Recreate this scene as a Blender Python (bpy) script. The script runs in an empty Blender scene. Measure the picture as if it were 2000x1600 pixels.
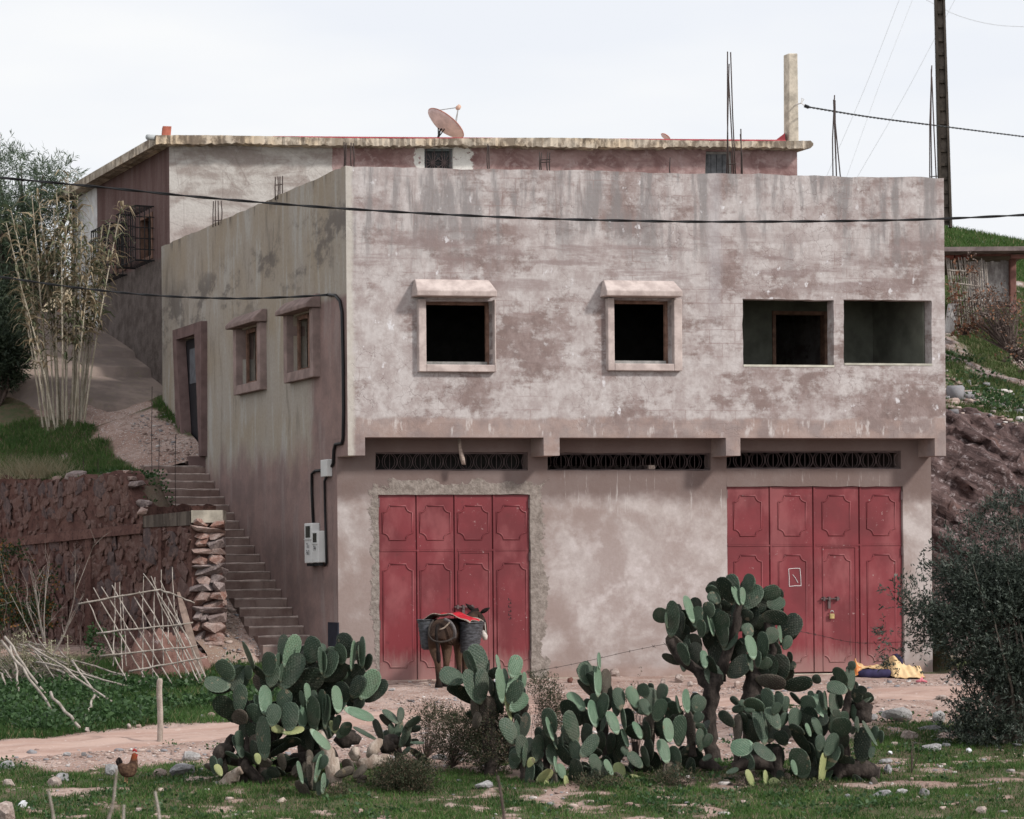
import bpy, math, random
import numpy as np
from mathutils import Vector, Matrix

random.seed(7)
RNG = np.random.default_rng(7)
S = bpy.context.scene
COL = S.collection

# ------------------------------------------------------------------ camera
FPX, CX, HY, EYE = 5000.0, 1000.0, 1130.0, 1.6      # focal length and horizon of the 2000 px wide picture
ROLL = 0.0085
CR, SR = math.cos(ROLL), math.sin(ROLL)
cam = bpy.data.cameras.new('camera')
cam.sensor_width = 36.0
cam.sensor_fit = 'HORIZONTAL'
cam.lens = 36.0 * FPX / 2000.0
cam.shift_y = (HY - 800.0) / 2000.0
cam.clip_start = 0.5
cam.clip_end = 2000.0
cam.dof.use_dof = True
cam.dof.focus_distance = 34.0
cam.dof.aperture_fstop = 5.0
cam_ob = bpy.data.objects.new('camera', cam)
COL.objects.link(cam_ob)
cam_ob.matrix_world = Matrix(((CR, SR, 0, 0), (0, 0, -1, 0), (-SR, CR, 0, EYE), (0, 0, 0, 1)))
S.camera = cam_ob

# ------------------------------------------------------------------ light
SUN = Vector((0.714, -0.40, 0.576)).normalized()
W = bpy.data.worlds.new('World')
S.world = W
W.use_nodes = True
wn = W.node_tree.nodes
wl = W.node_tree.links
bg = wn['Background']
bg.inputs['Strength'].default_value = 0.1
sky = wn.new('ShaderNodeTexSky')
sky.sky_type = 'NISHITA'
sky.sun_disc = False
sky.sun_elevation = math.asin(SUN.z)
sky.sun_rotation = math.atan2(SUN.x, SUN.y)
tc = wn.new('ShaderNodeTexCoord')
mp = wn.new('ShaderNodeMapping')
mp.inputs['Scale'].default_value = (2.2, 2.2, 9.0)
nz = wn.new('ShaderNodeTexNoise')
nz.inputs['Scale'].default_value = 1.7
nz.inputs['Detail'].default_value = 4.0
nz.inputs['Roughness'].default_value = 0.5
rp = wn.new('ShaderNodeValToRGB')
rp.color_ramp.elements[0].position = 0.36
rp.color_ramp.elements[0].color = (0.885, 0.915, 0.972, 1)
rp.color_ramp.elements[1].position = 0.60
rp.color_ramp.elements[1].color = (0.985, 0.993, 1.0, 1)
sc = wn.new('ShaderNodeVectorMath')
sc.operation = 'SCALE'
sc.inputs['Scale'].default_value = 10.0
mx = wn.new('ShaderNodeMixRGB')
mx.inputs['Fac'].default_value = 0.965          # a closed bright cloud deck with a little blue through it
wl.new(tc.outputs['Generated'], mp.inputs['Vector'])
wl.new(mp.outputs['Vector'], nz.inputs['Vector'])
wl.new(nz.outputs['Fac'], rp.inputs['Fac'])
wl.new(rp.outputs['Color'], sc.inputs[0])
wl.new(sky.outputs['Color'], mx.inputs['Color1'])
wl.new(sc.outputs['Vector'], mx.inputs['Color2'])
wl.new(mx.outputs['Color'], bg.inputs['Color'])

sun = bpy.data.lights.new('sun', 'SUN')
sun.energy = 3.2
sun.angle = math.radians(6.0)
sun.color = (1.0, 0.96, 0.90)
sun_ob = bpy.data.objects.new('sun', sun)
COL.objects.link(sun_ob)
sun_ob.rotation_euler = (-SUN).to_track_quat('-Z', 'Y').to_euler()
sun_ob.location = (20, -10, 30)

S.view_settings.view_transform = 'Standard'
S.view_settings.look = 'None'
S.view_settings.exposure = 0.0
S.view_settings.gamma = 1.0
S.view_settings.use_curve_mapping = False
S.cycles.max_bounces = 6
S.cycles.diffuse_bounces = 1
S.cycles.use_denoising = True

# ------------------------------------------------------------------ pixel rays and frames
def at(px, py, Y):
    a = (px - CX) / FPX * Y
    b = (HY - py) / FPX * Y
    return Vector((a * CR + b * SR, Y, EYE - a * SR + b * CR))

A0 = Vector((at(678, 700, 40.0).x, 40.0, 0))       # near corner of the front house, on the ground
FD = Vector((9.63, 1.80, 0)).normalized()          # along the front
SD = Vector((-4.16, 9.4, 0)).normalized()          # along the side
PD = Vector((-SD.y, SD.x, 0))                      # away from the side wall, to the left
FN = Vector((FD.y, -FD.x, 0))                      # out of the front

def P(u, v, z):
    q = A0 + FD * u + SD * v
    return Vector((q.x, q.y, z))

def hit(px, py, p0, n):
    d = at(px, py, 1.0) - Vector((0, 0, EYE))
    o = Vector((0, 0, EYE))
    t = (p0 - o).dot(n) / d.dot(n)
    return o + d * t

def fz(px, py, v=0.0, out=0.0):
    h = hit(px, py, P(0, v, 0) + FN * out, FN)
    r = h - P(0, v, 0) - FN * out
    return r.x * FD.x + r.y * FD.y, h.z

def sz(px, py, out=0.0):
    h = hit(px, py, A0 + PD * out, PD)
    r = h - A0
    return r.x * SD.x + r.y * SD.y, h.z

# ------------------------------------------------------------------ noise for shapes
_T = np.random.default_rng(11).random((256, 256))
def vnoise(x, y):
    x = np.asarray(x, float); y = np.asarray(y, float)
    xi = np.floor(x).astype(int); yi = np.floor(y).astype(int)
    fx = x - xi; fy = y - yi
    fx = fx * fx * (3 - 2 * fx); fy = fy * fy * (3 - 2 * fy)
    a = _T[xi & 255, yi & 255]; b = _T[(xi + 1) & 255, yi & 255]
    c = _T[xi & 255, (yi + 1) & 255]; d = _T[(xi + 1) & 255, (yi + 1) & 255]
    return (a * (1 - fx) + b * fx) * (1 - fy) + (c * (1 - fx) + d * fx) * fy

def fbm(x, y, o=4):
    r = 0; a = 1.0; t = 0
    for k in range(o):
        r = r + a * vnoise(np.asarray(x) * 2 ** k + 17.3 * k, np.asarray(y) * 2 ** k + 5.1 * k)
        t += a; a *= 0.5
    return r / t

def sstep(e0, e1, x):
    t = np.clip((np.asarray(x, float) - e0) / (e1 - e0), 0, 1)
    return t * t * (3 - 2 * t)

# ------------------------------------------------------------------ objects
def tag(o, label=None, cat=None, group=None, kind=None):
    if label: o['label'] = label
    if cat: o['category'] = cat
    if group: o['group'] = group
    if kind: o['kind'] = kind
    return o

def link(name, me, mats=(), parent=None, smooth=False):
    o = bpy.data.objects.new(name, me)
    COL.objects.link(o)
    if mats and not me.materials:
        for m in (mats if isinstance(mats, (list, tuple)) else [mats]):
            me.materials.append(m)
    if smooth:
        me.polygons.foreach_set('use_smooth', [True] * len(me.polygons))
    if parent is not None:
        o.parent = parent
        o.matrix_basis = Matrix.Translation(-world_loc(parent))
    return o

def world_loc(o):
    l = Vector((0, 0, 0))
    while o is not None:
        l = l + o.matrix_basis.to_translation()
        o = o.parent
    return l

def thing(name, loc, label, cat, group=None):
    o = bpy.data.objects.new(name, None)
    COL.objects.link(o)
    o.empty_display_size = 0.2
    o.location = loc
    return tag(o, label, cat, group)

class MB:
    def __init__(s):
        s.v = []; s.f = []; s.m = []
    def add(s, vs, fs, m=0):
        b = len(s.v)
        s.v += [tuple(p) for p in vs]
        for f in fs:
            s.f.append(tuple(i + b for i in f)); s.m.append(m)
    def hexa(s, p, m=0):            # 8 corners: bottom ring 0-3, top ring 4-7
        s.add(p, [(3, 2, 1, 0), (4, 5, 6, 7), (0, 1, 5, 4), (1, 2, 6, 5), (2, 3, 7, 6), (3, 0, 4, 7)], m)
    def box(s, c, x, y, z, m=0):    # centre and three half-axis vectors
        c = Vector(c); x = Vector(x); y = Vector(y); z = Vector(z)
        s.hexa([c - x - y - z, c + x - y - z, c + x + y - z, c - x + y - z,
                c - x - y + z, c + x - y + z, c + x + y + z, c - x + y + z], m)
    def uvz(s, u0, u1, v0, v1, z0, z1, m=0):
        s.hexa([P(u0, v0, z0), P(u1, v0, z0), P(u1, v1, z0), P(u0, v1, z0),
                P(u0, v0, z1), P(u1, v0, z1), P(u1, v1, z1), P(u0, v1, z1)], m)
    def tube(s, pts, r, n=6, m=0, cap=True):
        pts = [Vector(p) for p in pts]
        if not isinstance(r, (list, tuple)): r = [r] * len(pts)
        b = len(s.v); up = None
        for i, p in enumerate(pts):
            t = (pts[min(i + 1, len(pts) - 1)] - pts[max(i - 1, 0)])
            t = t.normalized() if t.length > 1e-9 else Vector((0, 0, 1))
            if up is None:
                up = t.orthogonal().normalized()
            up = (up - t * up.dot(t))
            up = up.normalized() if up.length > 1e-6 else t.orthogonal().normalized()
            w = t.cross(up)
            for k in range(n):
                a = 2 * math.pi * k / n
                s.v.append(tuple(p + (up * math.cos(a) + w * math.sin(a)) * r[i]))
        for i in range(len(pts) - 1):
            for k in range(n):
                k2 = (k + 1) % n
                s.f.append((b + i * n + k, b + i * n + k2, b + (i + 1) * n + k2, b + (i + 1) * n + k)); s.m.append(m)
        if cap:
            s.f.append(tuple(b + k for k in range(n))[::-1]); s.m.append(m)
            e = b + (len(pts) - 1) * n
            s.f.append(tuple(e + k for k in range(n))); s.m.append(m)
    def mesh(s, name):
        me = bpy.data.meshes.new(name)
        me.from_pydata(s.v, [], s.f)
        me.polygons.foreach_set('material_index', s.m)
        me.update()
        return me
    def build(s, name, mats, parent=None, smooth=False):
        return link(name, s.mesh(name), mats, parent, smooth)

def np_mesh(name, V, F, col=None):
    """V (n,3), F (m,k) arrays; col (n,3) becomes the point colour attribute 'col'."""
    me = bpy.data.meshes.new(name)
    V = np.ascontiguousarray(V, np.float32); F = np.ascontiguousarray(F, np.int32)
    m, k = F.shape
    me.vertices.add(len(V)); me.vertices.foreach_set('co', V.ravel())
    me.loops.add(m * k); me.loops.foreach_set('vertex_index', F.ravel())
    me.polygons.add(m)
    me.polygons.foreach_set('loop_start', np.arange(0, m * k, k, dtype=np.int32))
    me.polygons.foreach_set('loop_total', np.full(m, k, np.int32))
    me.update(calc_edges=True)
    if col is not None:
        at_ = me.attributes.new('col', 'FLOAT_COLOR', 'POINT')
        c = np.ones((len(V), 4), np.float32); c[:, :3] = col
        at_.data.foreach_set('color', c.ravel())
    return me

def grid_mesh(name, X, Y, Z, col=None):
    n, m = X.shape
    idx = np.arange(n * m).reshape(n, m)
    F = np.stack([idx[:-1, :-1], idx[:-1, 1:], idx[1:, 1:], idx[1:, :-1]], -1).reshape(-1, 4)
    V = np.stack([X, Y, Z], -1).reshape(-1, 3)
    return np_mesh(name, V, F, None if col is None else col.reshape(-1, 3))

def wall_mesh(name, O, a, b, a0, a1, z0, z1, holes=(), step=0.3, jit=0.006, top=None, mats=None, parent=None, endm=(0, 0), seed=0, zcuts=()):
    """Wall in the plane through O along a, thickness vector b, with rectangular openings (a0,a1,z0,z1)."""
    rg = np.random.default_rng(seed)
    def cuts(lo, hi, extra):
        c = {lo, hi}
        for e in extra:
            if lo < e < hi: c.add(e)
        c = sorted(c); r = []
        for p, q in zip(c[:-1], c[1:]):
            k = max(1, int(round((q - p) / step)))
            r += [p + (q - p) * i / k for i in range(k)]
        return r + [c[-1]]
    ac = cuts(a0, a1, [h[0] for h in holes] + [h[1] for h in holes])
    zc = cuts(z0, z1, [h[2] for h in holes] + [h[3] for h in holes] + list(zcuts))
    na, nzc = len(ac), len(zc)
    sol = np.ones((na - 1, nzc - 1), bool)
    for h in holes:
        for i in range(na - 1):
            for j in range(nzc - 1):
                ca = (ac[i] + ac[i + 1]) / 2; cz = (zc[j] + zc[j + 1]) / 2
                if h[0] - 1e-6 < ca < h[1] + 1e-6 and h[2] - 1e-6 < cz < h[3] + 1e-6: sol[i, j] = False
    mb = MB(); vid = {}
    dj = rg.normal(0, jit, (na, nzc, 2))
    def V(i, j, s_):
        if (i, j, s_) not in vid:
            z = zc[j] + (dj[i, j, 0] if 0 < j < nzc - 1 else 0)
            if top is not None and j == nzc - 1: z += top(ac[i])
            aa = ac[i] + (dj[i, j, 1] if 0 < i < na - 1 else 0)
            p = O + a * aa + b * s_
            vid[(i, j, s_)] = len(mb.v); mb.v.append((p.x, p.y, z))
        return vid[(i, j, s_)]
    def q(f, m=0):
        mb.f.append(f); mb.m.append(m)
    for i in range(na - 1):
        for j in range(nzc - 1):
            if not sol[i, j]: continue
            q((V(i, j, 0), V(i + 1, j, 0), V(i + 1, j + 1, 0), V(i, j + 1, 0)))
            q((V(i, j, 1), V(i, j + 1, 1), V(i + 1, j + 1, 1), V(i + 1, j, 1)))
            if i == 0 or not sol[i - 1, j]: q((V(i, j, 0), V(i, j + 1, 0), V(i, j + 1, 1), V(i, j, 1)), endm[0] if i == 0 else 0)
            if i == na - 2 or not sol[i + 1, j]: q((V(i + 1, j, 0), V(i + 1, j, 1), V(i + 1, j + 1, 1), V(i + 1, j + 1, 0)), endm[1] if i == na - 2 else 0)
            if j == 0 or not sol[i, j - 1]: q((V(i, j, 0), V(i, j, 1), V(i + 1, j, 1), V(i + 1, j, 0)))
            if j == nzc - 2 or not sol[i, j + 1]: q((V(i, j + 1, 0), V(i + 1, j + 1, 0), V(i + 1, j + 1, 1), V(i, j + 1, 1)))
    return mb.build(name, mats, parent)

# ------------------------------------------------------------------ material helper
class NT:
    def __init__(s, name, rough=0.9, spec=0.2):
        s.mat = bpy.data.materials.new(name)
        s.mat.use_nodes = True
        s.t = s.mat.node_tree; s.n = s.t.nodes; s.l = s.t.links
        s.p = s.n['Principled BSDF']
        s.p.inputs['Roughness'].default_value = rough
        s.p.inputs['Specular IOR Level'].default_value = spec
        s.pos = None
    def put(s, sock, v):
        if hasattr(v, 'links') or isinstance(v, bpy.types.NodeSocket): s.l.new(v, sock)
        elif isinstance(v, (tuple, list)) and len(v) == 3 and sock.type == 'RGBA': sock.default_value = (*v, 1)
        else: sock.default_value = v
    def position(s, off=(0, 0, 0), rot=0.0, scale=(1, 1, 1)):
        g = s.n.new('ShaderNodeNewGeometry')
        m1 = s.n.new('ShaderNodeVectorMath'); m1.operation = 'SUBTRACT'
        s.l.new(g.outputs['Position'], m1.inputs[0]); m1.inputs[1].default_value = off
        m2 = s.n.new('ShaderNodeVectorRotate'); m2.rotation_type = 'Z_AXIS'
        s.l.new(m1.outputs[0], m2.inputs['Vector']); m2.inputs['Angle'].default_value = rot
        m3 = s.n.new('ShaderNodeVectorMath'); m3.operation = 'MULTIPLY'
        s.l.new(m2.outputs[0], m3.inputs[0]); m3.inputs[1].default_value = scale
        return m3.outputs[0]
    def objco(s, scale=(1, 1, 1)):
        g = s.n.new('ShaderNodeTexCoord')
        m3 = s.n.new('ShaderNodeVectorMath'); m3.operation = 'MULTIPLY'
        s.l.new(g.outputs['Object'], m3.inputs[0]); m3.inputs[1].default_value = scale
        return m3.outputs[0]
    def mul(s, vec, sc_, add=(0, 0, 0)):
        m3 = s.n.new('ShaderNodeVectorMath'); m3.operation = 'MULTIPLY_ADD'
        s.put(m3.inputs[0], vec); m3.inputs[1].default_value = sc_; m3.inputs[2].default_value = add
        return m3.outputs[0]
    def xyz(s, vec):
        n = s.n.new('ShaderNodeSeparateXYZ'); s.l.new(vec, n.inputs[0]); return n.outputs
    def noise(s, vec, scale=1.0, detail=5.0, rough=0.55, dist=0.0, color=False):
        n = s.n.new('ShaderNodeTexNoise')
        s.l.new(vec, n.inputs['Vector'])
        n.inputs['Scale'].default_value = scale; n.inputs['Detail'].default_value = detail
        n.inputs['Roughness'].default_value = rough; n.inputs['Distortion'].default_value = dist
        return n.outputs['Color' if color else 'Fac']
    def voro(s, vec, scale=1.0, feat='F1', out='Distance', rnd=1.0):
        n = s.n.new('ShaderNodeTexVoronoi'); n.feature = feat
        s.l.new(vec, n.inputs['Vector']); n.inputs['Scale'].default_value = scale
        n.inputs['Randomness'].default_value = rnd
        return n.outputs[out]
    def math(s, op, a, b=0.0, c=0.0, clamp=False):
        n = s.n.new('ShaderNodeMath'); n.operation = op; n.use_clamp = clamp
        s.put(n.inputs[0], a); s.put(n.inputs[1], b); s.put(n.inputs[2], c)
        return n.outputs[0]
    def rng(s, v, a, b, lo=0.0, hi=1.0):
        n = s.n.new('ShaderNodeMapRange'); n.interpolation_type = 'SMOOTHSTEP'
        s.put(n.inputs['Value'], v)
        n.inputs['From Min'].default_value = a; n.inputs['From Max'].default_value = b
        n.inputs['To Min'].default_value = lo; n.inputs['To Max'].default_value = hi
        return n.outputs['Result']
    def mix(s, f, a, b, mode='MIX'):
        n = s.n.new('ShaderNodeMixRGB'); n.blend_type = mode
        s.put(n.inputs['Fac'], f); s.put(n.inputs['Color1'], a); s.put(n.inputs['Color2'], b)
        return n.outputs['Color']
    def hsv(s, c, h=0.5, sa=1.0, v=1.0):
        n = s.n.new('ShaderNodeHueSaturation')
        s.put(n.inputs['Hue'], h); s.put(n.inputs['Saturation'], sa); s.put(n.inputs['Value'], v); s.put(n.inputs['Color'], c)
        return n.outputs['Color']
    def attr(s, name='col'):
        n = s.n.new('ShaderNodeAttribute'); n.attribute_name = name
        q = s.n.new('ShaderNodeSeparateColor'); s.l.new(n.outputs['Color'], q.inputs[0])
        return q.outputs, n.outputs['Color']
    def rand(s):
        return s.n.new('ShaderNodeObjectInfo').outputs['Random']
    def bump(s, h, strength=0.5, dist=0.02, normal=None):
        n = s.n.new('ShaderNodeBump')
        s.put(n.inputs['Height'], h); n.inputs['Strength'].default_value = strength; n.inputs['Distance'].default_value = dist
        if normal is not None: s.l.new(normal, n.inputs['Normal'])
        return n.outputs['Normal']
    def done(s, color=None, normal=None, rough=None, metal=None):
        if color is not None: s.put(s.p.inputs['Base Color'], color)
        if normal is not None: s.l.new(normal, s.p.inputs['Normal'])
        if rough is not None: s.put(s.p.inputs['Roughness'], rough)
        if metal is not None: s.p.inputs['Metallic'].default_value = metal
        return s.mat

def lin(r, g, b):
    f = lambda c: (c / 255 / 12.92) if c <= 10 else ((c / 255 + 0.055) / 1.055) ** 2.4
    return (f(r), f(g), f(b))

def simple(name, c, rough=0.8, spec=0.2, var=0.25, scale=6.0, metal=0.0, bump=0.0):
    t = NT(name, rough, spec)
    pos = t.position()
    n = t.noise(pos, scale, 6, 0.6)
    col = t.mix(t.rng(n, 0.3, 0.7), tuple(x * (1 - var) for x in c), tuple(min(1, x * (1 + var)) for x in c))
    col = t.mix(0.5, col, t.hsv(col, 0.5, 1.0, t.math('MULTIPLY_ADD', t.rand(), 0.5, 0.75)))
    return t.done(col, t.bump(n, bump, 0.02) if bump else None, metal=metal)
# ------------------------------------------------------------------ plaster and paint
ANG_F = -math.atan2(FD.y, FD.x)
ANG_S = -math.atan2(SD.y, SD.x)

def zone(t, v, a, b, f):
    """soft window a..b on a coordinate"""
    return t.math('MULTIPLY', t.rng(v, a - f, a + f), t.rng(v, b + f, b - f))

def mat_front():
    t = NT('front_plaster', 0.92, 0.15)
    p = t.position(tuple(A0), ANG_F)
    x, y, z = t.xyz(p)[0], None, t.xyz(p)[2]
    big = t.noise(p, 0.5, 5, 0.55, 0.2)
    mid = t.noise(t.mul(p, (1, 1, 1.2), (3, 1, 7)), 1.7, 13, 0.70, 0.12)
    mid2 = t.noise(t.mul(p, (1, 1, 0.8), (13, 5, 2)), 3.2, 12, 0.72, 0.1)
    fine = t.noise(p, 16, 6, 0.65)
    pale = (0.55, 0.512, 0.508); light = (0.40, 0.345, 0.338); mauve = (0.205, 0.143, 0.130); slate = (0.235, 0.222, 0.224)
    c = t.mix(t.rng(mid2, 0.40, 0.62), pale, light)
    fin2 = t.noise(t.mul(p, (1, 1, 1.15), (7, 7, 1)), 6.5, 9, 0.72)
    row = t.noise(t.mul(p, (0.55, 0.55, 4.6), (5, 2, 8)), 1.0, 7, 0.68, 0.15)
    low = t.rng(z, 5.6, 4.2)                                   # the lower half is pinker
    m1 = t.math('ADD', t.math('ADD', t.math('MULTIPLY', mid, 0.42), t.math('MULTIPLY', big, 0.12)), t.math('ADD', t.math('MULTIPLY', fin2, 0.24), t.math('MULTIPLY', row, 0.22)))
    m1 = t.math('ADD', m1, t.math('MULTIPLY', low, 0.02))
    # old stains where rain and damp have worked: centre x, y, half width, half height (picture), strength
    wob2 = t.math('MULTIPLY', t.math('SUBTRACT', t.noise(p, 1.3, 5, 0.6), 0.5), 1.6)
    for (bx, by, rw, rh, st) in ((930, 500, 95, 75, 0.07), (1215, 420, 40, 110, 0.07), (1070, 660, 50, 110, 0.075), (1780, 500, 70, 60, 0.06), (760, 465, 110, 22, 0.06), (1190, 640, 30, 70, 0.06), (1500, 560, 150, 26, 0.05), (1750, 565, 130, 22, 0.06), (1500, 770, 170, 40, 0.05), (1000, 690, 40, 70, 0.05), (1420, 480, 30, 150, 0.04), (1750, 790, 130, 60, 0.05),
                                (745, 700, 60, 130, -0.07), (1110, 560, 75, 50, -0.05), (1600, 470, 120, 40, -0.06), (1330, 500, 70, 40, -0.05), (780, 370, 90, 30, -0.03), (1120, 770, 110, 40, -0.045), (1350, 760, 60, 50, -0.05), (800, 800, 110, 20, -0.05), (1560, 370, 120, 20, -0.03)):
        uq, zq = fz(bx, by); ru = rw / 125.0; rz = rh / 125.0
        ex_ = t.math('POWER', t.math('DIVIDE', t.math('SUBTRACT', x, uq), ru), 2.0); ez_ = t.math('POWER', t.math('DIVIDE', t.math('SUBTRACT', z, zq), rz), 2.0)
        ed = t.math('ADD', t.math('ADD', ex_, ez_), wob2)
        m1 = t.math('ADD', m1, t.rng(ed, 1.7, 0.0, 0.0, st * 0.72))
    c = t.mix(t.math('MULTIPLY', t.rng(m1, 0.487, 0.582), 0.90), c, t.mix(t.rng(mid2, 0.42, 0.62), t.mix(t.rng(fin2, 0.40, 0.60), (0.165, 0.115, 0.105), mauve), (0.30, 0.235, 0.225)))
    # grey weather film on the upper wall, running down in drips
    dr = t.noise(t.mul(p, (3.4, 3.4, 0.5)), 1.0, 7, 0.65, 0.25)
    up = t.rng(t.math('ADD', z, t.math('MULTIPLY', big, 1.6)), 6.9, 8.2)
    c = t.mix(t.math('MULTIPLY', t.math('MULTIPLY', t.rng(dr, 0.45, 0.60), up), 0.82), c, slate)
    c = t.mix(t.math('MULTIPLY', t.math('MULTIPLY', t.rng(t.noise(t.mul(p, (6, 6, 0.6), (2, 2, 2)), 1.0, 6, 0.7), 0.56, 0.70), t.rng(z, 6.0, 7.6)), 0.55), c, mauve)
    # damp courses: horizontal bands over the windows
    hb = t.noise(t.mul(p, (0.45, 0.45, 3.6)), 1.0, 8, 0.66, 0.3)
    c = t.mix(t.math('MULTIPLY', t.math('MULTIPLY', t.rng(hb, 0.49, 0.60), zone(t, z, 6.15, 7.05, 0.25)), 0.7), c, (0.27, 0.21, 0.205))
    # block joints telegraphing through the render
    br = t.n.new('ShaderNodeTexBrick')
    pb = t.mul(p, (1, 1, 1))
    cb = t.n.new('ShaderNodeCombineXYZ'); q = t.xyz(pb)
    wob = t.math('MULTIPLY', t.noise(p, 3, 3, 0.5), 0.06)
    t.l.new(t.math('ADD', q[0], wob), cb.inputs[0]); t.l.new(t.math('ADD', q[2], wob), cb.inputs[1])
    t.l.new(cb.outputs[0], br.inputs['Vector'])
    br.inputs['Scale'].default_value = 1.0; br.inputs['Mortar Size'].default_value = 0.012
    br.inputs['Brick Width'].default_value = 0.42; br.inputs['Row Height'].default_value = 0.215
    br.inputs['Mortar Smooth'].default_value = 0.8
    joint = t.math('MULTIPLY', br.outputs['Fac'], t.rng(t.noise(p, 0.9, 5, 0.6), 0.48, 0.62))
    c = t.mix(t.math('MULTIPLY', joint, 0.5), c, (0.25, 0.17, 0.16))
    # cracks
    wv = t.n.new('ShaderNodeVectorMath'); wv.operation = 'MULTIPLY_ADD'
    t.l.new(t.noise(p, 4, 4, 0.6, color=True), wv.inputs[0]); wv.inputs[1].default_value = (0.25, 0.25, 0.25); t.l.new(p, wv.inputs[2])
    ck = t.voro(wv.outputs[0], 4.2, 'DISTANCE_TO_EDGE')
    crack = t.math('MULTIPLY', t.rng(ck, 0.022, 0.004), t.rng(t.noise(t.mul(p, (1, 1, 1), (9, 2, 4)), 0.8, 4, 0.6), 0.50, 0.60))
    c = t.mix(t.math('MULTIPLY', crack, 0.4), c, (0.18, 0.125, 0.12))
    # salts: white flecks
    wf = t.math('MULTIPLY', t.rng(t.noise(t.mul(p, (1, 1, 0.7)), 6.5, 5, 0.6), 0.60, 0.67), t.rng(t.noise(t.mul(p, (1, 1, 1.6), (4, 4, 1)), 0.9, 3, 0.5), 0.52, 0.62))
    c = t.mix(t.math('MULTIPLY', wf, 0.85), c, (0.74, 0.73, 0.76))
    # brown splash band along the bottom edge with a wavy upper line and salts hanging in it
    edge = t.math('ADD', z, t.math('MULTIPLY', t.noise(t.mul(p, (1, 1, 0.3)), 1.6, 5, 0.6), 0.34))
    band = t.rng(edge, 4.34, 4.27)
    brown = t.mix(t.rng(t.noise(p, 2.4, 6, 0.6), 0.4, 0.62), (0.36, 0.265, 0.235), (0.25, 0.195, 0.185))
    c = t.mix(t.math('MULTIPLY', band, 0.8), c, brown)
    salt = t.math('MULTIPLY', t.rng(t.noise(t.mul(p, (5, 5, 1.4)), 1.5, 5, 0.65), 0.56, 0.68), zone(t, z, 3.85, 4.12, 0.07))
    c = t.mix(t.math('MULTIPLY', salt, 0.75), c, (0.66, 0.62, 0.61))
    # newer cement at the corner and as rough reveals round the big openings (own colour)
    cem = t.rng(t.math('ADD', x, t.math('MULTIPLY', t.noise(p, 3.2, 4, 0.6), 0.12)), 0.20, 0.12)
    c = t.mix(t.math('MULTIPLY', cem, 0.8), c, (0.55, 0.52, 0.47))
    seam = t.rng(t.math('ABSOLUTE', t.math('ADD', t.math('SUBTRACT', x, 6.05), t.math('MULTIPLY', t.noise(p, 1.2, 3, 0.5), 0.2))), 0.16, 0.04)
    c = t.mix(t.math('MULTIPLY', t.math('MULTIPLY', seam, t.rng(z, 5.0, 6.6)), 0.45), c, (0.38, 0.36, 0.38))
    c = t.mix(t.rng(fine, 0.3, 0.75, 0.0, 0.22), c, (0.22, 0.17, 0.16))
    h = t.math('ADD', t.math('MULTIPLY', fine, 0.35), t.math('MULTIPLY', mid2, 1.2))
    h = t.math('SUBTRACT', h, t.math('MULTIPLY', crack, 0.6))
    return t.done(c, t.bump(h, 0.35, 0.03))

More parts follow.
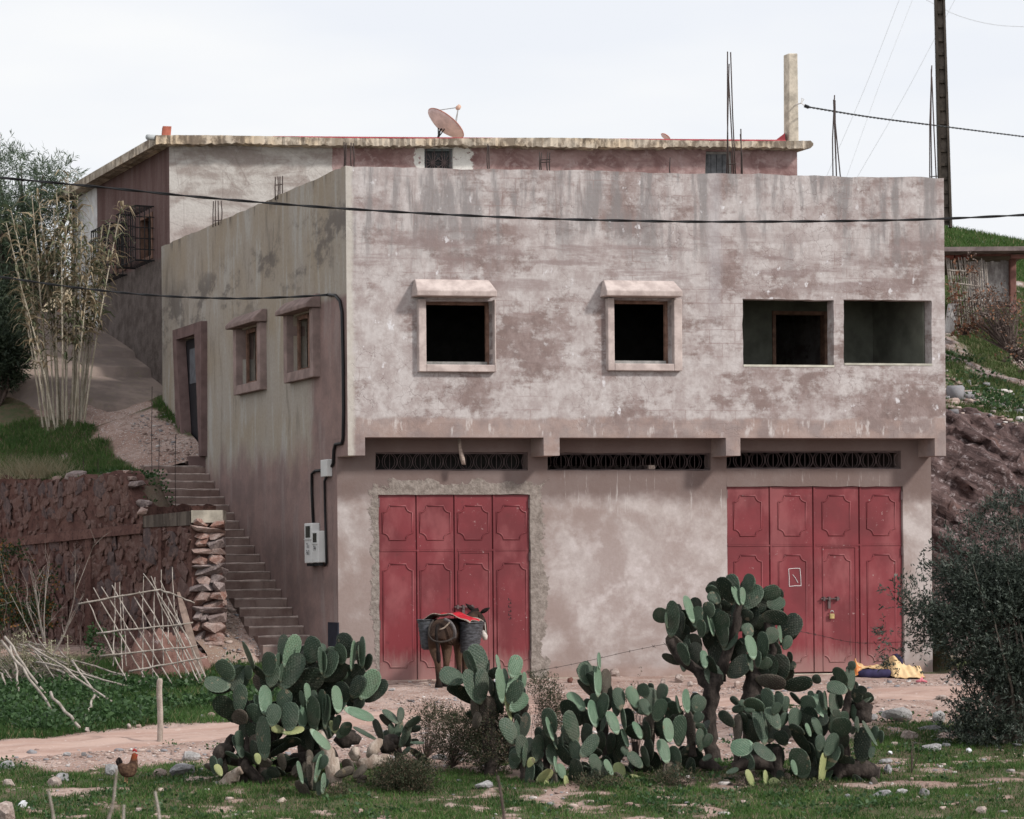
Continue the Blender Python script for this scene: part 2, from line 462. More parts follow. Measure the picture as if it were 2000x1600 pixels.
def mat_low():
    t = NT('ground_floor_plaster', 0.92, 0.15)
    p = t.position(tuple(A0), ANG_F)
    q = t.xyz(p); x, z = q[0], q[2]
    mid = t.noise(t.mul(p, (1, 1, 0.9), (1, 4, 2)), 0.95, 8, 0.6, 0.35)
    mid2 = t.noise(p, 3.2, 7, 0.62)
    fine = t.noise(p, 22, 5, 0.65)
    c = t.mix(t.rng(mid2, 0.34, 0.66), (0.54, 0.49, 0.478), (0.41, 0.355, 0.342))
    c = t.mix(t.math('MULTIPLY', t.rng(mid, 0.40, 0.60), 0.85), c, (0.285, 0.215, 0.195))
    wt = t.math('MULTIPLY', zone(t, x, 3.6, 6.0, 0.6), zone(t, z, 0.9, 2.4, 0.6))
    c = t.mix(t.math('MULTIPLY', wt, t.rng(mid2, 0.5, 0.3, 0.25, 0.8)), c, (0.60, 0.55, 0.55))
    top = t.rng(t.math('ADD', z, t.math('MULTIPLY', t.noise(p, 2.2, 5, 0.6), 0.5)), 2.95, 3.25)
    c = t.mix(t.math('MULTIPLY', top, 0.85), c, (0.165, 0.118, 0.108))  # browner plaster under the overhang, darkened to paint in its shade
    drip = t.math('MULTIPLY', t.rng(t.noise(t.mul(p, (9, 9, 0.8)), 1.6, 5, 0.7), 0.57, 0.68), t.math('MULTIPLY', zone(t, z, 2.55, 3.25, 0.25), zone(t, x, 3.2, 9.0, 0.3)))
    c = t.mix(t.math('MULTIPLY', drip, 0.6), c, (0.64, 0.61, 0.60))
    foot = t.rng(t.math('ADD', z, t.math('MULTIPLY', mid2, 0.3)), 0.42, 0.2)
    c = t.mix(t.math('MULTIPLY', foot, 0.6), c, (0.33, 0.22, 0.185))
    # rough grey cement round the first door
    (ua, za), (ub, zb) = fz(741, 966, 0.5), fz(1037, 1325, 0.5)
    uc, hu, zt = (ua + ub) / 2, (ub - ua) / 2, za
    n3 = t.math('MULTIPLY', t.math('SUBTRACT', t.noise(p, 2.4, 7, 0.68), 0.5), 0.62)
    dx = t.math('SUBTRACT', t.math('ABSOLUTE', t.math('SUBTRACT', x, uc - 0.112 + 0.06)), hu)
    dz = t.math('SUBTRACT', z, zt)
    d = t.math('ADD', t.math('MAXIMUM', dx, dz), n3)
    cem = t.rng(d, 0.20, 0.175)
    rough = t.noise(p, 13, 8, 0.7)
    c = t.mix(cem, c, t.mix(t.rng(rough, 0.3, 0.7), (0.20, 0.17, 0.15), (0.37, 0.325, 0.295)))
    c = t.mix(t.rng(fine, 0.3, 0.75, 0.0, 0.18), c, (0.22, 0.16, 0.14))
    h = t.math('ADD', t.math('MULTIPLY', fine, 0.3), t.math('MULTIPLY', t.math('MULTIPLY', cem, rough), 3.0))
    return t.done(c, t.bump(h, 0.45, 0.03))

def mat_side():
    t = NT('side_plaster', 0.92, 0.15)
    p = t.position(tuple(A0), ANG_S)
    q = t.xyz(p); v, z = q[0], q[2]
    dr = t.noise(t.mul(p, (1.8, 1.8, 0.32)), 1.5, 8, 0.66, 0.3)
    big = t.noise(p, 0.55, 5, 0.55, 0.4)
    mid = t.noise(p, 1.7, 8, 0.62)
    fine = t.noise(p, 18, 5, 0.65)
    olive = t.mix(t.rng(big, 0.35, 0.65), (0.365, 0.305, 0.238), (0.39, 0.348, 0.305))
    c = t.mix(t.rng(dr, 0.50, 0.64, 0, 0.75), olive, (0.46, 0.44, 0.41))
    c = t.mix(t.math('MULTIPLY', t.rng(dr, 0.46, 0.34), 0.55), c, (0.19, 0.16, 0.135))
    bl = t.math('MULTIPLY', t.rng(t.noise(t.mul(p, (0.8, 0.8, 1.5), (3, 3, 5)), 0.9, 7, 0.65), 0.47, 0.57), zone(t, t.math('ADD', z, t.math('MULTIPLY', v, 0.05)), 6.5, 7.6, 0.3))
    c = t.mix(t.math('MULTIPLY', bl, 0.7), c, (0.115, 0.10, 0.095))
    pk1 = t.rng(t.math('ADD', z, t.math('MULTIPLY', t.noise(t.mul(p, (1, 1, 0.45)), 1.2, 6, 0.6), 1.5)), 4.75, 4.15)
    pk2 = t.math('MULTIPLY', t.rng(t.math('ADD', v, t.math('MULTIPLY', mid, 0.7)), 2.25, 1.85), t.rng(z, 6.12, 6.0))
    pk = t.math('MAXIMUM', pk1, pk2)
    pink = t.mix(t.rng(mid, 0.36, 0.64), (0.305, 0.20, 0.185), (0.215, 0.145, 0.138))
    pink = t.mix(t.math('MULTIPLY', t.rng(dr, 0.52, 0.66), 0.5), pink, (0.33, 0.26, 0.25))
    c = t.mix(t.math('MULTIPLY', pk, 0.92), c, pink)
    run = t.math('MULTIPLY', t.rng(t.noise(t.mul(p, (3.2, 3.2, 0.16), (1, 1, 0)), 1.2, 5, 0.6), 0.55, 0.66), t.rng(z, 7.8, 8.05))
    c = t.mix(t.math('MULTIPLY', run, 0.7), c, (0.09, 0.075, 0.065))
    c = t.mix(t.rng(fine, 0.3, 0.75, 0.0, 0.2), c, (0.10, 0.08, 0.07))
    h = t.math('ADD', t.math('MULTIPLY', fine, 0.35), mid)
    return t.done(c, t.bump(h, 0.35, 0.03))

def mat_trim():
    t = NT('trim_plaster', 0.9, 0.15)
    p = t.position()
    m = t.noise(p, 3.5, 8, 0.64); f = t.noise(p, 26, 4, 0.6)
    c = t.mix(t.rng(m, 0.36, 0.62), (0.60, 0.51, 0.48), (0.42, 0.345, 0.325))
    c = t.mix(t.rng(f, 0.62, 0.75, 0, 0.6), c, (0.68, 0.64, 0.62))
    return t.done(c, t.bump(m, 0.3, 0.02))

def mat_back():
    t = NT('back_house_plaster', 0.92, 0.12)
    p = t.position((-6.81, 51.0, 0), -math.atan2(1.15, 12.6))
    q = t.xyz(p); x, z = q[0], q[2]
    m = t.noise(t.mul(p, (1, 1, 1.3)), 1.4, 9, 0.66, 0.7); m2 = t.noise(p, 4, 7, 0.64, 0.4); f = t.noise(p, 18, 5, 0.6)
    pink = t.mix(t.rng(m, 0.38, 0.62), (0.40, 0.275, 0.265), (0.225, 0.13, 0.125))
    pink = t.mix(t.math('MULTIPLY', t.rng(m2, 0.50, 0.64), 0.7), pink, (0.47, 0.36, 0.35))
    row = t.noise(t.mul(p, (0.5, 0.5, 3.0)), 1.3, 6, 0.6)
    pale = t.mix(t.rng(t.math('ADD', t.math('MULTIPLY', m, 0.6), t.math('MULTIPLY', row, 0.4)), 0.43, 0.58), (0.55, 0.52, 0.495), (0.33, 0.285, 0.265))
    pale = t.mix(t.rng(z, 9.2, 8.2, 0, 0.5), pale, (0.40, 0.31, 0.29))
    ck = t.voro(t.mul(p, (1, 1, 1)), 1.6, 'DISTANCE_TO_EDGE')
    pale = t.mix(t.math('MULTIPLY', t.rng(ck, 0.012, 0.003), 0.35), pale, (0.2, 0.16, 0.15))
    c = t.mix(t.rng(t.math('ADD', x, t.math('MULTIPLY', m2, 0.12)), 3.34, 3.36), pale, pink)
    # white lime patches beside the little window
    (wa, wz) = BU(814, 300); (wb, _) = BU(925, 300)
    n = t.math('MULTIPLY', t.noise(p, 5, 6, 0.7), 0.5)
    wh = t.rng(t.math('ADD', t.math('ABSOLUTE', t.math('SUBTRACT', x, (wa + wb) / 2)), n), (wb - wa) / 2 + 0.28, (wb - wa) / 2 + 0.24)
    spot = t.rng(t.voro(p, 9, 'F1'), 0.2, 0.3)
    c = t.mix(t.math('MULTIPLY', wh, t.rng(t.noise(p, 9, 4, 0.6), 0.34, 0.42)), c, (0.78, 0.76, 0.73))
    c = t.mix(t.rng(f, 0.35, 0.75, 0, 0.2), c, (0.2, 0.15, 0.14))
    return t.done(c, t.bump(t.math('ADD', m2, f), 0.35, 0.03))

def mat_back_side():
    t = NT('back_side_plaster', 0.95, 0.1)
    p = t.position((-6.81, 51.0, 0), ANG_S)
    q = t.xyz(p); v, z = q[0], q[2]
    dr = t.noise(t.mul(p, (2.2, 2.2, 0.3)), 1.4, 6, 0.6); m = t.noise(p, 3.0, 8, 0.65); f = t.noise(p, 14, 6, 0.65)
    c = t.mix(t.rng(dr, 0.38, 0.62), (0.13, 0.078, 0.072), (0.18, 0.122, 0.115))
    lowz = t.rng(t.math('ADD', z, t.math('MULTIPLY', m, 0.5)), 8.45, 8.3)
    c = t.mix(lowz, c, t.mix(t.rng(m, 0.35, 0.65), (0.10, 0.08, 0.072), (0.17, 0.14, 0.13)))
    c = t.mix(t.rng(v, 5.55, 5.62), c, t.mix(t.rng(m, 0.4, 0.7), (0.78, 0.77, 0.78), (0.60, 0.57, 0.56)))
    return t.done(c, t.bump(t.math('ADD', m, f), 0.5, 0.04))

BF = Vector((12.6, 1.15, 0)).normalized()
B0 = Vector((at(332, 500, 51.0).x, 51.0, 0))
BN = Vector((BF.y, -BF.x, 0))
def BU(px, py, out=0.0):
    h = hit(px, py, B0 + BN * out, BN); r = h - B0
    return r.dot(BF), h.z
def BP(u, v, z):
    r = B0 + BF * u + SD * v
    return Vector((r.x, r.y, z))
def BSV(px, py, out=0.0):
    h = hit(px, py, B0 + PD * out, PD); r = h - B0
    return r.dot(SD), h.z

M = {}
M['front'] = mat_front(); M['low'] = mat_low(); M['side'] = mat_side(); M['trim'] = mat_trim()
M['back'] = mat_back(); M['backside'] = mat_back_side()
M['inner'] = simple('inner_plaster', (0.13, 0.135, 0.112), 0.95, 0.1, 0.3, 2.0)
M['dark'] = simple('unlit_interior', (0.022, 0.021, 0.02), 0.95, 0.05)  # near-black colour standing in for unlit rooms behind openings
M['reveal'] = simple('cement_reveal', (0.52, 0.50, 0.43), 0.92, 0.1, 0.2, 5.0)
M['side_trim'] = simple('side_trim_plaster', (0.27, 0.20, 0.185), 0.92, 0.1, 0.22, 4.0)
M['pink_trim'] = simple('pink_trim_plaster', (0.175, 0.118, 0.112), 0.92, 0.1, 0.2, 4.0)
M['wood'] = simple('weathered_wood', (0.20, 0.115, 0.085), 0.75, 0.2, 0.35, 9.0)
M['greywood'] = simple('grey_wood', (0.26, 0.25, 0.24), 0.8, 0.2, 0.3, 9.0)
M['iron'] = simple('black_iron', (0.018, 0.017, 0.018), 0.55, 0.3)
M['rustiron'] = simple('painted_iron', (0.12, 0.085, 0.085), 0.6, 0.3)
M['rebar'] = simple('rebar_steel', (0.05, 0.035, 0.032), 0.7, 0.3)
M['cable'] = simple('cable_rubber', (0.012, 0.012, 0.014), 0.5, 0.35, 0.2)
M['white'] = simple('white_casing', (0.68, 0.67, 0.66), 0.5, 0.35, 0.06, 3.0)
M['concrete'] = simple('raw_concrete', (0.47, 0.42, 0.35), 0.92, 0.12, 0.3, 5.0, bump=0.3)
M['bluedoor'] = simple('blue_hatch_paint', (0.014, 0.02, 0.035), 0.45, 0.35, 0.3, 8.0)

def mat_red():
    t = NT('red_door_paint', 0.42, 0.35)
    p = t.position(tuple(A0), ANG_F)
    q = t.xyz(p); z = q[2]
    m = t.noise(p, 1.4, 5, 0.55); s1 = t.noise(t.mul(p, (9, 9, 1.6)), 1.5, 7, 0.7); f = t.noise(p, 30, 5, 0.7)
    c = t.mix(t.rng(m, 0.35, 0.65), (0.215, 0.038, 0.046), (0.155, 0.027, 0.033))
    c = t.mix(t.rng(z, 0.5, 0.05, 0, 0.35), c, (0.34, 0.17, 0.16))
    c = t.mix(t.rng(t.math('MULTIPLY', s1, f), 0.36, 0.46, 0, 0.6), c, (0.52, 0.33, 0.33))
    c = t.mix(t.rng(t.noise(p, 5, 6, 0.7), 0.60, 0.72, 0, 0.6), c, (0.11, 0.028, 0.03))
    fade = t.noise(t.mul(p, (1.2, 1.2, 0.6), (4, 4, 4)), 1.3, 6, 0.6)
    c = t.mix(t.rng(fade, 0.48, 0.66, 0, 0.5), c, (0.34, 0.11, 0.115))
    chip = t.math('MULTIPLY', t.rng(t.noise(p, 17, 6, 0.7), 0.62, 0.66), t.rng(t.noise(p, 1.7, 4, 0.6), 0.52, 0.6))
    c = t.mix(chip, c, (0.40, 0.27, 0.26))
    dust = t.rng(t.math('ADD', z, t.math('MULTIPLY', s1, 0.9)), 1.0, 0.5, 0, 0.65)
    c = t.mix(dust, c, (0.32, 0.19, 0.175))
    return t.done(c, t.bump(t.noise(p, 2.0, 3, 0.5), 0.12, 0.05), t.rng(m, 0.3, 0.7, 0.38, 0.55))
M['red'] = mat_red()

def mat_fascia():
    t = NT('cream_fascia', 0.9, 0.15)
    p = t.position((-6.81, 51.0, 0), -math.atan2(1.15, 12.6))
    z = t.xyz(p)[2]
    st = t.noise(t.mul(p, (2.6, 2.6, 1.6)), 1.3, 9, 0.75); m = t.noise(p, 1.3, 6, 0.6)
    c = t.mix(t.rng(m, 0.35, 0.65), (0.60, 0.48, 0.35), (0.60, 0.54, 0.47))
    c = t.mix(t.rng(st, 0.44, 0.58, 0, 0.85), c, (0.15, 0.115, 0.09))
    c = t.mix(t.rng(m, 0.50, 0.64, 0, 0.75), c, (0.25, 0.20, 0.15))
    return t.done(c, t.bump(st, 0.5, 0.04))
M['fascia'] = mat_fascia()
M['redlead'] = simple('red_waterproofing', (0.28, 0.05, 0.06), 0.8, 0.2, 0.3, 4.0)

# ------------------------------------------------------------------ front house
HOUSE = thing('plaster_house', P(4.5, 4, 0), 'two storey house of blotchy pink grey plaster with two red garage doors', 'house')
UW = (fz(1843, 348)[0] + fz(1848, 887)[0]) / 2
L = 10.3
RC = 0.5
ZT = fz(678, 325)[1]
ZB = fz(1250, 855)[1]           # underside of the overhang
ZBK = fz(1250, 890)[1]          # underside of the brackets
topf = lambda a: (fz(1843, 348)[1] - ZT) * a / UW + 0.006 * math.sin(a * 2.1) + 0.014 * (float(vnoise(a * 3.7, 2.0)) - 0.5) + 0.02 * (float(vnoise(a * 11, 5.0)) - 0.5)

def rect(x0, x1, y0, y1, v=0.0, f=fz):
    a0 = f((x0), (y0 + y1) / 2, v)[0]; a1 = f(x1, (y0 + y1) / 2, v)[0]
    z0 = f((x0 + x1) / 2, y1, v)[1]; z1 = f((x0 + x1) / 2, y0, v)[1]
    return (a0, a1, z0, z1)

w1 = rect(829, 962, 588, 713); w2 = rect(1196, 1312, 586, 711)
o1 = rect(1451, 1629, 585, 717); o2 = rect(1648, 1820, 586, 714)
NTH = SD * 0.2
wall_mesh('upper_wall', A0, FD, NTH, 0.0, UW, ZB, ZT, [w1, w2, o1, o2], 0.15, 0.004, topf, [M['front'], M['side']], HOUSE, (1, 0), 1)
for (xa, xb) in ((681, 713), (1062, 1093), (1418, 1446), (1826, 1849)):
    ua, ub = fz(xa, 875)[0], fz(xb, 875)[0]
    if xa == 681: ua = 0.0
    if xb == 1849: ub = UW
    m = MB(); m.uvz(ua, ub, 0.0, RC, ZBK, ZB)
    if xa == 681:
        m.m[5] = 1
    m.build('bracket', [M['front'], M['side']], HOUSE)
m = MB(); m.uvz(0.21, UW - 0.01, 0.2, L - 0.25, ZB, ZB + 0.22)
m.build('floor_slab', M['low'], HOUSE)
m = MB(); m.uvz(0.21, UW - 0.21, 0.2, L - 0.25, ZT - 0.95, ZT - 0.75)
m.build('roof_slab', M['concrete'], HOUSE)

# lower storey
UR = fz(1820, 1100, RC)[0]
d1 = rect(741, 1037, 966, 1331, RC); d2 = rect(1421, 1765, 950, 1313, RC)
g1 = rect(733, 1031, 884, 919, RC); g2 = rect(1069, 1388, 885, 919, RC); g3 = rect(1419, 1760, 881, 916, RC)
d1 = (d1[0], d1[1], -0.02, d1[3]); d2 = (d2[0], d2[1], 0.02, d2[3])
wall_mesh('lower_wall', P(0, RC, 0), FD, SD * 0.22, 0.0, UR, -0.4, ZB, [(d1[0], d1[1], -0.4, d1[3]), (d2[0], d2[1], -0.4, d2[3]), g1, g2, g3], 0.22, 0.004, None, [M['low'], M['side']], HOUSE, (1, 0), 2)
m = MB(); m.uvz(0.0, UR, RC - 0.06, RC + 0.5, -0.5, 0.0)
m.build('threshold', M['concrete'], HOUSE)

# side wall; the part under the overhang starts at the recessed front
s1 = (sz(609, 665)[0], sz(585, 665)[0] + 0.75, sz(595, 724)[1], sz(595, 612)[1])
s2 = (sz(508, 690)[0], sz(470, 690)[0] , sz(490, 750)[1], sz(490, 640)[1])
dd = (sz(399, 780)[0], sz(356, 780)[0], sz(390, 893)[1], sz(368, 660)[1])
s1 = (sz(607, 665, 0.1)[0], sz(562, 665, 0.1)[0], s1[2], s1[3])
s2 = (sz(504, 690, 0.1)[0], sz(463, 690, 0.1)[0], s2[2], s2[3])
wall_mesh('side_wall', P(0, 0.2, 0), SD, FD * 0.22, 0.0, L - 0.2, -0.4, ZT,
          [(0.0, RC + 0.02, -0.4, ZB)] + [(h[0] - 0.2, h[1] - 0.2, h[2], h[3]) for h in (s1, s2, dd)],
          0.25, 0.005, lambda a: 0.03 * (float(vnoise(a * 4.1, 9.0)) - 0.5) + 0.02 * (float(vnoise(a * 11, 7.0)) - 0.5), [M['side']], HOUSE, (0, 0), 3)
wall_mesh('far_wall', P(0.22, L, 0), FD, SD * 0.2, 0.0, UW - 0.22, -0.4, ZT, [], 0.8, 0.004, None, [M['side']], HOUSE, (0, 0), 4)
wall_mesh('flank_wall', P(UW, 0.2, 0), SD, -FD * 0.22, 0.0, L - 0.4, ZB, ZT, [], 0.5, 0.01, None, [M['front']], HOUSE, (0, 0), 5)
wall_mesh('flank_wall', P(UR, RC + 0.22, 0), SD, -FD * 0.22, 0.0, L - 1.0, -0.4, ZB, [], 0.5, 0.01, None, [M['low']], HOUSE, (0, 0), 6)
# loggia behind the two big openings and the inner partition
ul, ur2 = o1[0] - 0.12, UW - 0.25
LD = 1.75
od = (fz(1508, 660, LD)[0], fz(1616, 660, LD)[0], ZB + 0.22, fz(1560, 608, LD)[1])
wall_mesh('partition', P(0, LD, 0), FD, SD * 0.12, ul, ur2, ZB + 0.22, ZT - 0.95, [od], 0.4, 0.004, None, [M['inner']], HOUSE, (0, 0), 7)
wall_mesh('partition', P(ul, 0.2, 0), SD, FD * 0.1, 0.0, LD - 0.2, ZB + 0.22, ZT - 0.95, [], 0.4, 0.004, None, [M['inner']], HOUSE, (0, 0), 8)
mm = MB()
for (a, b, c, d) in ((od[0], od[0] + 0.06, od[2], od[3]), (od[1] - 0.06, od[1], od[2], od[3]), (od[0] + 0.06, od[1] - 0.06, od[3] - 0.06, od[3])):
    mm.uvz(a + 0.002, b - 0.002, LD - 0.02, LD + 0.13, c, d - 0.002)
mm.build('door_frame', M['wood'], HOUSE)
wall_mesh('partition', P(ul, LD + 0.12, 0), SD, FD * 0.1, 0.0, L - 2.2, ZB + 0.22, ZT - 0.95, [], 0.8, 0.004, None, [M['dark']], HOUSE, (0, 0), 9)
wall_mesh('partition', P(0, LD + 0.1, 0), FD, SD * 0.1, 0.25, ul - 0.02, ZB + 0.22, ZT - 0.95, [], 0.8, 0.004, None, [M['dark']], HOUSE, (0, 0), 12)  # added black wall behind the two windows so the openings read unlit
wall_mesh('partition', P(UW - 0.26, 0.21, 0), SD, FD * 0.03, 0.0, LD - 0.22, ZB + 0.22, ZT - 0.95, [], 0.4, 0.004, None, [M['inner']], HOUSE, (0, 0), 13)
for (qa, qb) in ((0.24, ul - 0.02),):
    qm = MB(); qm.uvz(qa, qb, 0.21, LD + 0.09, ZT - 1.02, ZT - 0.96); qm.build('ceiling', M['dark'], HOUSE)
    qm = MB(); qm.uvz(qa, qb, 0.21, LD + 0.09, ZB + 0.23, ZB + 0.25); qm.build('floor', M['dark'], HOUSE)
# pale cement lips round the big openings
for o in (o1, o2):
    lm = MB(); e = 0.045
    lm.uvz(o[0] + 0.004, o[1] - 0.004, -0.008, 0.14, o[2], o[2] + 0.035)
    lm.build('sill', M['reveal'], HOUSE)

def ring(mb, a0, a1, z0, z1, t, fn):
    """four bars round an opening, butted"""
    fn(mb, a0 - t, a0, z0 - t, z1 + t); fn(mb, a1, a1 + t, z0 - t, z1 + t)
    fn(mb, a0, a1, z0 - t, z0); fn(mb, a0, a1, z1, z1 + t)

def front_window(op, xo0, xo1, yo0, yo1, hood):
    a0, a1, z0, z1 = op
    A_, B_, Z0, Z1 = rect(xo0, xo1, yo0, yo1, 0.0)
    t0 = 0.085
    w = MB()
    f = lambda mb, a, b, c, d: mb.uvz(a, b, -t0, 0.19, c, d)
    f(w, A_, a0, Z0, z1 + 0.02); f(w, a1, B_, Z0, z1 + 0.02); f(w, a0, a1, Z0, z0)
    win = w.build('window', M['trim'], HOUSE)
    bev(win, 0.012)
    hm = MB()
    (hx0, hx1, yt, yl, yb) = hood
    za, zl, zb = fz(890 if hx0 < 1000 else 1255, yt, 0)[1], fz(890 if hx0 < 1000 else 1255, yl, 0)[1], fz(890 if hx0 < 1000 else 1255, yb, 0)[1]
    u0, u1 = fz(hx0, yl, -0.2)[0], fz(hx1, yl, -0.2)[0]
    pr = [(-0.0, zb), (-0.26, zb), (-0.27, zl), (-0.06, za), (0.0, za)]
    vs = []
    for uu, off in ((u0, 0.0), (u1, 0.0)):
        for k, (vv, zz) in enumerate(pr):
            ins = 0.05 if k in (3, 4) else 0.0
            vs.append(P(uu + (ins if uu == u0 else -ins), vv, zz))
    n = len(pr)
    fs = [tuple(range(n)), tuple(range(2 * n - 1, n - 1, -1))] + [(i, n + i, n + (i + 1) % n, (i + 1) % n) for i in range(n)]
    hm.add(vs, [x[::-1] for x in fs])
    h = hm.build('hood', M['trim'], win); bev(h, 0.015)
    fr = MB(); e = 0.05
    g = lambda mb, a, b, c, d: mb.uvz(a, b, 0.13, 0.185, c, d)
    g(fr, a0 + 0.003, a0 + e, z0 + 0.003, z1 - 0.003); g(fr, a1 - e, a1 - 0.003, z0 + 0.003, z1 - 0.003)
    g(fr, a0 + e, a1 - e, z1 - e, z1 - 0.003)
    fr.build('window_frame', M['wood'], win)
    sl = MB(); sl.uvz(a0 + e, a1 - e, 0.10, 0.185, z0 + 0.003, z0 + 0.06)
    sl.build('sill', M['greywood'], win)

def bev(o, w, seg=2):
    b = o.modifiers.new('bevel', 'BEVEL'); b.width = w; b.segments = seg; b.limit_method = 'ANGLE'

front_window(w1, 814, 965, 580, 727, (811, 968, 547, 571, 582))
front_window(w2, 1183, 1328, 580, 725, (1181, 1330, 549, 571, 582))

def side_window(op, hood_out):
    v0, v1, z0, z1 = op
    t = 0.16; d = 0.12
    w = MB()
    f = lambda mb, a, b, c, e: mb.uvz(-d, 0.2, a, b, c, e)
    f(w, v0 - t, v0, z0 - t, z1 + 0.02); f(w, v1, v1 + t, z0 - t, z1 + 0.02); f(w, v0, v1, z0 - t, z0)
    win = w.build('window', M['side_trim'], HOUSE); bev(win, 0.012)
    hm = MB()
    pr = [(0.0, z1 + 0.022), (-hood_out, z1 + 0.022), (-hood_out, z1 + 0.09), (-0.08, z1 + 0.24), (0.0, z1 + 0.24)]
    n = len(pr); vs = [P(a, v0 - t - 0.05, z) for a, z in pr] + [P(a, v1 + t + 0.05, z) for a, z in pr]
    hm.add(vs, [tuple(range(n)), tuple(range(2 * n - 1, n - 1, -1))] + [(i, n + i, n + (i + 1) % n, (i + 1) % n) for i in range(n)])
    h = hm.build('hood', M['side_trim'], win); bev(h, 0.015)
    sh = MB()
    sh.uvz(0.06, 0.10, v0 + 0.003, v0 + 0.07, z0 + 0.003, z1 - 0.003)
    sh.uvz(0.06, 0.10, v1 - 0.07, v1 - 0.003, z0 + 0.003, z1 - 0.003)
    sh.uvz(0.06, 0.10, (v0 + v1) / 2 - 0.04, (v0 + v1) / 2 + 0.04, z0 + 0.003, z1 - 0.003)
    sh.uvz(0.06, 0.10, v0 + 0.07, v1 - 0.07, z1 - 0.07, z1 - 0.003); sh.uvz(0.06, 0.10, v0 + 0.07, v1 - 0.07, z0 + 0.003, z0 + 0.06)
    sh.build('window_frame', M['wood'], win)
    bk = MB(); bk.uvz(0.23, 0.25, v0 - 0.3, v1 + 0.3, z0 - 0.2, z1 + 0.2)
    bk.build('backing_board', M['dark'], win)  # near-black board set behind the opening, wider than it
side_window(s1, 0.24); side_window(s2, 0.24)

# side door in its splayed pink surround
v0, v1, z0, z1 = dd
sm = MB(); t = 0.22
def slab(va0, va1, vb0, vb1, za, zb):
    sm.hexa([P(-0.11, va0, za), P(0.07, va0, za), P(0.07, va1, za), P(-0.11, va1, za),
             P(-0.11, vb0, zb), P(0.07, vb0, zb), P(0.07, vb1, zb), P(-0.11, vb1, zb)][:])
slab(v0 - 0.16, v0 - 0.01, v0 - t, v0 + 0.22, z0, z1); slab(v1 - 0.42, v1, v1 - 0.002, v1 + t, z0, z1)
slab(v0 - t, v1 + t, v0 - t, v1 + t, z1 + 0.002, z1 + 0.2)
dw = sm.build('door', M['pink_trim'], HOUSE)
q = MB(); q.uvz(0.08, 0.12, v0 + 0.003, v1 - 0.003, z0 + 0.02, z1 - 0.02)
q.build('door_leaf', simple('dark_door', (0.014, 0.014, 0.018), 0.5, 0.3), dw)
q = MB(); q.uvz(0.072, 0.079, v0 + 0.5, v1 - 0.25, z1 - 0.85, z1 - 0.2); 
q.build('pane', simple('dusty_pane', (0.14, 0.15, 0.17), 0.35, 0.4), dw)
q = MB(); q.uvz(-0.3, 0.2, v0 - 0.05, v1 + 0.2, z0 - 0.2, z0)
q.build('doorstep', M['pink_trim'], HOUSE)

# garage doors
def outline(a0, a1, z0, z1, r, v):
    pts = []
    def arc(cx, cz, s, e):
        for k in range(6):
            a = math.radians(s + (e - s) * k / 5); pts.append(P(cx + r * math.cos(a), v, cz + r * math.sin(a)))
    lip = r * 0.16
    pts.append(P(a0 + r, v, z1)); pts.append(P(a1 - r, v, z1)); pts.append(P(a1 - r, v, z1 - lip))
    arc(a1, z1 - lip * 0, 190, 260); pts.append(P(a1, v, z1 - r))
    pts.append(P(a1, v, z0 + r)); arc(a1, z0, 100, 170); pts.append(P(a1 - r, v, z0))
    pts.append(P(a0 + r, v, z0)); arc(a0, z0, 10, 80); pts.append(P(a0, v, z0 + r))
    pts.append(P(a0, v, z1 - r)); arc(a0, z1, 280, 350); pts.append(P(a0 + r, v, z1))
    return pts

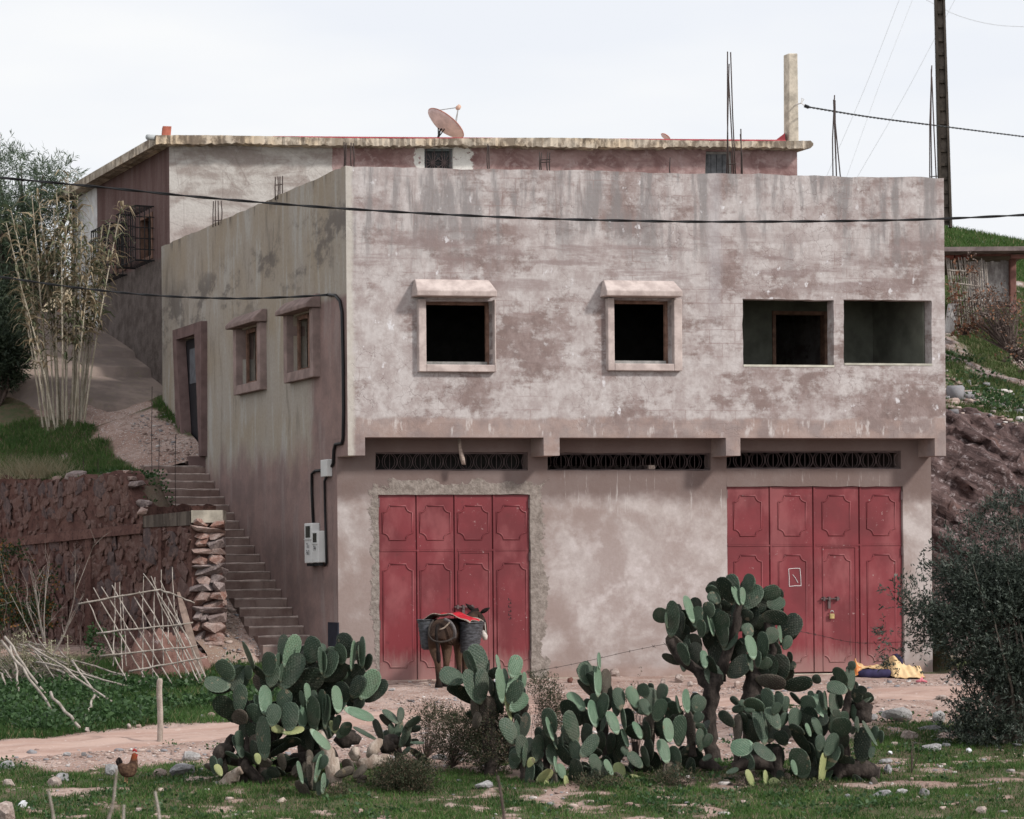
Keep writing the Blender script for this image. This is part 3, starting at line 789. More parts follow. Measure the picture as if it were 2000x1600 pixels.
def garage(seams, yt, yrail, yb, up, lo, moulds, box, wicket, boltpx):
    root = MB()
    vD = RC + 0.04
    xm = (seams[0] + seams[-1]) / 2
    Z = lambda y: fz(xm, y, vD)[1]
    U = lambda x: fz(x, 1100, vD)[0]
    fr = MB(); us = [box[0] + 0.004] + [U(s) for s in seams[1:-1]] + [box[1] - 0.004]
    zt, zr, zb = box[3] - 0.004, Z(yrail), box[2]
    fr.uvz(us[0], us[-1], vD + 0.03, vD + 0.05, zb, zt)
    gd = fr.build('garage_door', M['red'], HOUSE)
    for k in range(4):
        for (za, zc) in ((zr + 0.006, zt), (zb + 0.01, zr - 0.006)):
            lf = MB(); lf.uvz(us[k] + 0.007, us[k + 1] - 0.007, vD, vD + 0.029, za, zc)
            o = lf.build('door_leaf', M['red'], gd)
        x0, x1 = moulds[k]
        for (ya, yc) in (up, lo):
            mo = MB(); pts = outline(U(x0), U(x1), Z(yc), Z(ya), (U(x1) - U(x0)) * 0.22, vD)
            mo.tube(pts, 0.0135, 6)
            mo.build('moulding', M['red'], gd, True)
    # hinges, rib of the seams
    rb = MB()
    for k in range(1, 4):
        rb.uvz(us[k] + 0.012, us[k] + 0.04, vD - 0.012, vD - 0.001, zb + 0.01, zt)
    rb.uvz(us[0] + 0.02, us[2] - 0.01, vD - 0.009, vD - 0.001, zr - 0.02, zr + 0.004)
    rb.uvz(us[2] + 0.05, us[4] - 0.02, vD - 0.009, vD - 0.001, zr - 0.02, zr + 0.004)
    rb.build('rib', M['red'], gd)
    wk = MB()
    wa, wb = U(wicket[0]), U(wicket[1])
    wk.uvz(wa, wa + 0.02, vD - 0.012, vD - 0.001, zb + 0.02, zr - 0.03); wk.uvz(wb - 0.02, wb, vD - 0.012, vD - 0.001, zb + 0.02, zr - 0.03)
    wk.uvz(wa + 0.02, wb - 0.02, vD - 0.012, vD - 0.001, zr - 0.05, zr - 0.03)
    wk.build('wicket_frame', M['red'], gd)
    bx, by = boltpx
    ub, zbb = U(bx), Z(by)
    bo = MB(); bo.tube([P(ub - 0.02, vD - 0.035, zbb), P(ub + 0.30, vD - 0.035, zbb)], 0.013, 6)
    for du in (0.03, 0.12, 0.26):
        bo.uvz(ub + du - 0.015, ub + du + 0.015, vD - 0.055, vD - 0.002, zbb - 0.03, zbb + 0.035)
    bo.uvz(ub + 0.10, ub + 0.14, vD - 0.045, vD - 0.018, zbb - 0.16, zbb - 0.03)
    bo.build('bolt', M['rustiron'], gd)
    for (u_, z_) in ((us[0] - 0.0, zt - 0.12), (us[0], zb + 0.9), (us[-1], zt - 0.15), (us[-1], zr - 0.12), (us[-1], zb + 0.4)):
        hg = MB(); hg.tube([P(u_, vD - 0.015, z_ - 0.07), P(u_, vD - 0.015, z_ + 0.07)], 0.022, 6)
        hg.build('hinge', M['rustiron'], gd)
    return gd, U, Z, vD

gd1, U1, Z1, vD1 = garage([741, 813, 887, 962, 1037], 966, 1074, 1330, (988, 1054), (1101, 1302),
       [(748, 806), (821, 880), (895, 955), (971, 1028)], d1, (896, 957), (888, 1186))
gd2, U2, Z2, vD2 = garage([1421, 1503, 1588, 1678, 1765], 950, 1064, 1312, (968, 1046), (1084, 1293),
       [(1434, 1488), (1521, 1575), (1607, 1661), (1694, 1749)], d2, (1606, 1672), (1603, 1170))
M['chalk'] = simple('chalk', (0.72, 0.68, 0.68), 0.95, 0.05, 0.1)
ck = MB()
for a, b in (((1540, 1111), (1562, 1110)), ((1562, 1110), (1564, 1144)), ((1564, 1144), (1541, 1145)), ((1541, 1145), (1540, 1111)), ((1548, 1122), (1558, 1138))):
    pa, pb = P(U2(a[0]), vD2 - 0.004, Z2(a[1])), P(U2(b[0]), vD2 - 0.004, Z2(b[1]))
    ck.tube([pa, (pa + pb) / 2 + Vector((0.004, 0, 0.006)), pb], 0.0055, 4)
ck.build('chalk_mark', M['chalk'], gd2)
st = MB()                                              # faint stencilled characters on the first door
for i, y in enumerate((1173, 1180, 1187, 1196, 1203, 1210)):
    z = Z1(y)
    st.uvz(U1(992), U1(998), vD1 - 0.003, vD1 - 0.001, z - 0.006, z + 0.002)
    if i % 2 == 0: st.uvz(U1(992), U1(993.5), vD1 - 0.003, vD1 - 0.001, z + 0.003, z + 0.03)
    else: st.uvz(U1(996), U1(997.5), vD1 - 0.003, vD1 - 0.001, z + 0.003, z + 0.03)
st.build('stencil_mark', M['iron'], gd1)
pl = thing('padlock', P(U2(1621), vD2 - 0.04, Z2(1207)), 'brass padlock hanging from the bolt of the garage door by the olive bush', 'padlock')
m = MB(); m.uvz(U2(1617), U2(1626), vD2 - 0.055, vD2 - 0.03, Z2(1209), Z2(1199)); o = m.build('body', simple('brass', (0.45, 0.33, 0.14), 0.4, 0.5), pl); bev(o, 0.008)
uc_, zc_ = U2(1621.5), Z2(1199)
m = MB(); m.tube([P(uc_ + 0.025 * math.cos(a), vD2 - 0.043, zc_ + 0.02 + 0.03 * math.sin(a)) for a in [math.pi * k / 8 for k in range(9)]], 0.007, 6)
m.build('shackle', simple('steel', (0.4, 0.4, 0.4), 0.35, 0.5), pl, True)

# vent grilles
def grille(g, n, mat):
    a0, a1, z0, z1 = g
    m = MB(); h = z1 - z0; zc = (z0 + z1) / 2; w = (a1 - a0) / n; v = RC + 0.05; r = 0.0042
    for z in (z0 + 0.012, z1 - 0.012): m.tube([P(a0, v, z), P(a1, v, z)], 0.012, 4)
    for k in range(n + 1):
        u = a0 + k * w
        m.tube([P(min(max(u, a0 + 0.01), a1 - 0.01), v, z0), P(min(max(u, a0 + 0.01), a1 - 0.01), v, z1)], 0.0045, 4)
    for k in range(n):
        u = a0 + (k + 0.5) * w; rr = w * 0.49
        if k < n - 1: m.tube([P(u + w / 2 + rr * math.cos(a), v, zc + h * 0.48 * math.sin(a)) for a in [2 * math.pi * i / 16 for i in range(17)]], r, 4, cap=False)
        for s in (-1, 1):
            for s2 in (-1, 1):
                m.tube([P(u + s * w / 2, v, zc + s2 * h / 2), P(u + s * w * 0.22, v, zc + s2 * h * 0.24), P(u + s * w * 0.16, v, zc)], r, 4, cap=False)
    m.build('vent_grille', mat, HOUSE)
grille(g1, 10, M['rustiron']); grille(g2, 11, M['rustiron']); grille(g3, 11, M['rustiron'])
q = MB(); q.uvz(g1[0] - 0.1, g1[1] + 0.1, RC + 0.24, RC + 0.26, g1[2] - 0.1, g1[3] + 0.1)
q.build('vent_board', M['dark'], HOUSE)
# frayed rope over the first grille
rp_ = MB(); a = fz(897, 862, 0.3); b = fz(901, 908, 0.3)
rp_.tube([P(a[0], 0.3, ZB), P(a[0] + 0.01, 0.3, ZB - 0.15), P(b[0] + 0.01, 0.28, b[1] + 0.1), P(b[0] + 0.03, 0.27, b[1]), P(b[0], 0.27, b[1] + 0.03)], [0.025, 0.03, 0.04, 0.03, 0.02], 7)
tag(rp_.build('rope', simple('sisal_rope', (0.45, 0.36, 0.31), 0.95, 0.1, 0.3, 30), None, True), 'knotted pale rope end hanging below the overhang over the leftmost vent grille', 'rope')
# blue hatch at the foot of the side wall
q = MB(); (va, za), (vb, zb) = sz(662, 1216), sz(643, 1262)
q.uvz(-0.02, 0.0, va, vb, zb, za)
q.build('hatch', M['bluedoor'], HOUSE)

# ------------------------------------------------------------------ meters and cables on the side wall
def meter(x0, x1, y0, y1, label, txt):
    v0_, v1_ = sz(x1, (y0 + y1) / 2)[0], sz(x0, (y0 + y1) / 2)[0]
    za, zb_ = sz((x0 + x1) / 2, y0)[1], sz((x0 + x1) / 2, y1)[1]
    t = thing('electric_meter', P(0, (v0_ + v1_) / 2, zb_), label, 'electric meter')
    m = MB(); m.uvz(-0.13, -0.001, v0_, v1_, zb_, za); o = m.build('case', M['white'], t); bev(o, 0.012)
    m = MB(); vm = (v0_ + v1_) / 2; hw = (v1_ - v0_) * 0.28
    m.uvz(-0.138, -0.131, vm - hw, vm + hw, za - (za - zb_) * 0.36, za - (za - zb_) * 0.07)
    m.build('window', simple('meter_glass', (0.06, 0.06, 0.055), 0.2, 0.5), t)
    m = MB(); m.uvz(-0.145, -0.131, v0_ + 0.02, v1_ - 0.02, za - (za - zb_) * 0.41, za - (za - zb_) * 0.39); m.build('cover_joint', M['white'], t)
    cu = bpy.data.curves.new('writing', 'FONT'); cu.body = txt; cu.size = 0.11; cu.align_x = 'CENTER'
    tmp = bpy.data.objects.new('writing_curve', cu); COL.objects.link(tmp)
    dg = bpy.context.evaluated_depsgraph_get(); wme = bpy.data.meshes.new_from_object(tmp.evaluated_get(dg)); bpy.data.objects.remove(tmp)
    wme.materials.clear(); wme.materials.append(M['bluedoor'])
    o = bpy.data.objects.new('writing', wme); COL.objects.link(o)
    o.parent = t
    x_ = -SD; z_ = PD; y_ = Vector((0, 0, 1))
    loc = P(-0.142, vm, za - (za - zb_) * 0.62)
    o.matrix_basis = Matrix.Translation(-world_loc(t)) @ Matrix(((x_.x, y_.x, z_.x, loc.x), (x_.y, y_.y, z_.y, loc.y), (x_.z, y_.z, z_.z, loc.z), (0, 0, 0, 1)))
    m = MB(); m.uvz(-0.11, -0.03, v0_ + 0.05, v1_ - 0.05, zb_ - 0.05, zb_ - 0.001); m.build('gland', M['cable'], t)
meter(610, 625, 1022, 1100, 'larger white electric meter on the shaded side wall, nearer the stairs', 'Tu\nPa0')
meter(625, 637, 1037, 1099, 'smaller white electric meter on the shaded side wall, nearer the house corner', 'P4')
(va, za), (vb, zb) = sz(649, 897), sz(637, 932)
m = MB(); m.uvz(-0.09, -0.001, va, vb, zb, za); o = m.build('junction_box', M['white']); bev(o, 0.01)
tag(o, 'white junction box on the side wall high above the meters', 'junction box')
def wall_cable(pix, label, r=0.022, off=0.03):
    pts = [P(-off, *sz(x, y, off)) for x, y in pix]
    m = MB(); m.tube(pts, r, 6)
    o = m.build('electric_cable', M['cable'], None, True)
    return tag(o, label, 'cable')
wall_cable([(640, 576), (655, 577), (664, 588), (668, 610), (670, 700), (671, 800), (670, 856), (668, 866), (655, 868), (652, 880), (651, 905), (648, 911)], 'black cable running down the house corner to the junction box', 0.026)
wall_cable([(637, 918), (615, 920), (609, 926), (609, 960), (612, 1024)], 'black cable looping left from the junction box to the larger meter', 0.024)
wall_cable([(638, 930), (634, 940), (635, 1000), (637, 1060), (638, 1100), (635, 1105)], 'black cable dropping straight from the junction box past the smaller meter', 0.02)

# ------------------------------------------------------------------ back house
ZR = 10.0
fa = BU(400, 283)[1]
ZF1 = BU(900, 270, 0.3)[1]; ZF0 = BU(900, 285, 0.3)[1]
BW_, BLn = BU(1557, 310)[0], 7.6
BACK = thing('roof_house', BP(6, 3, 5.5), 'low pink house on the hill behind with a cream edged flat roof', 'house')
b1 = BU(827, 0)[0], BU(883, 0)[0], BU(850, 336)[1], BU(850, 289)[1]
b2 = BU(1375, 0)[0], BU(1429, 0)[0], BU(1400, 350)[1], BU(1400, 295)[1]
wall_mesh('wall', B0, BF, SD * 0.25, 0.0, BW_, 4.6, ZF0 + 0.03, [(b1[0], b1[1], b1[2] - 0.3, b1[3]), (b2[0], b2[1], b2[2] - 0.3, b2[3])], 0.3, 0.006, None, [M['back'], M['backside']], BACK, (1, 0), 21)
sA = BSV(300, 470); sB = BSV(283, 470)
w1v = (BSV(299, 470)[0], BSV(281, 470)[0] + 0.3, BSV(290, 508)[1], BSV(290, 418)[1])
w2v = (BSV(246, 470)[0], BSV(233, 470)[0] + 0.3, BSV(240, 530)[1], BSV(240, 452)[1])
dvv = (BSV(186, 600)[0], BSV(173, 600)[0], 6.6, BSV(180, 470)[1])
wall_mesh('wall', B0 + SD * 0.25, SD, BF * 0.25, 0.0, BLn - 0.25, 4.6, ZF0 + 0.03, [(h[0] - 0.25, h[1] - 0.25, h[2], h[3]) for h in (w1v, w2v, dvv)], 0.4, 0.008, None, [M['backside']], BACK, (0, 0), 22)
wall_mesh('wall', B0 + SD * BLn, BF, SD * 0.25, 0.0, BW_, 4.6, ZF0, [], 1.0, 0.006, None, [M['back']], BACK, (0, 0), 23)
wall_mesh('wall', B0 + BF * BW_ + SD * 0.25, SD, -BF * 0.25, 0.0, BLn - 0.25, 4.6, ZF0, [], 1.0, 0.006, None, [M['back']], BACK, (0, 0), 24)
# roof slab with a crumbling edge
ue = BU(1578, 283, 0.3)[0]
uu = np.linspace(-0.35, ue, 240); rg = np.random.default_rng(5)
m = MB(); ring_ = []
for k, u in enumerate(uu):
    dz0 = rg.normal(0, 0.012) + 0.012 * math.sin(u * 1.3); dz1 = 0.02 * math.sin(u * 0.9 + 1)
    drop = 0.06 * (1 if k == len(uu) - 1 else 0)
    fr_ = -0.32 + rg.normal(0, 0.012)
    ring_.append([BP(u, fr_, ZF0 + dz0 + drop), BP(u, fr_ - 0.01, ZF1 + dz1 - drop), BP(u, BLn + 0.3, ZF1 + dz1), BP(u, BLn + 0.3, ZF0)])
for a, b in zip(ring_[:-1], ring_[1:]):
    m.add(a + b, [(0, 4, 5, 1), (1, 5, 6, 2), (3, 2, 6, 7), (0, 3, 7, 4)])
m.add(ring_[0], [(0, 1, 2, 3)]); m.add(ring_[-1], [(3, 2, 1, 0)])
m.build('roof', M['fascia'], BACK)
m = MB(); m.hexa([BP(2.0, -0.22, ZF1 + 0.005), BP(ue - 0.5, -0.22, ZF1 + 0.005), BP(ue - 0.5, 0.15, ZF1 + 0.005), BP(2.0, 0.15, ZF1 + 0.005),
                  BP(2.0, -0.2, ZF1 + 0.035), BP(ue - 0.5, -0.2, ZF1 + 0.035), BP(ue - 0.5, 0.15, ZF1 + 0.035), BP(2.0, 0.15, ZF1 + 0.035)])
m.build('roof_coating', M['redlead'], BACK)
# small windows of its front
def back_window(b, star):
    m = MB(); e = 0.05
    a0, a1, z0, z1 = b; z0 -= 0.3
    def bx(p, q, r, s, v0=0.08, v1=0.14):
        m.hexa([BP(p, v0, r), BP(q, v0, r), BP(q, v1, r), BP(p, v1, r), BP(p, v0, s), BP(q, v0, s), BP(q, v1, s), BP(p, v1, s)])
    bx(a0 + 0.002, a0 + e, z0, z1 - 0.002); bx(a1 - e, a1 - 0.002, z0, z1 - 0.002); bx(a0 + e, a1 - e, z1 - e, z1 - 0.002)
    w = m.build('window', simple('blue_grey_frame', (0.13, 0.155, 0.165), 0.6, 0.3) if star else M['greywood'], BACK)
    if star:
        m = MB()
        for cu_ in (0.3, 0.72):
            uc = a0 + (a1 - a0) * cu_; zc = (z0 + z1) / 2 + 0.1
            for k in range(6):
                an = math.pi * k / 6; r = (a1 - a0) * 0.3
                m.tube([BP(uc - r * math.cos(an), 0.05, zc - r * math.sin(an) * 1.2), BP(uc + r * math.cos(an), 0.05, zc + r * math.sin(an) * 1.2)], 0.008, 4)
        for k in range(4):
            u = a0 + e + (a1 - a0 - 2 * e) * k / 3
            m.tube([BP(u, 0.05, z0), BP(u, 0.05, z1)], 0.009, 4)
        m.build('grille', M['rustiron'], w)
        m = MB(); m.hexa([BP(a0 + e, 0.16, z0), BP(a1 - e, 0.16, z0), BP(a1 - e, 0.18, z0), BP(a0 + e, 0.18, z0), BP(a0 + e, 0.16, z1), BP(a1 - e, 0.16, z1), BP(a1 - e, 0.18, z1), BP(a0 + e, 0.18, z1)])
        m.build('pane', simple('dark_pane', (0.012, 0.012, 0.014), 0.25, 0.4), w)
    else:
        n = 4
        for k in range(n):
            p = a0 + e + (a1 - a0 - 2 * e) * k / n; q = a0 + e + (a1 - a0 - 2 * e) * (k + 1) / n - 0.012
            mm = MB(); mm.hexa([BP(p, 0.10, z0), BP(q, 0.10, z0), BP(q, 0.13, z0), BP(p, 0.13, z0), BP(p, 0.10, z1 - e), BP(q, 0.10, z1 - e), BP(q, 0.13, z1 - e), BP(p, 0.13, z1 - e)])
            mm.build('plank', simple('slate_planks', (0.12, 0.125, 0.135), 0.8, 0.2, 0.35, 7), w)
back_window(b1, True); back_window(b2, False)
# caged side windows
def Bq(o_, v, z): 
    r = B0 + PD * o_ + SD * v; return Vector((r.x, r.y, z))
def caged(wv, ztop, zbot, v0, v1, out):
    m = MB()
    for (a, b, c, d) in ((wv[0], wv[0] + 0.09, wv[2], wv[3]), (wv[1] - 0.09, wv[1], wv[2], wv[3])):
        m.hexa([Bq(0.02, a, c), Bq(-0.2, a, c), Bq(-0.2, b, c), Bq(0.02, b, c), Bq(0.02, a, d), Bq(-0.2, a, d), Bq(-0.2, b, d), Bq(0.02, b, d)])
    for (c, d) in ((wv[2], wv[2] + 0.07), (wv[3] - 0.07, wv[3])):
        a, b = wv[0] + 0.07, wv[1] - 0.07
        m.hexa([Bq(0.015, a, c), Bq(-0.19, a, c), Bq(-0.19, b, c), Bq(0.015, b, c), Bq(0.015, a, d), Bq(-0.19, a, d), Bq(-0.19, b, d), Bq(0.015, b, d)])
    w = m.build('window', M['wood'], BACK)
    m = MB()
    m.hexa([Bq(-0.15, wv[0], wv[2]), Bq(-0.18, wv[0], wv[2]), Bq(-0.18, wv[1], wv[2]), Bq(-0.15, wv[1], wv[2]), Bq(-0.15, wv[0], wv[3]), Bq(-0.18, wv[0], wv[3]), Bq(-0.18, wv[1], wv[3]), Bq(-0.15, wv[1], wv[3])])
    m.build('pane', M['dark'], w)
    m = MB(); r = 0.013
    nz_ = 5
    for k in range(nz_ + 1):
        z = zbot + (ztop - zbot) * k / nz_
        m.tube([Bq(0.0, v0, z), Bq(out, v0, z), Bq(out, v1, z), Bq(0.0, v1, z)], r * (1.3 if k in (0, nz_) else 1), 4)
    for k in range(9):
        v = v0 + (v1 - v0) * k / 8
        m.tube([Bq(0, v, zbot), Bq(out, v, zbot), Bq(out, v, ztop), Bq(0, v, ztop)], r, 4)
    for k in range(1, 4):
        for v in (v0, v1):
            m.tube([Bq(out * k / 4, v, zbot), Bq(out * k / 4, v, ztop)], r, 4)
    m.build('cage', M['iron'], w)
caged(w1v, BSV(300, 404)[1], BSV(300, 510)[1], BSV(300, 470)[0] - 0.05, BSV(300, 470)[0] + 1.35, 0.40)
caged(w2v, BSV(247, 438)[1], BSV(247, 538)[1], BSV(247, 480)[0] - 0.05, BSV(247, 480)[0] + 1.35, 0.40)
m = MB(); m.hexa([Bq(-0.1, dvv[0], dvv[2]), Bq(-0.13, dvv[0], dvv[2]), Bq(-0.13, dvv[1], dvv[2]), Bq(-0.1, dvv[1], dvv[2]), Bq(-0.1, dvv[0], dvv[3]), Bq(-0.13, dvv[0], dvv[3]), Bq(-0.13, dvv[1], dvv[3]), Bq(-0.1, dvv[1], dvv[3])])
m.build('door', M['iron'], BACK)
# ------------------------------------------------------------------ terrain
A0x = A0.x
def VW(X, Y):
    rx, ry = X - A0x, Y - 40.0
    return rx * SD.x + ry * SD.y, rx * PD.x + ry * PD.y
ROADX = [-60, -6.3, -1.7, 1.5, 6.4, 60]; ROADY = [6, 31.5, 34.5, 35.8, 37.3, 50]
def road_c(X): return np.interp(X, ROADX, ROADY)
PIER_R, PIER_L = at(437, 1290, 41.2), at(376, 1290, 41.2)
WO = Vector((PIER_L.x, 41.2, 0)); WDIR = Vector((-0.57, 0.82, 0)).normalized(); WBK = Vector((WDIR.y, -WDIR.x, 0))
def TDW(X, Y):
    rx, ry = X - WO.x, Y - WO.y
    return rx * WDIR.x + ry * WDIR.y, rx * WBK.x + ry * WBK.y

def hill_right(X, Y):
    b = np.interp(Y, [40.3, 42.0, 43.2, 44.8, 46.3, 50, 54, 62, 75, 95, 140, 300], [0, 0.3, 1.3, 3.4, 4.5, 5.4, 6.8, 9.3, 12.75, 12.6, 6, 2])
    return b - 0.2 * np.clip(X - 8.0, 0, 60) * sstep(41, 47, Y)

def H(X, Y, low=True):
    X = np.asarray(X, float); Y = np.asarray(Y, float)
    z = np.interp(Y, [-60, 0, 20, 25.5, 27, 30, 33, 36, 39, 40.5, 60], [-1.5, -1.3, -1.0, -0.78, -0.70, -0.55, -0.35, -0.17, -0.04, 0, 0])
    v, w = VW(X, Y)
    left = sstep(-0.1, 1.2, w) * 0.5 * sstep(38.5, 43.5, Y)
    yy = Y - 0.187 * (X + 6.7)
    mid = np.interp(yy, [49.6, 50.2, 51.5, 58, 62, 75, 95, 140, 300], [0, 5.0, 5.5, 7.0, 9.0, 13, 13, 8, 4])
    lm = sstep(-6.3, -7.0, X)
    mid = mid * (1 - lm) + lm * np.interp(Y, [88, 112, 140, 300], [0, 13, 12, 5])
    hr = hill_right(X, Y)
    if low: hr = hr - 0.5 * sstep(41.5, 42.6, Y) * sstep(63.5, 62, Y)
    m = sstep(7.0, 7.35, X - 0.5 * sstep(43, 46, Y) * -1)
    z = z + left + mid * (1 - m) + hr * m
    near = sstep(46, 38, Y)
    z = z + (fbm(X * 1.3, Y * 1.3, 4) - 0.5) * 0.10 * near + (fbm(X * 6, Y * 6, 3) - 0.5) * 0.035 * near * sstep(41, 39.8, Y)
    # the mound the cacti stand on
    z = z + 0.12 * np.exp(-((X + 2.3) / 1.0) ** 2 - ((Y - 28.6) / 0.8) ** 2) + 0.08 * np.exp(-((X - 2.6) / 1.6) ** 2 - ((Y - 28.6) / 0.7) ** 2)
    # keep the road and the wheel way smooth
    return z

def zfoot(x, y): return float(H(np.array([x]), np.array([y]))[0])
def ground_at(px, py, y0=24.0, y1=41.0):
    """where the ray through a pixel meets the ground"""
    Ys = np.linspace(y0, y1, 1200)
    p = [at(px, py, 1.0)]
    d = p[0]
    X = d.x * Ys; Z = EYE + (d.z - EYE) * Ys
    g = H(X, Ys)
    k = np.argmax(Z <= g)
    if Z[k] > g[k]: k = len(Ys) - 1
    return Vector((X[k], Ys[k], g[k]))

def grass_mask(X, Y):
    n = fbm(X * 0.9 + 3, Y * 0.9, 4)
    n2 = fbm(X * 3.1, Y * 3.1 + 9, 3)
    lim = 29.75 + 3.6 * sstep(3.2, 4.8, X) + (n - 0.5) * 3.0
    g = sstep(lim + 0.25, lim - 0.35, Y) * sstep(0.37, 0.53, n2 * 0.6 + n * 0.4 + 0.05)
    rc = road_c(X)
    bank = sstep(-3.0, -3.7, X - 0.15 * (Y - 34) + (n - 0.5) * 1.5) * sstep(rc + 0.9, rc + 1.4, Y + (n2 - 0.5) * 0.5) * sstep(43, 41, Y)
    return np.clip(np.maximum(g, bank), 0, 1)

xs = np.concatenate([-np.geomspace(260, 9.4, 26), np.arange(-9.3, 9.31, 0.075), np.geomspace(9.4, 260, 26)])
ys = np.concatenate([np.linspace(-60, 22, 28), np.arange(22.5, 42.6, 0.075), np.arange(43, 64, 0.5), np.geomspace(65, 320, 30)])
GX, GY = np.meshgrid(xs, ys)
GZ = H(GX, GY)
gm = grass_mask(GX, GY)
gm = np.where((GX > 6.4) & (GY > 41.5), 1.0, gm); gm = np.where(GY > 64, 1.0, gm)
dark_soil = np.clip(np.exp(-((GX + 1.9) / 1.5) ** 2 - ((GY - 28.4) / 0.7) ** 2) + np.exp(-((GX - 2.2) / 2.6) ** 2 - ((GY - 28.5) / 0.8) ** 2), 0, 1)  # soil darker in patches round the cactus feet
grav = sstep(0.42, 0.62, fbm(GX * 0.7 + 40, GY * 0.7, 4)) * sstep(28.5, 30, GY)

def mat_ground():
    t = NT('dirt_ground', 0.95, 0.1)
    p = t.position(); (r, g, b), _ = t.attr()
    n = t.noise(p, 1.1, 8, 0.62); n2 = t.noise(p, 9, 7, 0.65); n3 = t.noise(p, 45, 4, 0.6)
    c = t.mix(t.rng(n, 0.38, 0.62), (0.32, 0.215, 0.18), (0.44, 0.33, 0.29))
    c = t.mix(t.rng(n2, 0.45, 0.66), c, (0.26, 0.17, 0.14))
    vo = t.voro(p, 26, 'F1', 'Color'); 
    peb = t.math('MAXIMUM', t.rng(t.voro(p, 26), 0.36, 0.26), t.math('MULTIPLY', t.rng(t.voro(t.mul(p, (1, 1, 1), (3, 3, 3)), 13), 0.34, 0.28), t.rng(n2, 0.5, 0.6)))
    pebc = t.mix(t.xyz(vo)[0], (0.25, 0.19, 0.175), (0.62, 0.55, 0.52))
    c = t.mix(t.math('MULTIPLY', peb, t.math('MULTIPLY_ADD', b, 0.5, 0.5)), c, pebc)
    c = t.mix(t.math('MULTIPLY', g, 0.75), c, (0.085, 0.062, 0.05))
    gc = t.mix(t.rng(n2, 0.35, 0.65), (0.05, 0.075, 0.028), (0.11, 0.085, 0.055))
    c = t.mix(t.rng(r, 0.15, 0.7, 0, 0.92), c, gc)
    h = t.math('ADD', t.math('MULTIPLY', peb, 0.5), t.math('ADD', n2, t.math('MULTIPLY', n3, 0.3)))
    return t.done(c, t.bump(h, 0.6, 0.03))
M['ground'] = mat_ground()
me = grid_mesh('ground', GX, GY, GZ, np.stack([gm, dark_soil, grav], -1))
tag(link('ground', me, M['ground'], None, True), kind='structure')

# dirt road
rx = np.arange(-24, 22, 0.12); tt = np.linspace(-1, 1, 15)
RX, RT = np.meshgrid(rx, tt)
dx = 0.46
edge = 0.85 + (fbm(RX * 1.6, RT * 0 + 3, 3) - 0.5) * 0.5
RY = road_c(RX) + RT * edge
RZ = H(RX, RY) + 0.014 - 0.016 * (np.abs(RT) > 0.97) + 0.012 * np.cos(RT * 9.4)
def mat_road():
    t = NT('packed_dirt', 0.95, 0.08)
    p = t.position((0, 0, 0), -0.40)
    n = t.noise(t.mul(p, (0.35, 2.6, 1)), 1.4, 7, 0.62); n2 = t.noise(p, 14, 6, 0.66)
    c = t.mix(t.rng(n, 0.36, 0.64), (0.37, 0.245, 0.205), (0.45, 0.325, 0.28))
    c = t.mix(t.rng(n2, 0.58, 0.72), c, (0.56, 0.47, 0.43))
    return t.done(c, t.bump(n2, 0.4, 0.02))
tag(link('dirt_road', grid_mesh('dirt_road', RX, RY, RZ), mat_road(), None, True), kind='structure')

# ------------------------------------------------------------------ left hillside above the retaining wall
def wall_top(t):
    return np.interp(t, [-0.6, 1.62, 1.66, 1.95, 2.3, 2.6, 5, 7.5, 12, 30], [2.5, 2.5, 2.66, 2.82, 3.25, 3.42, 3.45, 3.52, 3.6, 4.2])
STV0, STZ0, STDV, STDZ = 1.585, 0.56, 0.2845, 0.15
def ramp_z(v): return np.interp(v, [10.75, 11.4, 12.6, 15, 19.5], [4.95, 5.2, 5.62, 6.3, 7.45])
def hill_left(X, Y):
    v, w = VW(X, Y); t, d = TDW(X, Y)
    st = np.clip(STZ0 + (v - STV0) / STDV * STDZ - 0.16, 0.15, 3.66)
    ter = wall_top(t) - 0.10 + 0.10 * np.clip(d, 0, 6)
    blend = sstep(1.25, 1.75, w) * sstep(3.3, 4.2, v)
    a = st * (1 - blend) + np.maximum(ter, st) * blend
    up = 3.12 + 0.04 * np.clip(t, 0, 16) + 0.2 * np.clip(d, 0, 4.5) + np.interp(Y, [46.7, 51, 56, 60, 80, 100], [0, 1.45, 2.3, 2.6, 3.2, 3.4])
    k = sstep(6.9, 8.2, v)
    z = a * (1 - k) + up * k
    z = z - 0.9 * sstep(1.75, 1.25, v)
    z = z + (fbm(X * 1.2 + 7, Y * 1.2, 4) - 0.5) * 0.22 * sstep(8, 9.5, v) + (fbm(X * 4, Y * 4 + 3, 3) - 0.5) * 0.22 * sstep(1.0, 1.3, w) * sstep(3.0, 3.6, v) * sstep(8, 7, v)
    k = sstep(10.7, 10.95, v) * sstep(21, 19, v) * sstep(2.9, 2.5, w - 0.35 * np.clip(v - 11.2, 0, 3))
    return z * (1 - k) + np.minimum(z, ramp_z(v) - 0.10) * k
vv = np.concatenate([np.arange(1.2, 14, 0.1), np.arange(14, 24, 0.25), np.geomspace(24.3, 70, 24)])
ff = np.concatenate([np.linspace(0, 1, 46)[:-1], 1 + np.geomspace(0.02, 30, 30)])
LV = np.repeat(vv[:, None], len(ff), 1)
tw = (LV[:, :1])
w_wall = 1.86 + (LV - 1.93) * (0.19 / 0.98) + 0.03          # where the back of the wall crosses this row
w_in = np.where(LV < 7.66, 0.75, np.where(LV < 10.3, -0.03, -1.6))
w_out = np.where(LV < 30, w_wall, w_wall)
LW = w_in + (w_out - 0.05 - w_in) * np.clip(ff, 0, 1)[None, :] 
wide = np.clip(ff - 1, 0, None)[None, :]
LW = LW + wide * sstep(14, 24, LV)                           # far up the slope the ground runs on to the left
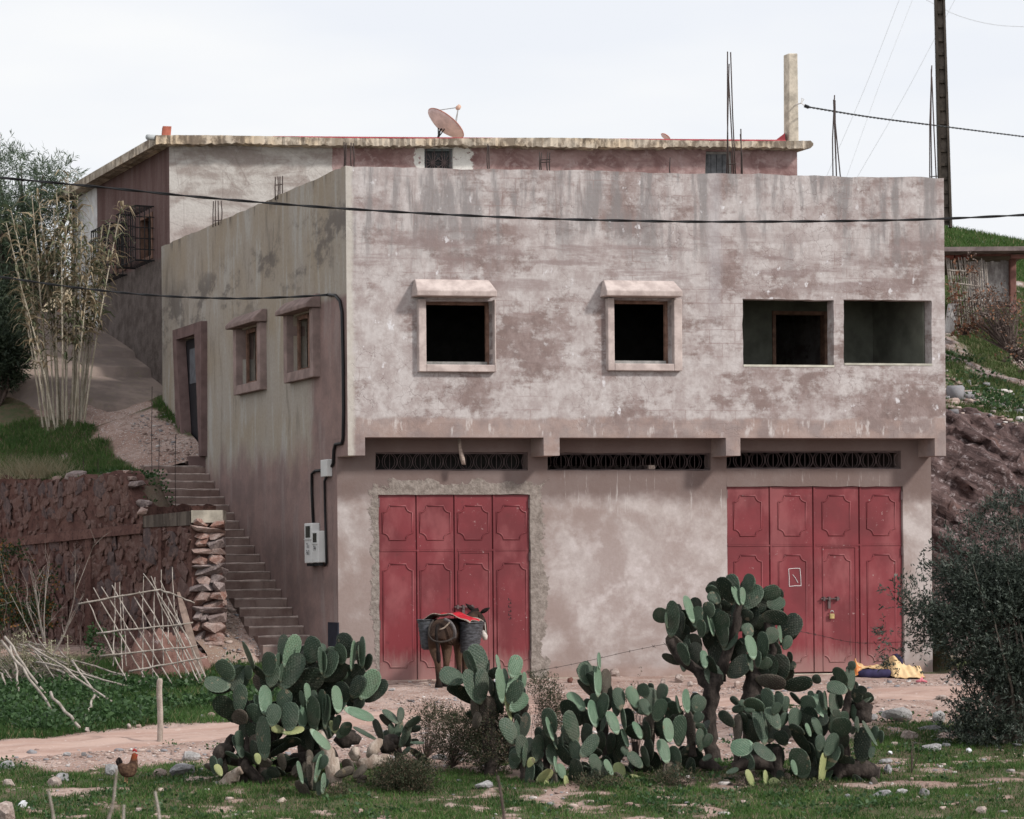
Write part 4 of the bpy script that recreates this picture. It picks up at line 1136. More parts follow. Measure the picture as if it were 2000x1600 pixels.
LX = A0x + SD.x * LV + PD.x * LW; LY = 40 + SD.y * LV + PD.y * LW
LZ = hill_left(LX, LY)
def path_d(X, Y):
    v, w = VW(X, Y)
    pc = np.interp(v, [6.5, 7.7, 9.0, 10.0, 11.0, 12.5, 18], [0.4, 0.5, 0.75, 0.80, 0.9, 0.8, 0.6])
    hw = np.interp(v, [6.5, 7.7, 9.0, 10.2, 11.3, 12.5, 18], [0.6, 0.75, 0.55, 0.55, 1.0, 1.5, 2.0])
    return np.abs(w - pc) / hw
pth = sstep(1.15, 0.8, path_d(LX, LY) + (fbm(LX * 2, LY * 2, 3) - 0.5) * 0.7)
lg = (1 - pth) * sstep(0.14, 0.3, fbm(LX * 1.1, LY * 1.1 + 4, 4))
lg = np.where((LV < 7.0), lg * 0.35, lg)
wl_ = sstep(1.15, 1.3, LW) * sstep(3.2, 3.7, LV) * sstep(7.4, 6.8, LV)
me = grid_mesh('hillside', LX[:, ::-1], LY[:, ::-1], LZ[:, ::-1], np.stack([lg, wl_, 1 - lg], -1)[:, ::-1])
tag(link('hillside', me, M['ground'], None, True), kind='structure')
# concrete ramp beside the back house
pv = np.arange(10.75, 19.5, 0.1); pf = np.linspace(0, 1, 14)
PV, PF = np.meshgrid(pv, pf, indexing='ij')
wob = (fbm(PV[:, :1] * 1.5, PV[:, :1] * 0, 3) - 0.5) * 0.5
PW = -0.9 + PF * (np.interp(PV, [10.75, 11.2, 12.4, 14, 19], [2.0, 2.25, 3.2, 3.6, 3.6]) + 0.0 + wob)
RXp = A0x + SD.x * PV + PD.x * PW; RYp = 40 + SD.y * PV + PD.y * PW
rmp = ramp_z(PV)
Rz = rmp + 0.04 * (fbm(RXp * 0.8, RYp * 0.8, 3) - 0.5)
Rz = Rz + 0.16 * sstep(13.15, 13.2, PV) + 0.10 * sstep(14.4, 14.45, PV)
Rz[0, :] -= 0.3; Rz[:, -1] -= 0.5
t = NT('ramp_concrete', 0.92, 0.12)
p_ = t.position(); n_ = t.noise(p_, 1.2, 8, 0.64); n2_ = t.noise(p_, 8, 6, 0.65)
c_ = t.mix(t.rng(n_, 0.36, 0.62), (0.30, 0.235, 0.205), (0.19, 0.15, 0.135))
c_ = t.mix(t.rng(n2_, 0.56, 0.7, 0, 0.6), c_, (0.20, 0.19, 0.10))
M['ramp'] = t.done(c_, t.bump(n2_, 0.4, 0.02))
tag(link('footpath', grid_mesh('footpath', RXp[:, ::-1], RYp[:, ::-1], Rz[:, ::-1]), M['ramp'], None, True), kind='structure')

# ------------------------------------------------------------------ right bank with the rock face
hx = np.arange(6.0, 18.0, 0.085); hy = np.arange(40.6, 63.5, 0.085)
HX, HYY = np.meshgrid(hx, hy)
HX = HX + 1.15 * sstep(44.5, 42.9, HYY) * np.clip((12 - HX) / 6, 0, 1)
HZ = hill_right(HX, HYY)
rock = sstep(41.4, 42.2, HYY + (fbm(HX * 0.8, HYY * 0.8, 3) - 0.5) * 1.2) * sstep(46.9, 46.2, HYY - 0.12 * (HX - 7) + (fbm(HX * 0.9 + 5, HYY * 0.9, 3) - 0.5) * 1.6)
lay = HZ * 3.4 + HX * 1.7
rid = 1 - np.abs(fbm(HX * 1.3 + 20, lay, 4) * 2 - 1)
rock = rock * sstep(41.2, 42.6, HYY)
HZ = HZ - 0.15 * sstep(41.4, 40.8, HYY)
HZ = HZ + rock * ((rid - 0.75) * 0.22 + (fbm(HX * 4, lay * 4, 4) - 0.5) * 0.32 + (fbm(HX * 12, lay * 9, 2) - 0.5) * 0.16) + (1 - rock) * (fbm(HX * 1.4, HYY * 1.4, 4) - 0.5) * 0.35 * sstep(41, 43, HYY)
HYd = HYY - rock * (fbm(HX * 2.0 + 3, lay * 1.4 + 8, 4) - 0.5) * 0.9
# scree and the worn paths across the grass
sc1 = sstep(0.30, 0.12, np.abs(HYY - 48.6 - 0.05 * (HX - 8) + (fbm(HX * 1.5, HYY * 1.5, 3) - 0.5) * 1.2) - 0.35)
pa = sstep(0.35, 0.22, np.abs(HYY - (52.4 - 0.9 * np.clip(HX - 9.2, -2, 3)) + (fbm(HX * 2, HYY, 2) - 0.5) * 0.3))
hg = np.clip((1 - rock) * (1 - pa) * (1 - 0.8 * sc1) * sstep(0.25, 0.42, fbm(HX * 1.2 + 9, HYY * 1.2, 4)), 0, 1)
def mat_bank():
    t = NT('rocky_bank', 0.93, 0.12)
    p = t.position(); (r, g, b), _ = t.attr()
    rr = t.n.new('ShaderNodeVectorRotate'); rr.rotation_type = 'Y_AXIS'; rr.inputs['Angle'].default_value = -0.5; t.l.new(p, rr.inputs['Vector'])
    n = t.noise(t.mul(rr.outputs[0], (0.7, 1, 4.5)), 1.6, 10, 0.70, 0.35); n2 = t.noise(p, 8, 8, 0.68); n3 = t.noise(p, 1.2, 5, 0.6)
    rk = t.mix(t.rng(n, 0.36, 0.62), (0.045, 0.029, 0.028), (0.145, 0.098, 0.094))
    rk = t.mix(t.rng(n2, 0.52, 0.70), rk, (0.36, 0.30, 0.30))
    rk = t.mix(t.rng(n3, 0.55, 0.7, 0, 0.6), rk, (0.17, 0.085, 0.065))
    dirt = t.mix(t.rng(n2, 0.4, 0.65), (0.30, 0.205, 0.175), (0.46, 0.40, 0.39))
    gc = t.mix(t.rng(n2, 0.35, 0.65), (0.052, 0.085, 0.026), (0.13, 0.12, 0.07))
    c = t.mix(r, dirt, gc)
    c = t.mix(g, c, rk)
    return t.done(c, t.bump(t.math('ADD', n2, n), 0.8, 0.06))
M['bank'] = mat_bank()
tag(link('rock_bank', grid_mesh('rock_bank', HX, HYd, HZ, np.stack([hg, rock, pa], -1)), M['bank'], None, False), kind='structure')

# ------------------------------------------------------------------ staircase
def mat_stair():
    t = NT('stair_concrete', 0.93, 0.1)
    p = t.position(tuple(A0), ANG_S)
    n = t.noise(p, 2.2, 8, 0.64); n2 = t.noise(t.mul(p, (1, 4, 1.2)), 3.0, 7, 0.66)
    c = t.mix(t.rng(n, 0.36, 0.64), (0.20, 0.135, 0.118), (0.30, 0.225, 0.20))
    c = t.mix(t.rng(n2, 0.55, 0.72, 0, 0.6), c, (0.11, 0.075, 0.065))
    return t.done(c, t.bump(n2, 0.4, 0.02))
M['stair'] = mat_stair()
M['nosing'] = simple('worn_lit_nosing', (0.40, 0.325, 0.295), 0.9, 0.1, 0.35, 6)  # worn step edges, paled further to paint in light along the treads
STAIR = thing('outdoor_staircase', A0 + SD * 4.5, 'worn concrete staircase climbing along the shaded side wall to a door', 'staircase')
rg = np.random.default_rng(8)
for k in range(-2, 22):
    z = STZ0 + STDZ * k; v = STV0 + STDV * k
    wd = 0.87 + 0.0135 * k + rg.normal(0, 0.02)
    m = MB(); lip = 0.02
    pts = []
    v1_ = v + STDV + (0.0 if k < 21 else 0.35)
    def SW(w, vq, zq):
        r = A0 + SD * vq + PD * w; return (r.x, r.y, zq)
    j = [rg.normal(0, 0.008) for _ in range(5)]
    nseg = 6
    for (vq, zq) in ((v, z - 0.6), (v1_ + 0.05 - 0.052, z - 0.6)):
        pass
    rows = []
    for s in range(nseg + 1):
        w = 0.006 + (wd - 0.006) * s / nseg
        a = rg.normal(0, 0.006); b = rg.normal(0, 0.004)
        rows.append([SW(w, v + a, z - 0.55), SW(w, v - 0.012 + a, z - 0.03), SW(w, v - 0.018 + a, z - 0.012 + b), SW(w, v + a, z + b), SW(w, v1_ - 0.003, z + b * 0.3), SW(w, v1_ - 0.003, z - 0.55)])
    for q0, q1 in zip(rows[:-1], rows[1:]):
        m.add(q0 + q1, [(i, 6 + i, 6 + (i + 1) % 6, (i + 1) % 6) for i in range(6)])
    m.add(rows[0], [tuple(range(6))]); m.add(rows[-1], [tuple(range(5, -1, -1))])
    o_ = m.build('step', [M['stair'], M['nosing']], STAIR)
    for k_, q_ in enumerate(o_.data.polygons):
        if k_ < nseg * 6 and k_ % 6 in (1, 2): q_.material_index = 1

# ------------------------------------------------------------------ retaining wall and its stone pier
from mathutils import noise as mnoise
import bmesh
def rock_mesh(name, seed, flat=1.0, n=15, box=0.0):
    r = np.random.default_rng(seed)
    bm = bmesh.new()
    for i in range(n):
        d = r.normal(size=3); d /= np.linalg.norm(d)
        if box: d = np.sign(d) * np.abs(d) ** (1 - box)
        d = d / max(1e-6, np.abs(d).max() ** box)
        bm.verts.new((d[0], d[1], d[2] * flat))
    bmesh.ops.convex_hull(bm, input=bm.verts)
    for vtx in [x for x in bm.verts if not x.link_faces]: bm.verts.remove(vtx)
    me = bpy.data.meshes.new(name); bm.to_mesh(me); bm.free()
    return me
ROCKS = [rock_mesh('stone', 100 + i, 1.0, 14 + i % 5, 0.35) for i in range(12)]
ANG = [rock_mesh('stone', 300 + i, 1.0, 15, 0.42) for i in range(10)]

def mat_stone(name, cols, light):
    t = NT(name, 0.92, 0.12)
    p = t.position(); r = t.rand()
    n = t.noise(p, 9, 8, 0.66); n2 = t.noise(p, 40, 4, 0.6)
    c = t.mix(t.rng(r, 0.25, 0.45), cols[0], cols[1])
    c = t.mix(t.rng(r, 0.62, 0.72), c, cols[2])
    c = t.mix(t.rng(n, 0.42, 0.66, 0, 0.7), c, light)
    c = t.mix(t.rng(n2, 0.35, 0.55, 0.35, 0), c, (0.05, 0.03, 0.028))
    return t.done(c, t.bump(t.math('ADD', n, n2), 0.6, 0.03))
M['wstone'] = mat_stone('wall_stone', ((0.105, 0.055, 0.048), (0.165, 0.095, 0.08), (0.105, 0.078, 0.078)), (0.22, 0.15, 0.135))
M['pstone'] = mat_stone('pier_stone', ((0.27, 0.145, 0.115), (0.34, 0.235, 0.205), (0.24, 0.19, 0.185)), (0.48, 0.39, 0.36))
t = NT('red_mortar', 0.95, 0.08)
p_ = t.position(); n_ = t.noise(p_, 2.2, 8, 0.65); n2_ = t.noise(p_, 13, 7, 0.66)
c_ = t.mix(t.rng(n_, 0.36, 0.64), (0.115, 0.060, 0.052), (0.165, 0.092, 0.078)); c_ = t.mix(t.rng(n2_, 0.5, 0.66, 0, 0.7), c_, (0.05, 0.03, 0.028))
M['mortar'] = t.done(c_, t.bump(n2_, 0.8, 0.05))

WALL = thing('stone_wall', WO + WDIR * 3 + Vector((0, 0, 0.3)), 'dark red rubble stone retaining wall below the grassy slope, ending in a pale stone pier', 'wall')
rgw = np.random.default_rng(77)
tops = np.interp(np.arange(0, 13, 0.1), np.arange(0, 13, 0.25), rgw.normal(0, 0.05, 52))
wt = lambda a: float(wall_top(a)) - 3.0 + float(np.interp(a, np.arange(0, 13, 0.1), tops)) * (1 if a > 1.7 else 0)
wall_mesh('mortar_core', WO, WDIR, WBK * 0.45, 0.0, 14.0, -0.3, 3.0, [], 0.16, 0.012, wt, [M['mortar']], WALL, (0, 0), 31, zcuts=())
m = MB()
def WP(t_, o, z):      # o: out of the face
    r = WO + WDIR * t_ - WBK * o
    return Vector((r.x, r.y, z))
m.hexa([WP(0.0, 0.03, 2.5), WP(0.0, -0.47, 2.5), WP(1.66, -0.47, 2.5), WP(1.66, 0.03, 2.5), WP(0, 0.03, 2.73), WP(0, -0.47, 2.74), WP(1.66, -0.47, 2.70), WP(1.66, 0.03, 2.69)])
t = NT('stained_beam', 0.93, 0.1); p_ = t.position(); n_ = t.noise(t.mul(p_, (5, 5, 0.7)), 1.4, 7, 0.66); f_ = t.noise(p_, 10, 6, 0.6)
c_ = t.mix(t.rng(n_, 0.38, 0.62), (0.075, 0.06, 0.052), (0.165, 0.135, 0.115)); c_ = t.mix(t.rng(f_, 0.58, 0.7, 0, 0.7), c_, (0.20, 0.155, 0.12))
m.build('capping_beam', t.done(c_, t.bump(f_, 0.5, 0.03)), WALL)
# buttress ribs of red mortar
for tq, wd, zt_ in ((0.95, 0.10, 2.45), (3.6, 0.22, 2.35)):
    m = MB(); m.hexa([WP(tq, 0.0, -0.2), WP(tq + wd, 0.0, -0.2), WP(tq + wd, 0.09, -0.2), WP(tq, 0.09, -0.2), WP(tq, 0.0, zt_), WP(tq + wd, 0.0, zt_), WP(tq + wd, 0.06, zt_), WP(tq, 0.06, zt_)])
    m.build('buttress', M['mortar'], WALL)
m = MB()
N_ = 40
for i in range(N_):
    ta, tb = 1.66 + (9 - 1.66) * i / N_, 1.66 + (9 - 1.66) * (i + 1) / N_
    z = 2.40 - 0.012 * i * 0.4
    m.hexa([WP(ta, 0.0, z), WP(tb, 0.0, z), WP(tb, 0.085, z), WP(ta, 0.085, z), WP(ta, 0.0, z + 0.17), WP(tb, 0.0, z + 0.17), WP(tb, 0.06, z + 0.16), WP(ta, 0.06, z + 0.16)])
m.build('ledge', M['mortar'], WALL)
cnt = 0
placed = []
zz = 0.45
while zz < 3.5:
    rowh = rgw.uniform(0.20, 0.30)
    tq = rgw.uniform(0, 0.15)
    while tq < 8.2:
        sw = rgw.uniform(0.26, 0.50)
        zc = zz + rgw.uniform(-0.03, 0.03); tc_ = tq + sw / 2
        if zc + rowh * 0.3 < wall_top(tc_) + 0.02 and not (2.36 < zc < 2.62) and not (0.9 < tc_ < 1.1) and not (3.55 < tc_ < 3.85) and cnt < 265 and rgw.random() < 0.93:
            o = bpy.data.objects.new('stone', ROCKS[rgw.integers(12)]); COL.objects.link(o)
            if not o.data.materials: o.data.materials.append(M['wstone'])
            o.parent = WALL
            loc = WP(tc_, 0.0, zc)
            R = Matrix(((WDIR.x, -WBK.x, 0), (WDIR.y, -WBK.y, 0), (0, 0, 1))).to_4x4()
            tw_ = Matrix.Rotation(rgw.normal(0, 0.5), 4, 'Y') @ Matrix.Rotation(rgw.normal(0, 0.12), 4, 'Z')
            o.matrix_basis = Matrix.Translation(loc - world_loc(WALL)) @ R @ tw_ @ Matrix.Diagonal((sw * rgw.uniform(0.46, 0.6), rgw.uniform(0.025, 0.052), rowh * rgw.uniform(0.5, 0.72), 1))
            cnt += 1
        tq += sw + rgw.uniform(0.0, 0.05)
    zz += rowh
# small chips wedged between the stones
def chips():
    rg = np.random.default_rng(5); V, F = [], []; off = 0
    for k in range(620):
        tq = rg.uniform(0.05, 8.3); z_ = rg.uniform(0.4, 3.4)
        if z_ > wall_top(tq) - 0.03: continue
        me_ = ROCKS[int(rg.integers(12))]; s_ = rg.uniform(0.03, 0.08)
        loc = WP(tq, 0.012, z_); a_ = rg.uniform(0, 6.28)
        R_ = Matrix(((WDIR.x, -WBK.x, 0), (WDIR.y, -WBK.y, 0), (0, 0, 1))) @ Matrix.Rotation(a_, 3, 'Y') @ Matrix.Diagonal((s_ * rg.uniform(0.8, 1.6), 0.035, s_))
        for q in me_.vertices: V.append(tuple(R_ @ q.co + loc))
        for q in me_.polygons: F.append(tuple(i + off for i in q.vertices))
        off = len(V)
    me_ = bpy.data.meshes.new('stone_chips'); me_.from_pydata(V, [], F)
    o_ = link('stone_chips', me_, M['wstone'], WALL); o_['kind'] = 'stuff'
chips()
# pier
pw = (PIER_R.x - PIER_L.x)
m = MB(); y0 = 41.26
m.box((WO.x + pw / 2 + 0.01, y0 + 0.22, 1.2), (pw * 0.44, 0, 0), (0, 0.22, 0), (0, 0, 1.4)); 
m.build('pier_core', M['mortar'], WALL)
cm = MB(); cm.box((WO.x + pw / 2 + 0.005, y0 + 0.16, 2.64), (pw * 0.50, 0, 0), (0, 0.27, 0), (0, 0, 0.10))
cp = cm.build('pier_cap', M['concrete'], WALL)
z = 0.28
ST2 = [me.copy() for me in ANG]
for me_ in ST2: me_.materials.append(M['pstone'])
while z < 2.5:
    hgt = rgw.uniform(0.075, 0.17)
    k = rgw.choice([1, 2, 2, 3]) if hgt > 0.13 else rgw.choice([1, 2])
    cuts_ = sorted([0, 1] + [c for c in rgw.uniform(0.3, 0.7, k - 1)])
    for a, b in zip(cuts_[:-1], cuts_[1:]):
        if b - a < 0.12: continue
        o = bpy.data.objects.new('stone', ST2[rgw.integers(10)]); COL.objects.link(o); o.parent = WALL
        cx_ = WO.x + 0.0 + pw * (a + b) / 2 + 0.01
        loc = Vector((cx_, y0 + rgw.uniform(0.0, 0.06), z + hgt / 2))
        o.matrix_basis = Matrix.Translation(loc - world_loc(WALL)) @ Matrix.Rotation(rgw.normal(0, 0.10), 4, 'Y') @ Matrix.Rotation(rgw.normal(0, 0.25), 4, 'Z') @ Matrix.Rotation(rgw.normal(0, 0.15), 4, 'X') @ Matrix.Diagonal((pw * (b - a) * 0.60, 0.21, hgt * 0.60, 1))
    z += hgt * rgw.uniform(0.88, 1.0)
# loose capping stones on the broken end and along the top
for (tq, dz, s) in ((2.0, 0.02, 0.2), (2.25, 0.05, 0.16), (1.8, 0.02, 0.2), (2.7, 0.02, 0.16), (3.4, 0.0, 0.14), (4.6, 0.03, 0.2), (5.3, 0, 0.13), (6.4, 0.02, 0.15), (1.72, 0.05, 0.24), (2.45, 0.0, 0.13)):
    o = bpy.data.objects.new('stone', ST2[rgw.integers(10)]); COL.objects.link(o); o.parent = WALL
    loc = WP(tq, -0.15, float(wall_top(tq)) + dz)
    o.matrix_basis = Matrix.Translation(loc - world_loc(WALL)) @ Matrix.Rotation(rgw.uniform(0, 6), 4, 'Z') @ Matrix.Rotation(rgw.normal(0, 0.3), 4, 'X') @ Matrix.Diagonal((s, s * 0.7, s * 0.36, 1))
# ------------------------------------------------------------------ leaves and twigs
def leaf_cloud(name, C, D, Ln, Wd, mat, parent=None, rg=RNG, var=1.0, fold=0.0):
    """one rhombic leaf per row of C (centres of leaf bases) along D, random roll; lengths and widths per leaf"""
    n = len(C)
    D = D / np.linalg.norm(D, axis=1, keepdims=True)
    R = rg.normal(size=(n, 3)); Sd = np.cross(D, R); Sd /= np.linalg.norm(Sd, axis=1, keepdims=True)
    N = np.cross(Sd, D)
    Ln = np.broadcast_to(Ln, (n,)) * rg.uniform(0.65, 1.25, n); Wd = np.broadcast_to(Wd, (n,)) * rg.uniform(0.7, 1.2, n)
    b = C; m = C + D * (Ln * 0.5)[:, None] + N * (Ln * 0.08)[:, None]
    l = m - Sd * (Wd * 0.5)[:, None]; r = m + Sd * (Wd * 0.5)[:, None]; t = C + D * Ln[:, None]
    V = np.stack([b, l, t, r], 1).reshape(-1, 3)
    F = np.arange(n * 4).reshape(n, 4)
    c = np.repeat(np.clip(0.5 + (rg.random((n, 3)) - 0.5) * var, 0, 1), 4, 0)
    return link(name, np_mesh(name, V, F, c), mat, parent)

def mat_leaf(name, a, b, dry=None, rough=0.6, spec=0.3, trans=0.25):
    t = NT(name, rough, spec)
    (r, g, bb), _ = t.attr()
    c = t.mix(r, a, b)
    if dry is not None: c = t.mix(t.rng(g, dry[1] - 0.02, dry[1] + 0.02), c, dry[0])
    if trans:
        tr = t.n.new('ShaderNodeBsdfTranslucent'); t.put(tr.inputs['Color'], c)
        ms = t.n.new('ShaderNodeMixShader'); ms.inputs[0].default_value = trans
        t.put(t.p.inputs['Base Color'], c)
        out = t.n['Material Output']
        t.l.new(t.p.outputs[0], ms.inputs[1]); t.l.new(tr.outputs[0], ms.inputs[2]); t.l.new(ms.outputs[0], out.inputs['Surface'])
        return t.mat
    return t.done(c)

def mat_bark(name, a, b, scale=8):
    t = NT(name, 0.92, 0.12)
    p = t.position(); n = t.noise(t.mul(p, (1, 1, 0.45)), scale, 8, 0.66); n2 = t.noise(p, scale * 5, 5, 0.6)
    c = t.mix(t.rng(n, 0.36, 0.64), a, b)
    return t.done(c, t.bump(t.math('ADD', n, n2), 0.7, 0.02))
M['bark'] = mat_bark('grey_bark', (0.10, 0.085, 0.072), (0.24, 0.20, 0.175))
M['twig'] = mat_bark('dry_twig', (0.21, 0.175, 0.15), (0.38, 0.335, 0.30))
M['darktwig'] = mat_bark('dark_twig', (0.075, 0.055, 0.05), (0.16, 0.12, 0.105))
M['cane'] = mat_bark('dry_cane', (0.34, 0.29, 0.22), (0.55, 0.49, 0.40), 10)
M['greycane'] = mat_bark('grey_cane', (0.25, 0.215, 0.185), (0.44, 0.39, 0.35), 10)

def sample_blobs(blobs, n, rg, hollow=0.35):
    """points spread through ellipsoids (centre, radii), more towards the skin"""
    vol = np.array([b[1][0] * b[1][1] * b[1][2] for b in blobs]); vol = vol / vol.sum()
    k = rg.choice(len(blobs), n, p=vol)
    d = rg.normal(size=(n, 3)); d /= np.linalg.norm(d, axis=1, keepdims=True)
    r = (hollow + (1 - hollow) * rg.random(n) ** 0.6)[:, None]
    c = np.array([tuple(blobs[i][0]) for i in k]); s = np.array([blobs[i][1] for i in k])
    return c + d * r * s, d

def twig_tubes(mb, root, tips, rg, r0, mid=0.5, sag=0.0, n=4):
    for tp in tips:
        a, b = Vector(root), Vector(tp)
        m1 = a.lerp(b, mid) + Vector(rg.normal(0, 0.06, 3)) * (b - a).length
        mb.tube([a, a.lerp(m1, 0.5), m1, m1.lerp(b, 0.6), b], [r0, r0 * 0.8, r0 * 0.55, r0 * 0.35, r0 * 0.12], n, cap=False)

def shrub(name, label, cat, base, blobs, nspray, per, Ln, Wd, mat, bark, seed, spread=0.16, up=0.3, r0=0.03, ntw=24, hollow=0.35, group=None, droop=0.0, trunkname='stem', crown='foliage'):
    rg = np.random.default_rng(seed)
    root = thing(name, base, label, cat, group)
    C, d = sample_blobs(blobs, nspray, rg, hollow)
    # uneven: drop sprays where a slow noise is low
    keep = (fbm(C[:, 0] * 2.1 + C[:, 1], C[:, 2] * 2.1 + 3, 3) + rg.normal(0, 0.05, len(C))) > 0.43
    C, d = C[keep], d[keep]
    dirs = d * 0.7 + rg.normal(0, 0.55, d.shape); dirs[:, 2] += up - droop
    dirs /= np.linalg.norm(dirs, axis=1, keepdims=True)
    k = per
    t = rg.random((len(C), k))
    P0 = C[:, None, :] + dirs[:, None, :] * (t * spread)[..., None] + rg.normal(0, 0.012, (len(C), k, 3))
    LD_ = dirs[:, None, :] * 0.9 + rg.normal(0, 0.6, (len(C), k, 3))
    leaf_cloud(crown, P0.reshape(-1, 3), LD_.reshape(-1, 3), Ln, Wd, mat, root, rg)
    m = MB()
    idx = rg.choice(len(C), min(ntw, len(C)), False)
    cen = np.mean([np.array(tuple(b[0])) for b in blobs], 0)
    twig_tubes(m, base, [C[i] for i in idx], rg, r0, 0.5)
    m.build(trunkname, bark, root)
    return root

def bl(px, py, Y, rx, ry, rz):       # blob from its picture centre and pixel radii
    s = Y / FPX
    return (at(px, py, Y), (rx * s, rz, ry * s))

# olive bush at the right edge
M['olive'] = mat_leaf('olive_leaf', (0.016, 0.026, 0.020), (0.085, 0.105, 0.082), None, 0.5, 0.35, 0.12)
OB = [bl(1905, 1120, 31.5, 105, 95, 0.7), bl(1960, 1060, 31.8, 75, 90, 0.6), bl(1830, 1165, 31.2, 70, 75, 0.5), bl(1960, 1230, 31.3, 110, 130, 0.75), bl(1865, 1265, 31.2, 75, 70, 0.5), bl(1775, 1195, 31, 62, 70, 0.35), bl(1770, 1270, 31, 50, 35, 0.3), bl(1880, 1440, 31.1, 45, 50, 0.35),
      bl(1790, 1215, 31, 50, 55, 0.35), bl(1965, 1370, 31.2, 85, 110, 0.6), bl(1930, 1450, 31.2, 60, 60, 0.45), bl(2030, 1150, 31.5, 120, 200, 0.8), bl(2040, 1400, 31.5, 110, 130, 0.7), bl(1760, 1170, 31, 25, 30, 0.2), bl(1745, 1240, 31, 28, 30, 0.2), bl(1790, 1275, 31, 40, 25, 0.25), bl(1985, 1000, 31.8, 30, 40, 0.3), bl(1905, 1380, 31.2, 50, 60, 0.4)]
ob = at(1985, 1520, 31.4); ob.z = zfoot(ob.x, ob.y) - 0.05
shrub('olive_bush', 'dense dark grey green olive bush at the right edge beside the red garage door', 'bush', ob, OB, 11500, 11, 0.060, 0.018, M['olive'], M['bark'], 41, 0.16, 0.35, 0.035, 90, 0.15, trunkname='trunk', crown='crown')

# tall wispy tree behind the reeds
M['wispy'] = mat_leaf('acacia_leaf', (0.042, 0.072, 0.042), (0.12, 0.16, 0.10), None, 0.55, 0.3, 0.3)
TB = [bl(60, 365, 58, 55, 50, 0.9), bl(105, 345, 58, 40, 35, 0.7), bl(10, 330, 58.5, 40, 45, 0.8), bl(40, 440, 58, 75, 60, 1.1), bl(110, 440, 58, 40, 45, 0.8), bl(10, 520, 58, 60, 80, 1.0), bl(150, 372, 58, 25, 14, 0.4), bl(-40, 420, 58, 60, 130, 1.2), bl(75, 515, 58, 45, 50, 0.8), bl(-10, 600, 57.5, 50, 70, 0.8), bl(130, 400, 58, 26, 22, 0.5), bl(0, 620, 56, 36, 60, 0.6), bl(140, 460, 58, 18, 25, .4)]
tb = at(25, 660, 58.0)
tb.z = float(hill_left(np.array([tb.x]), np.array([tb.y]))[0]) - 0.1
shrub('feathery_tree', 'feathery grey green tree rising behind the reed clump on the left slope', 'tree', tb, TB, 4300, 9, 0.18, 0.020, M['wispy'], M['darktwig'], 42, 0.34, 0.25, 0.10, 60, 0.2, droop=0.15, trunkname='trunk', crown='crown')
M['deepgreen'] = mat_leaf('dark_bush_leaf', (0.018, 0.03, 0.018), (0.05, 0.07, 0.04), None, 0.55, 0.3, 0.15)
DB = [bl(5, 690, 50.5, 50, 60, 0.6), bl(-30, 640, 51, 55, 80, 0.7), bl(30, 640, 52, 30, 40, 0.4), bl(10, 590, 53, 30, 50, 0.5)]
db = at(-5, 750, 50.5); db.z = float(hill_left(np.array([db.x]), np.array([db.y]))[0]) - 0.05
shrub('dark_bush', 'dark leafy bush at the left edge below the feathery tree', 'bush', db, DB, 3000, 10, 0.12, 0.03, M['deepgreen'], M['darktwig'], 43, 0.25, 0.2, 0.04, 30, 0.1)

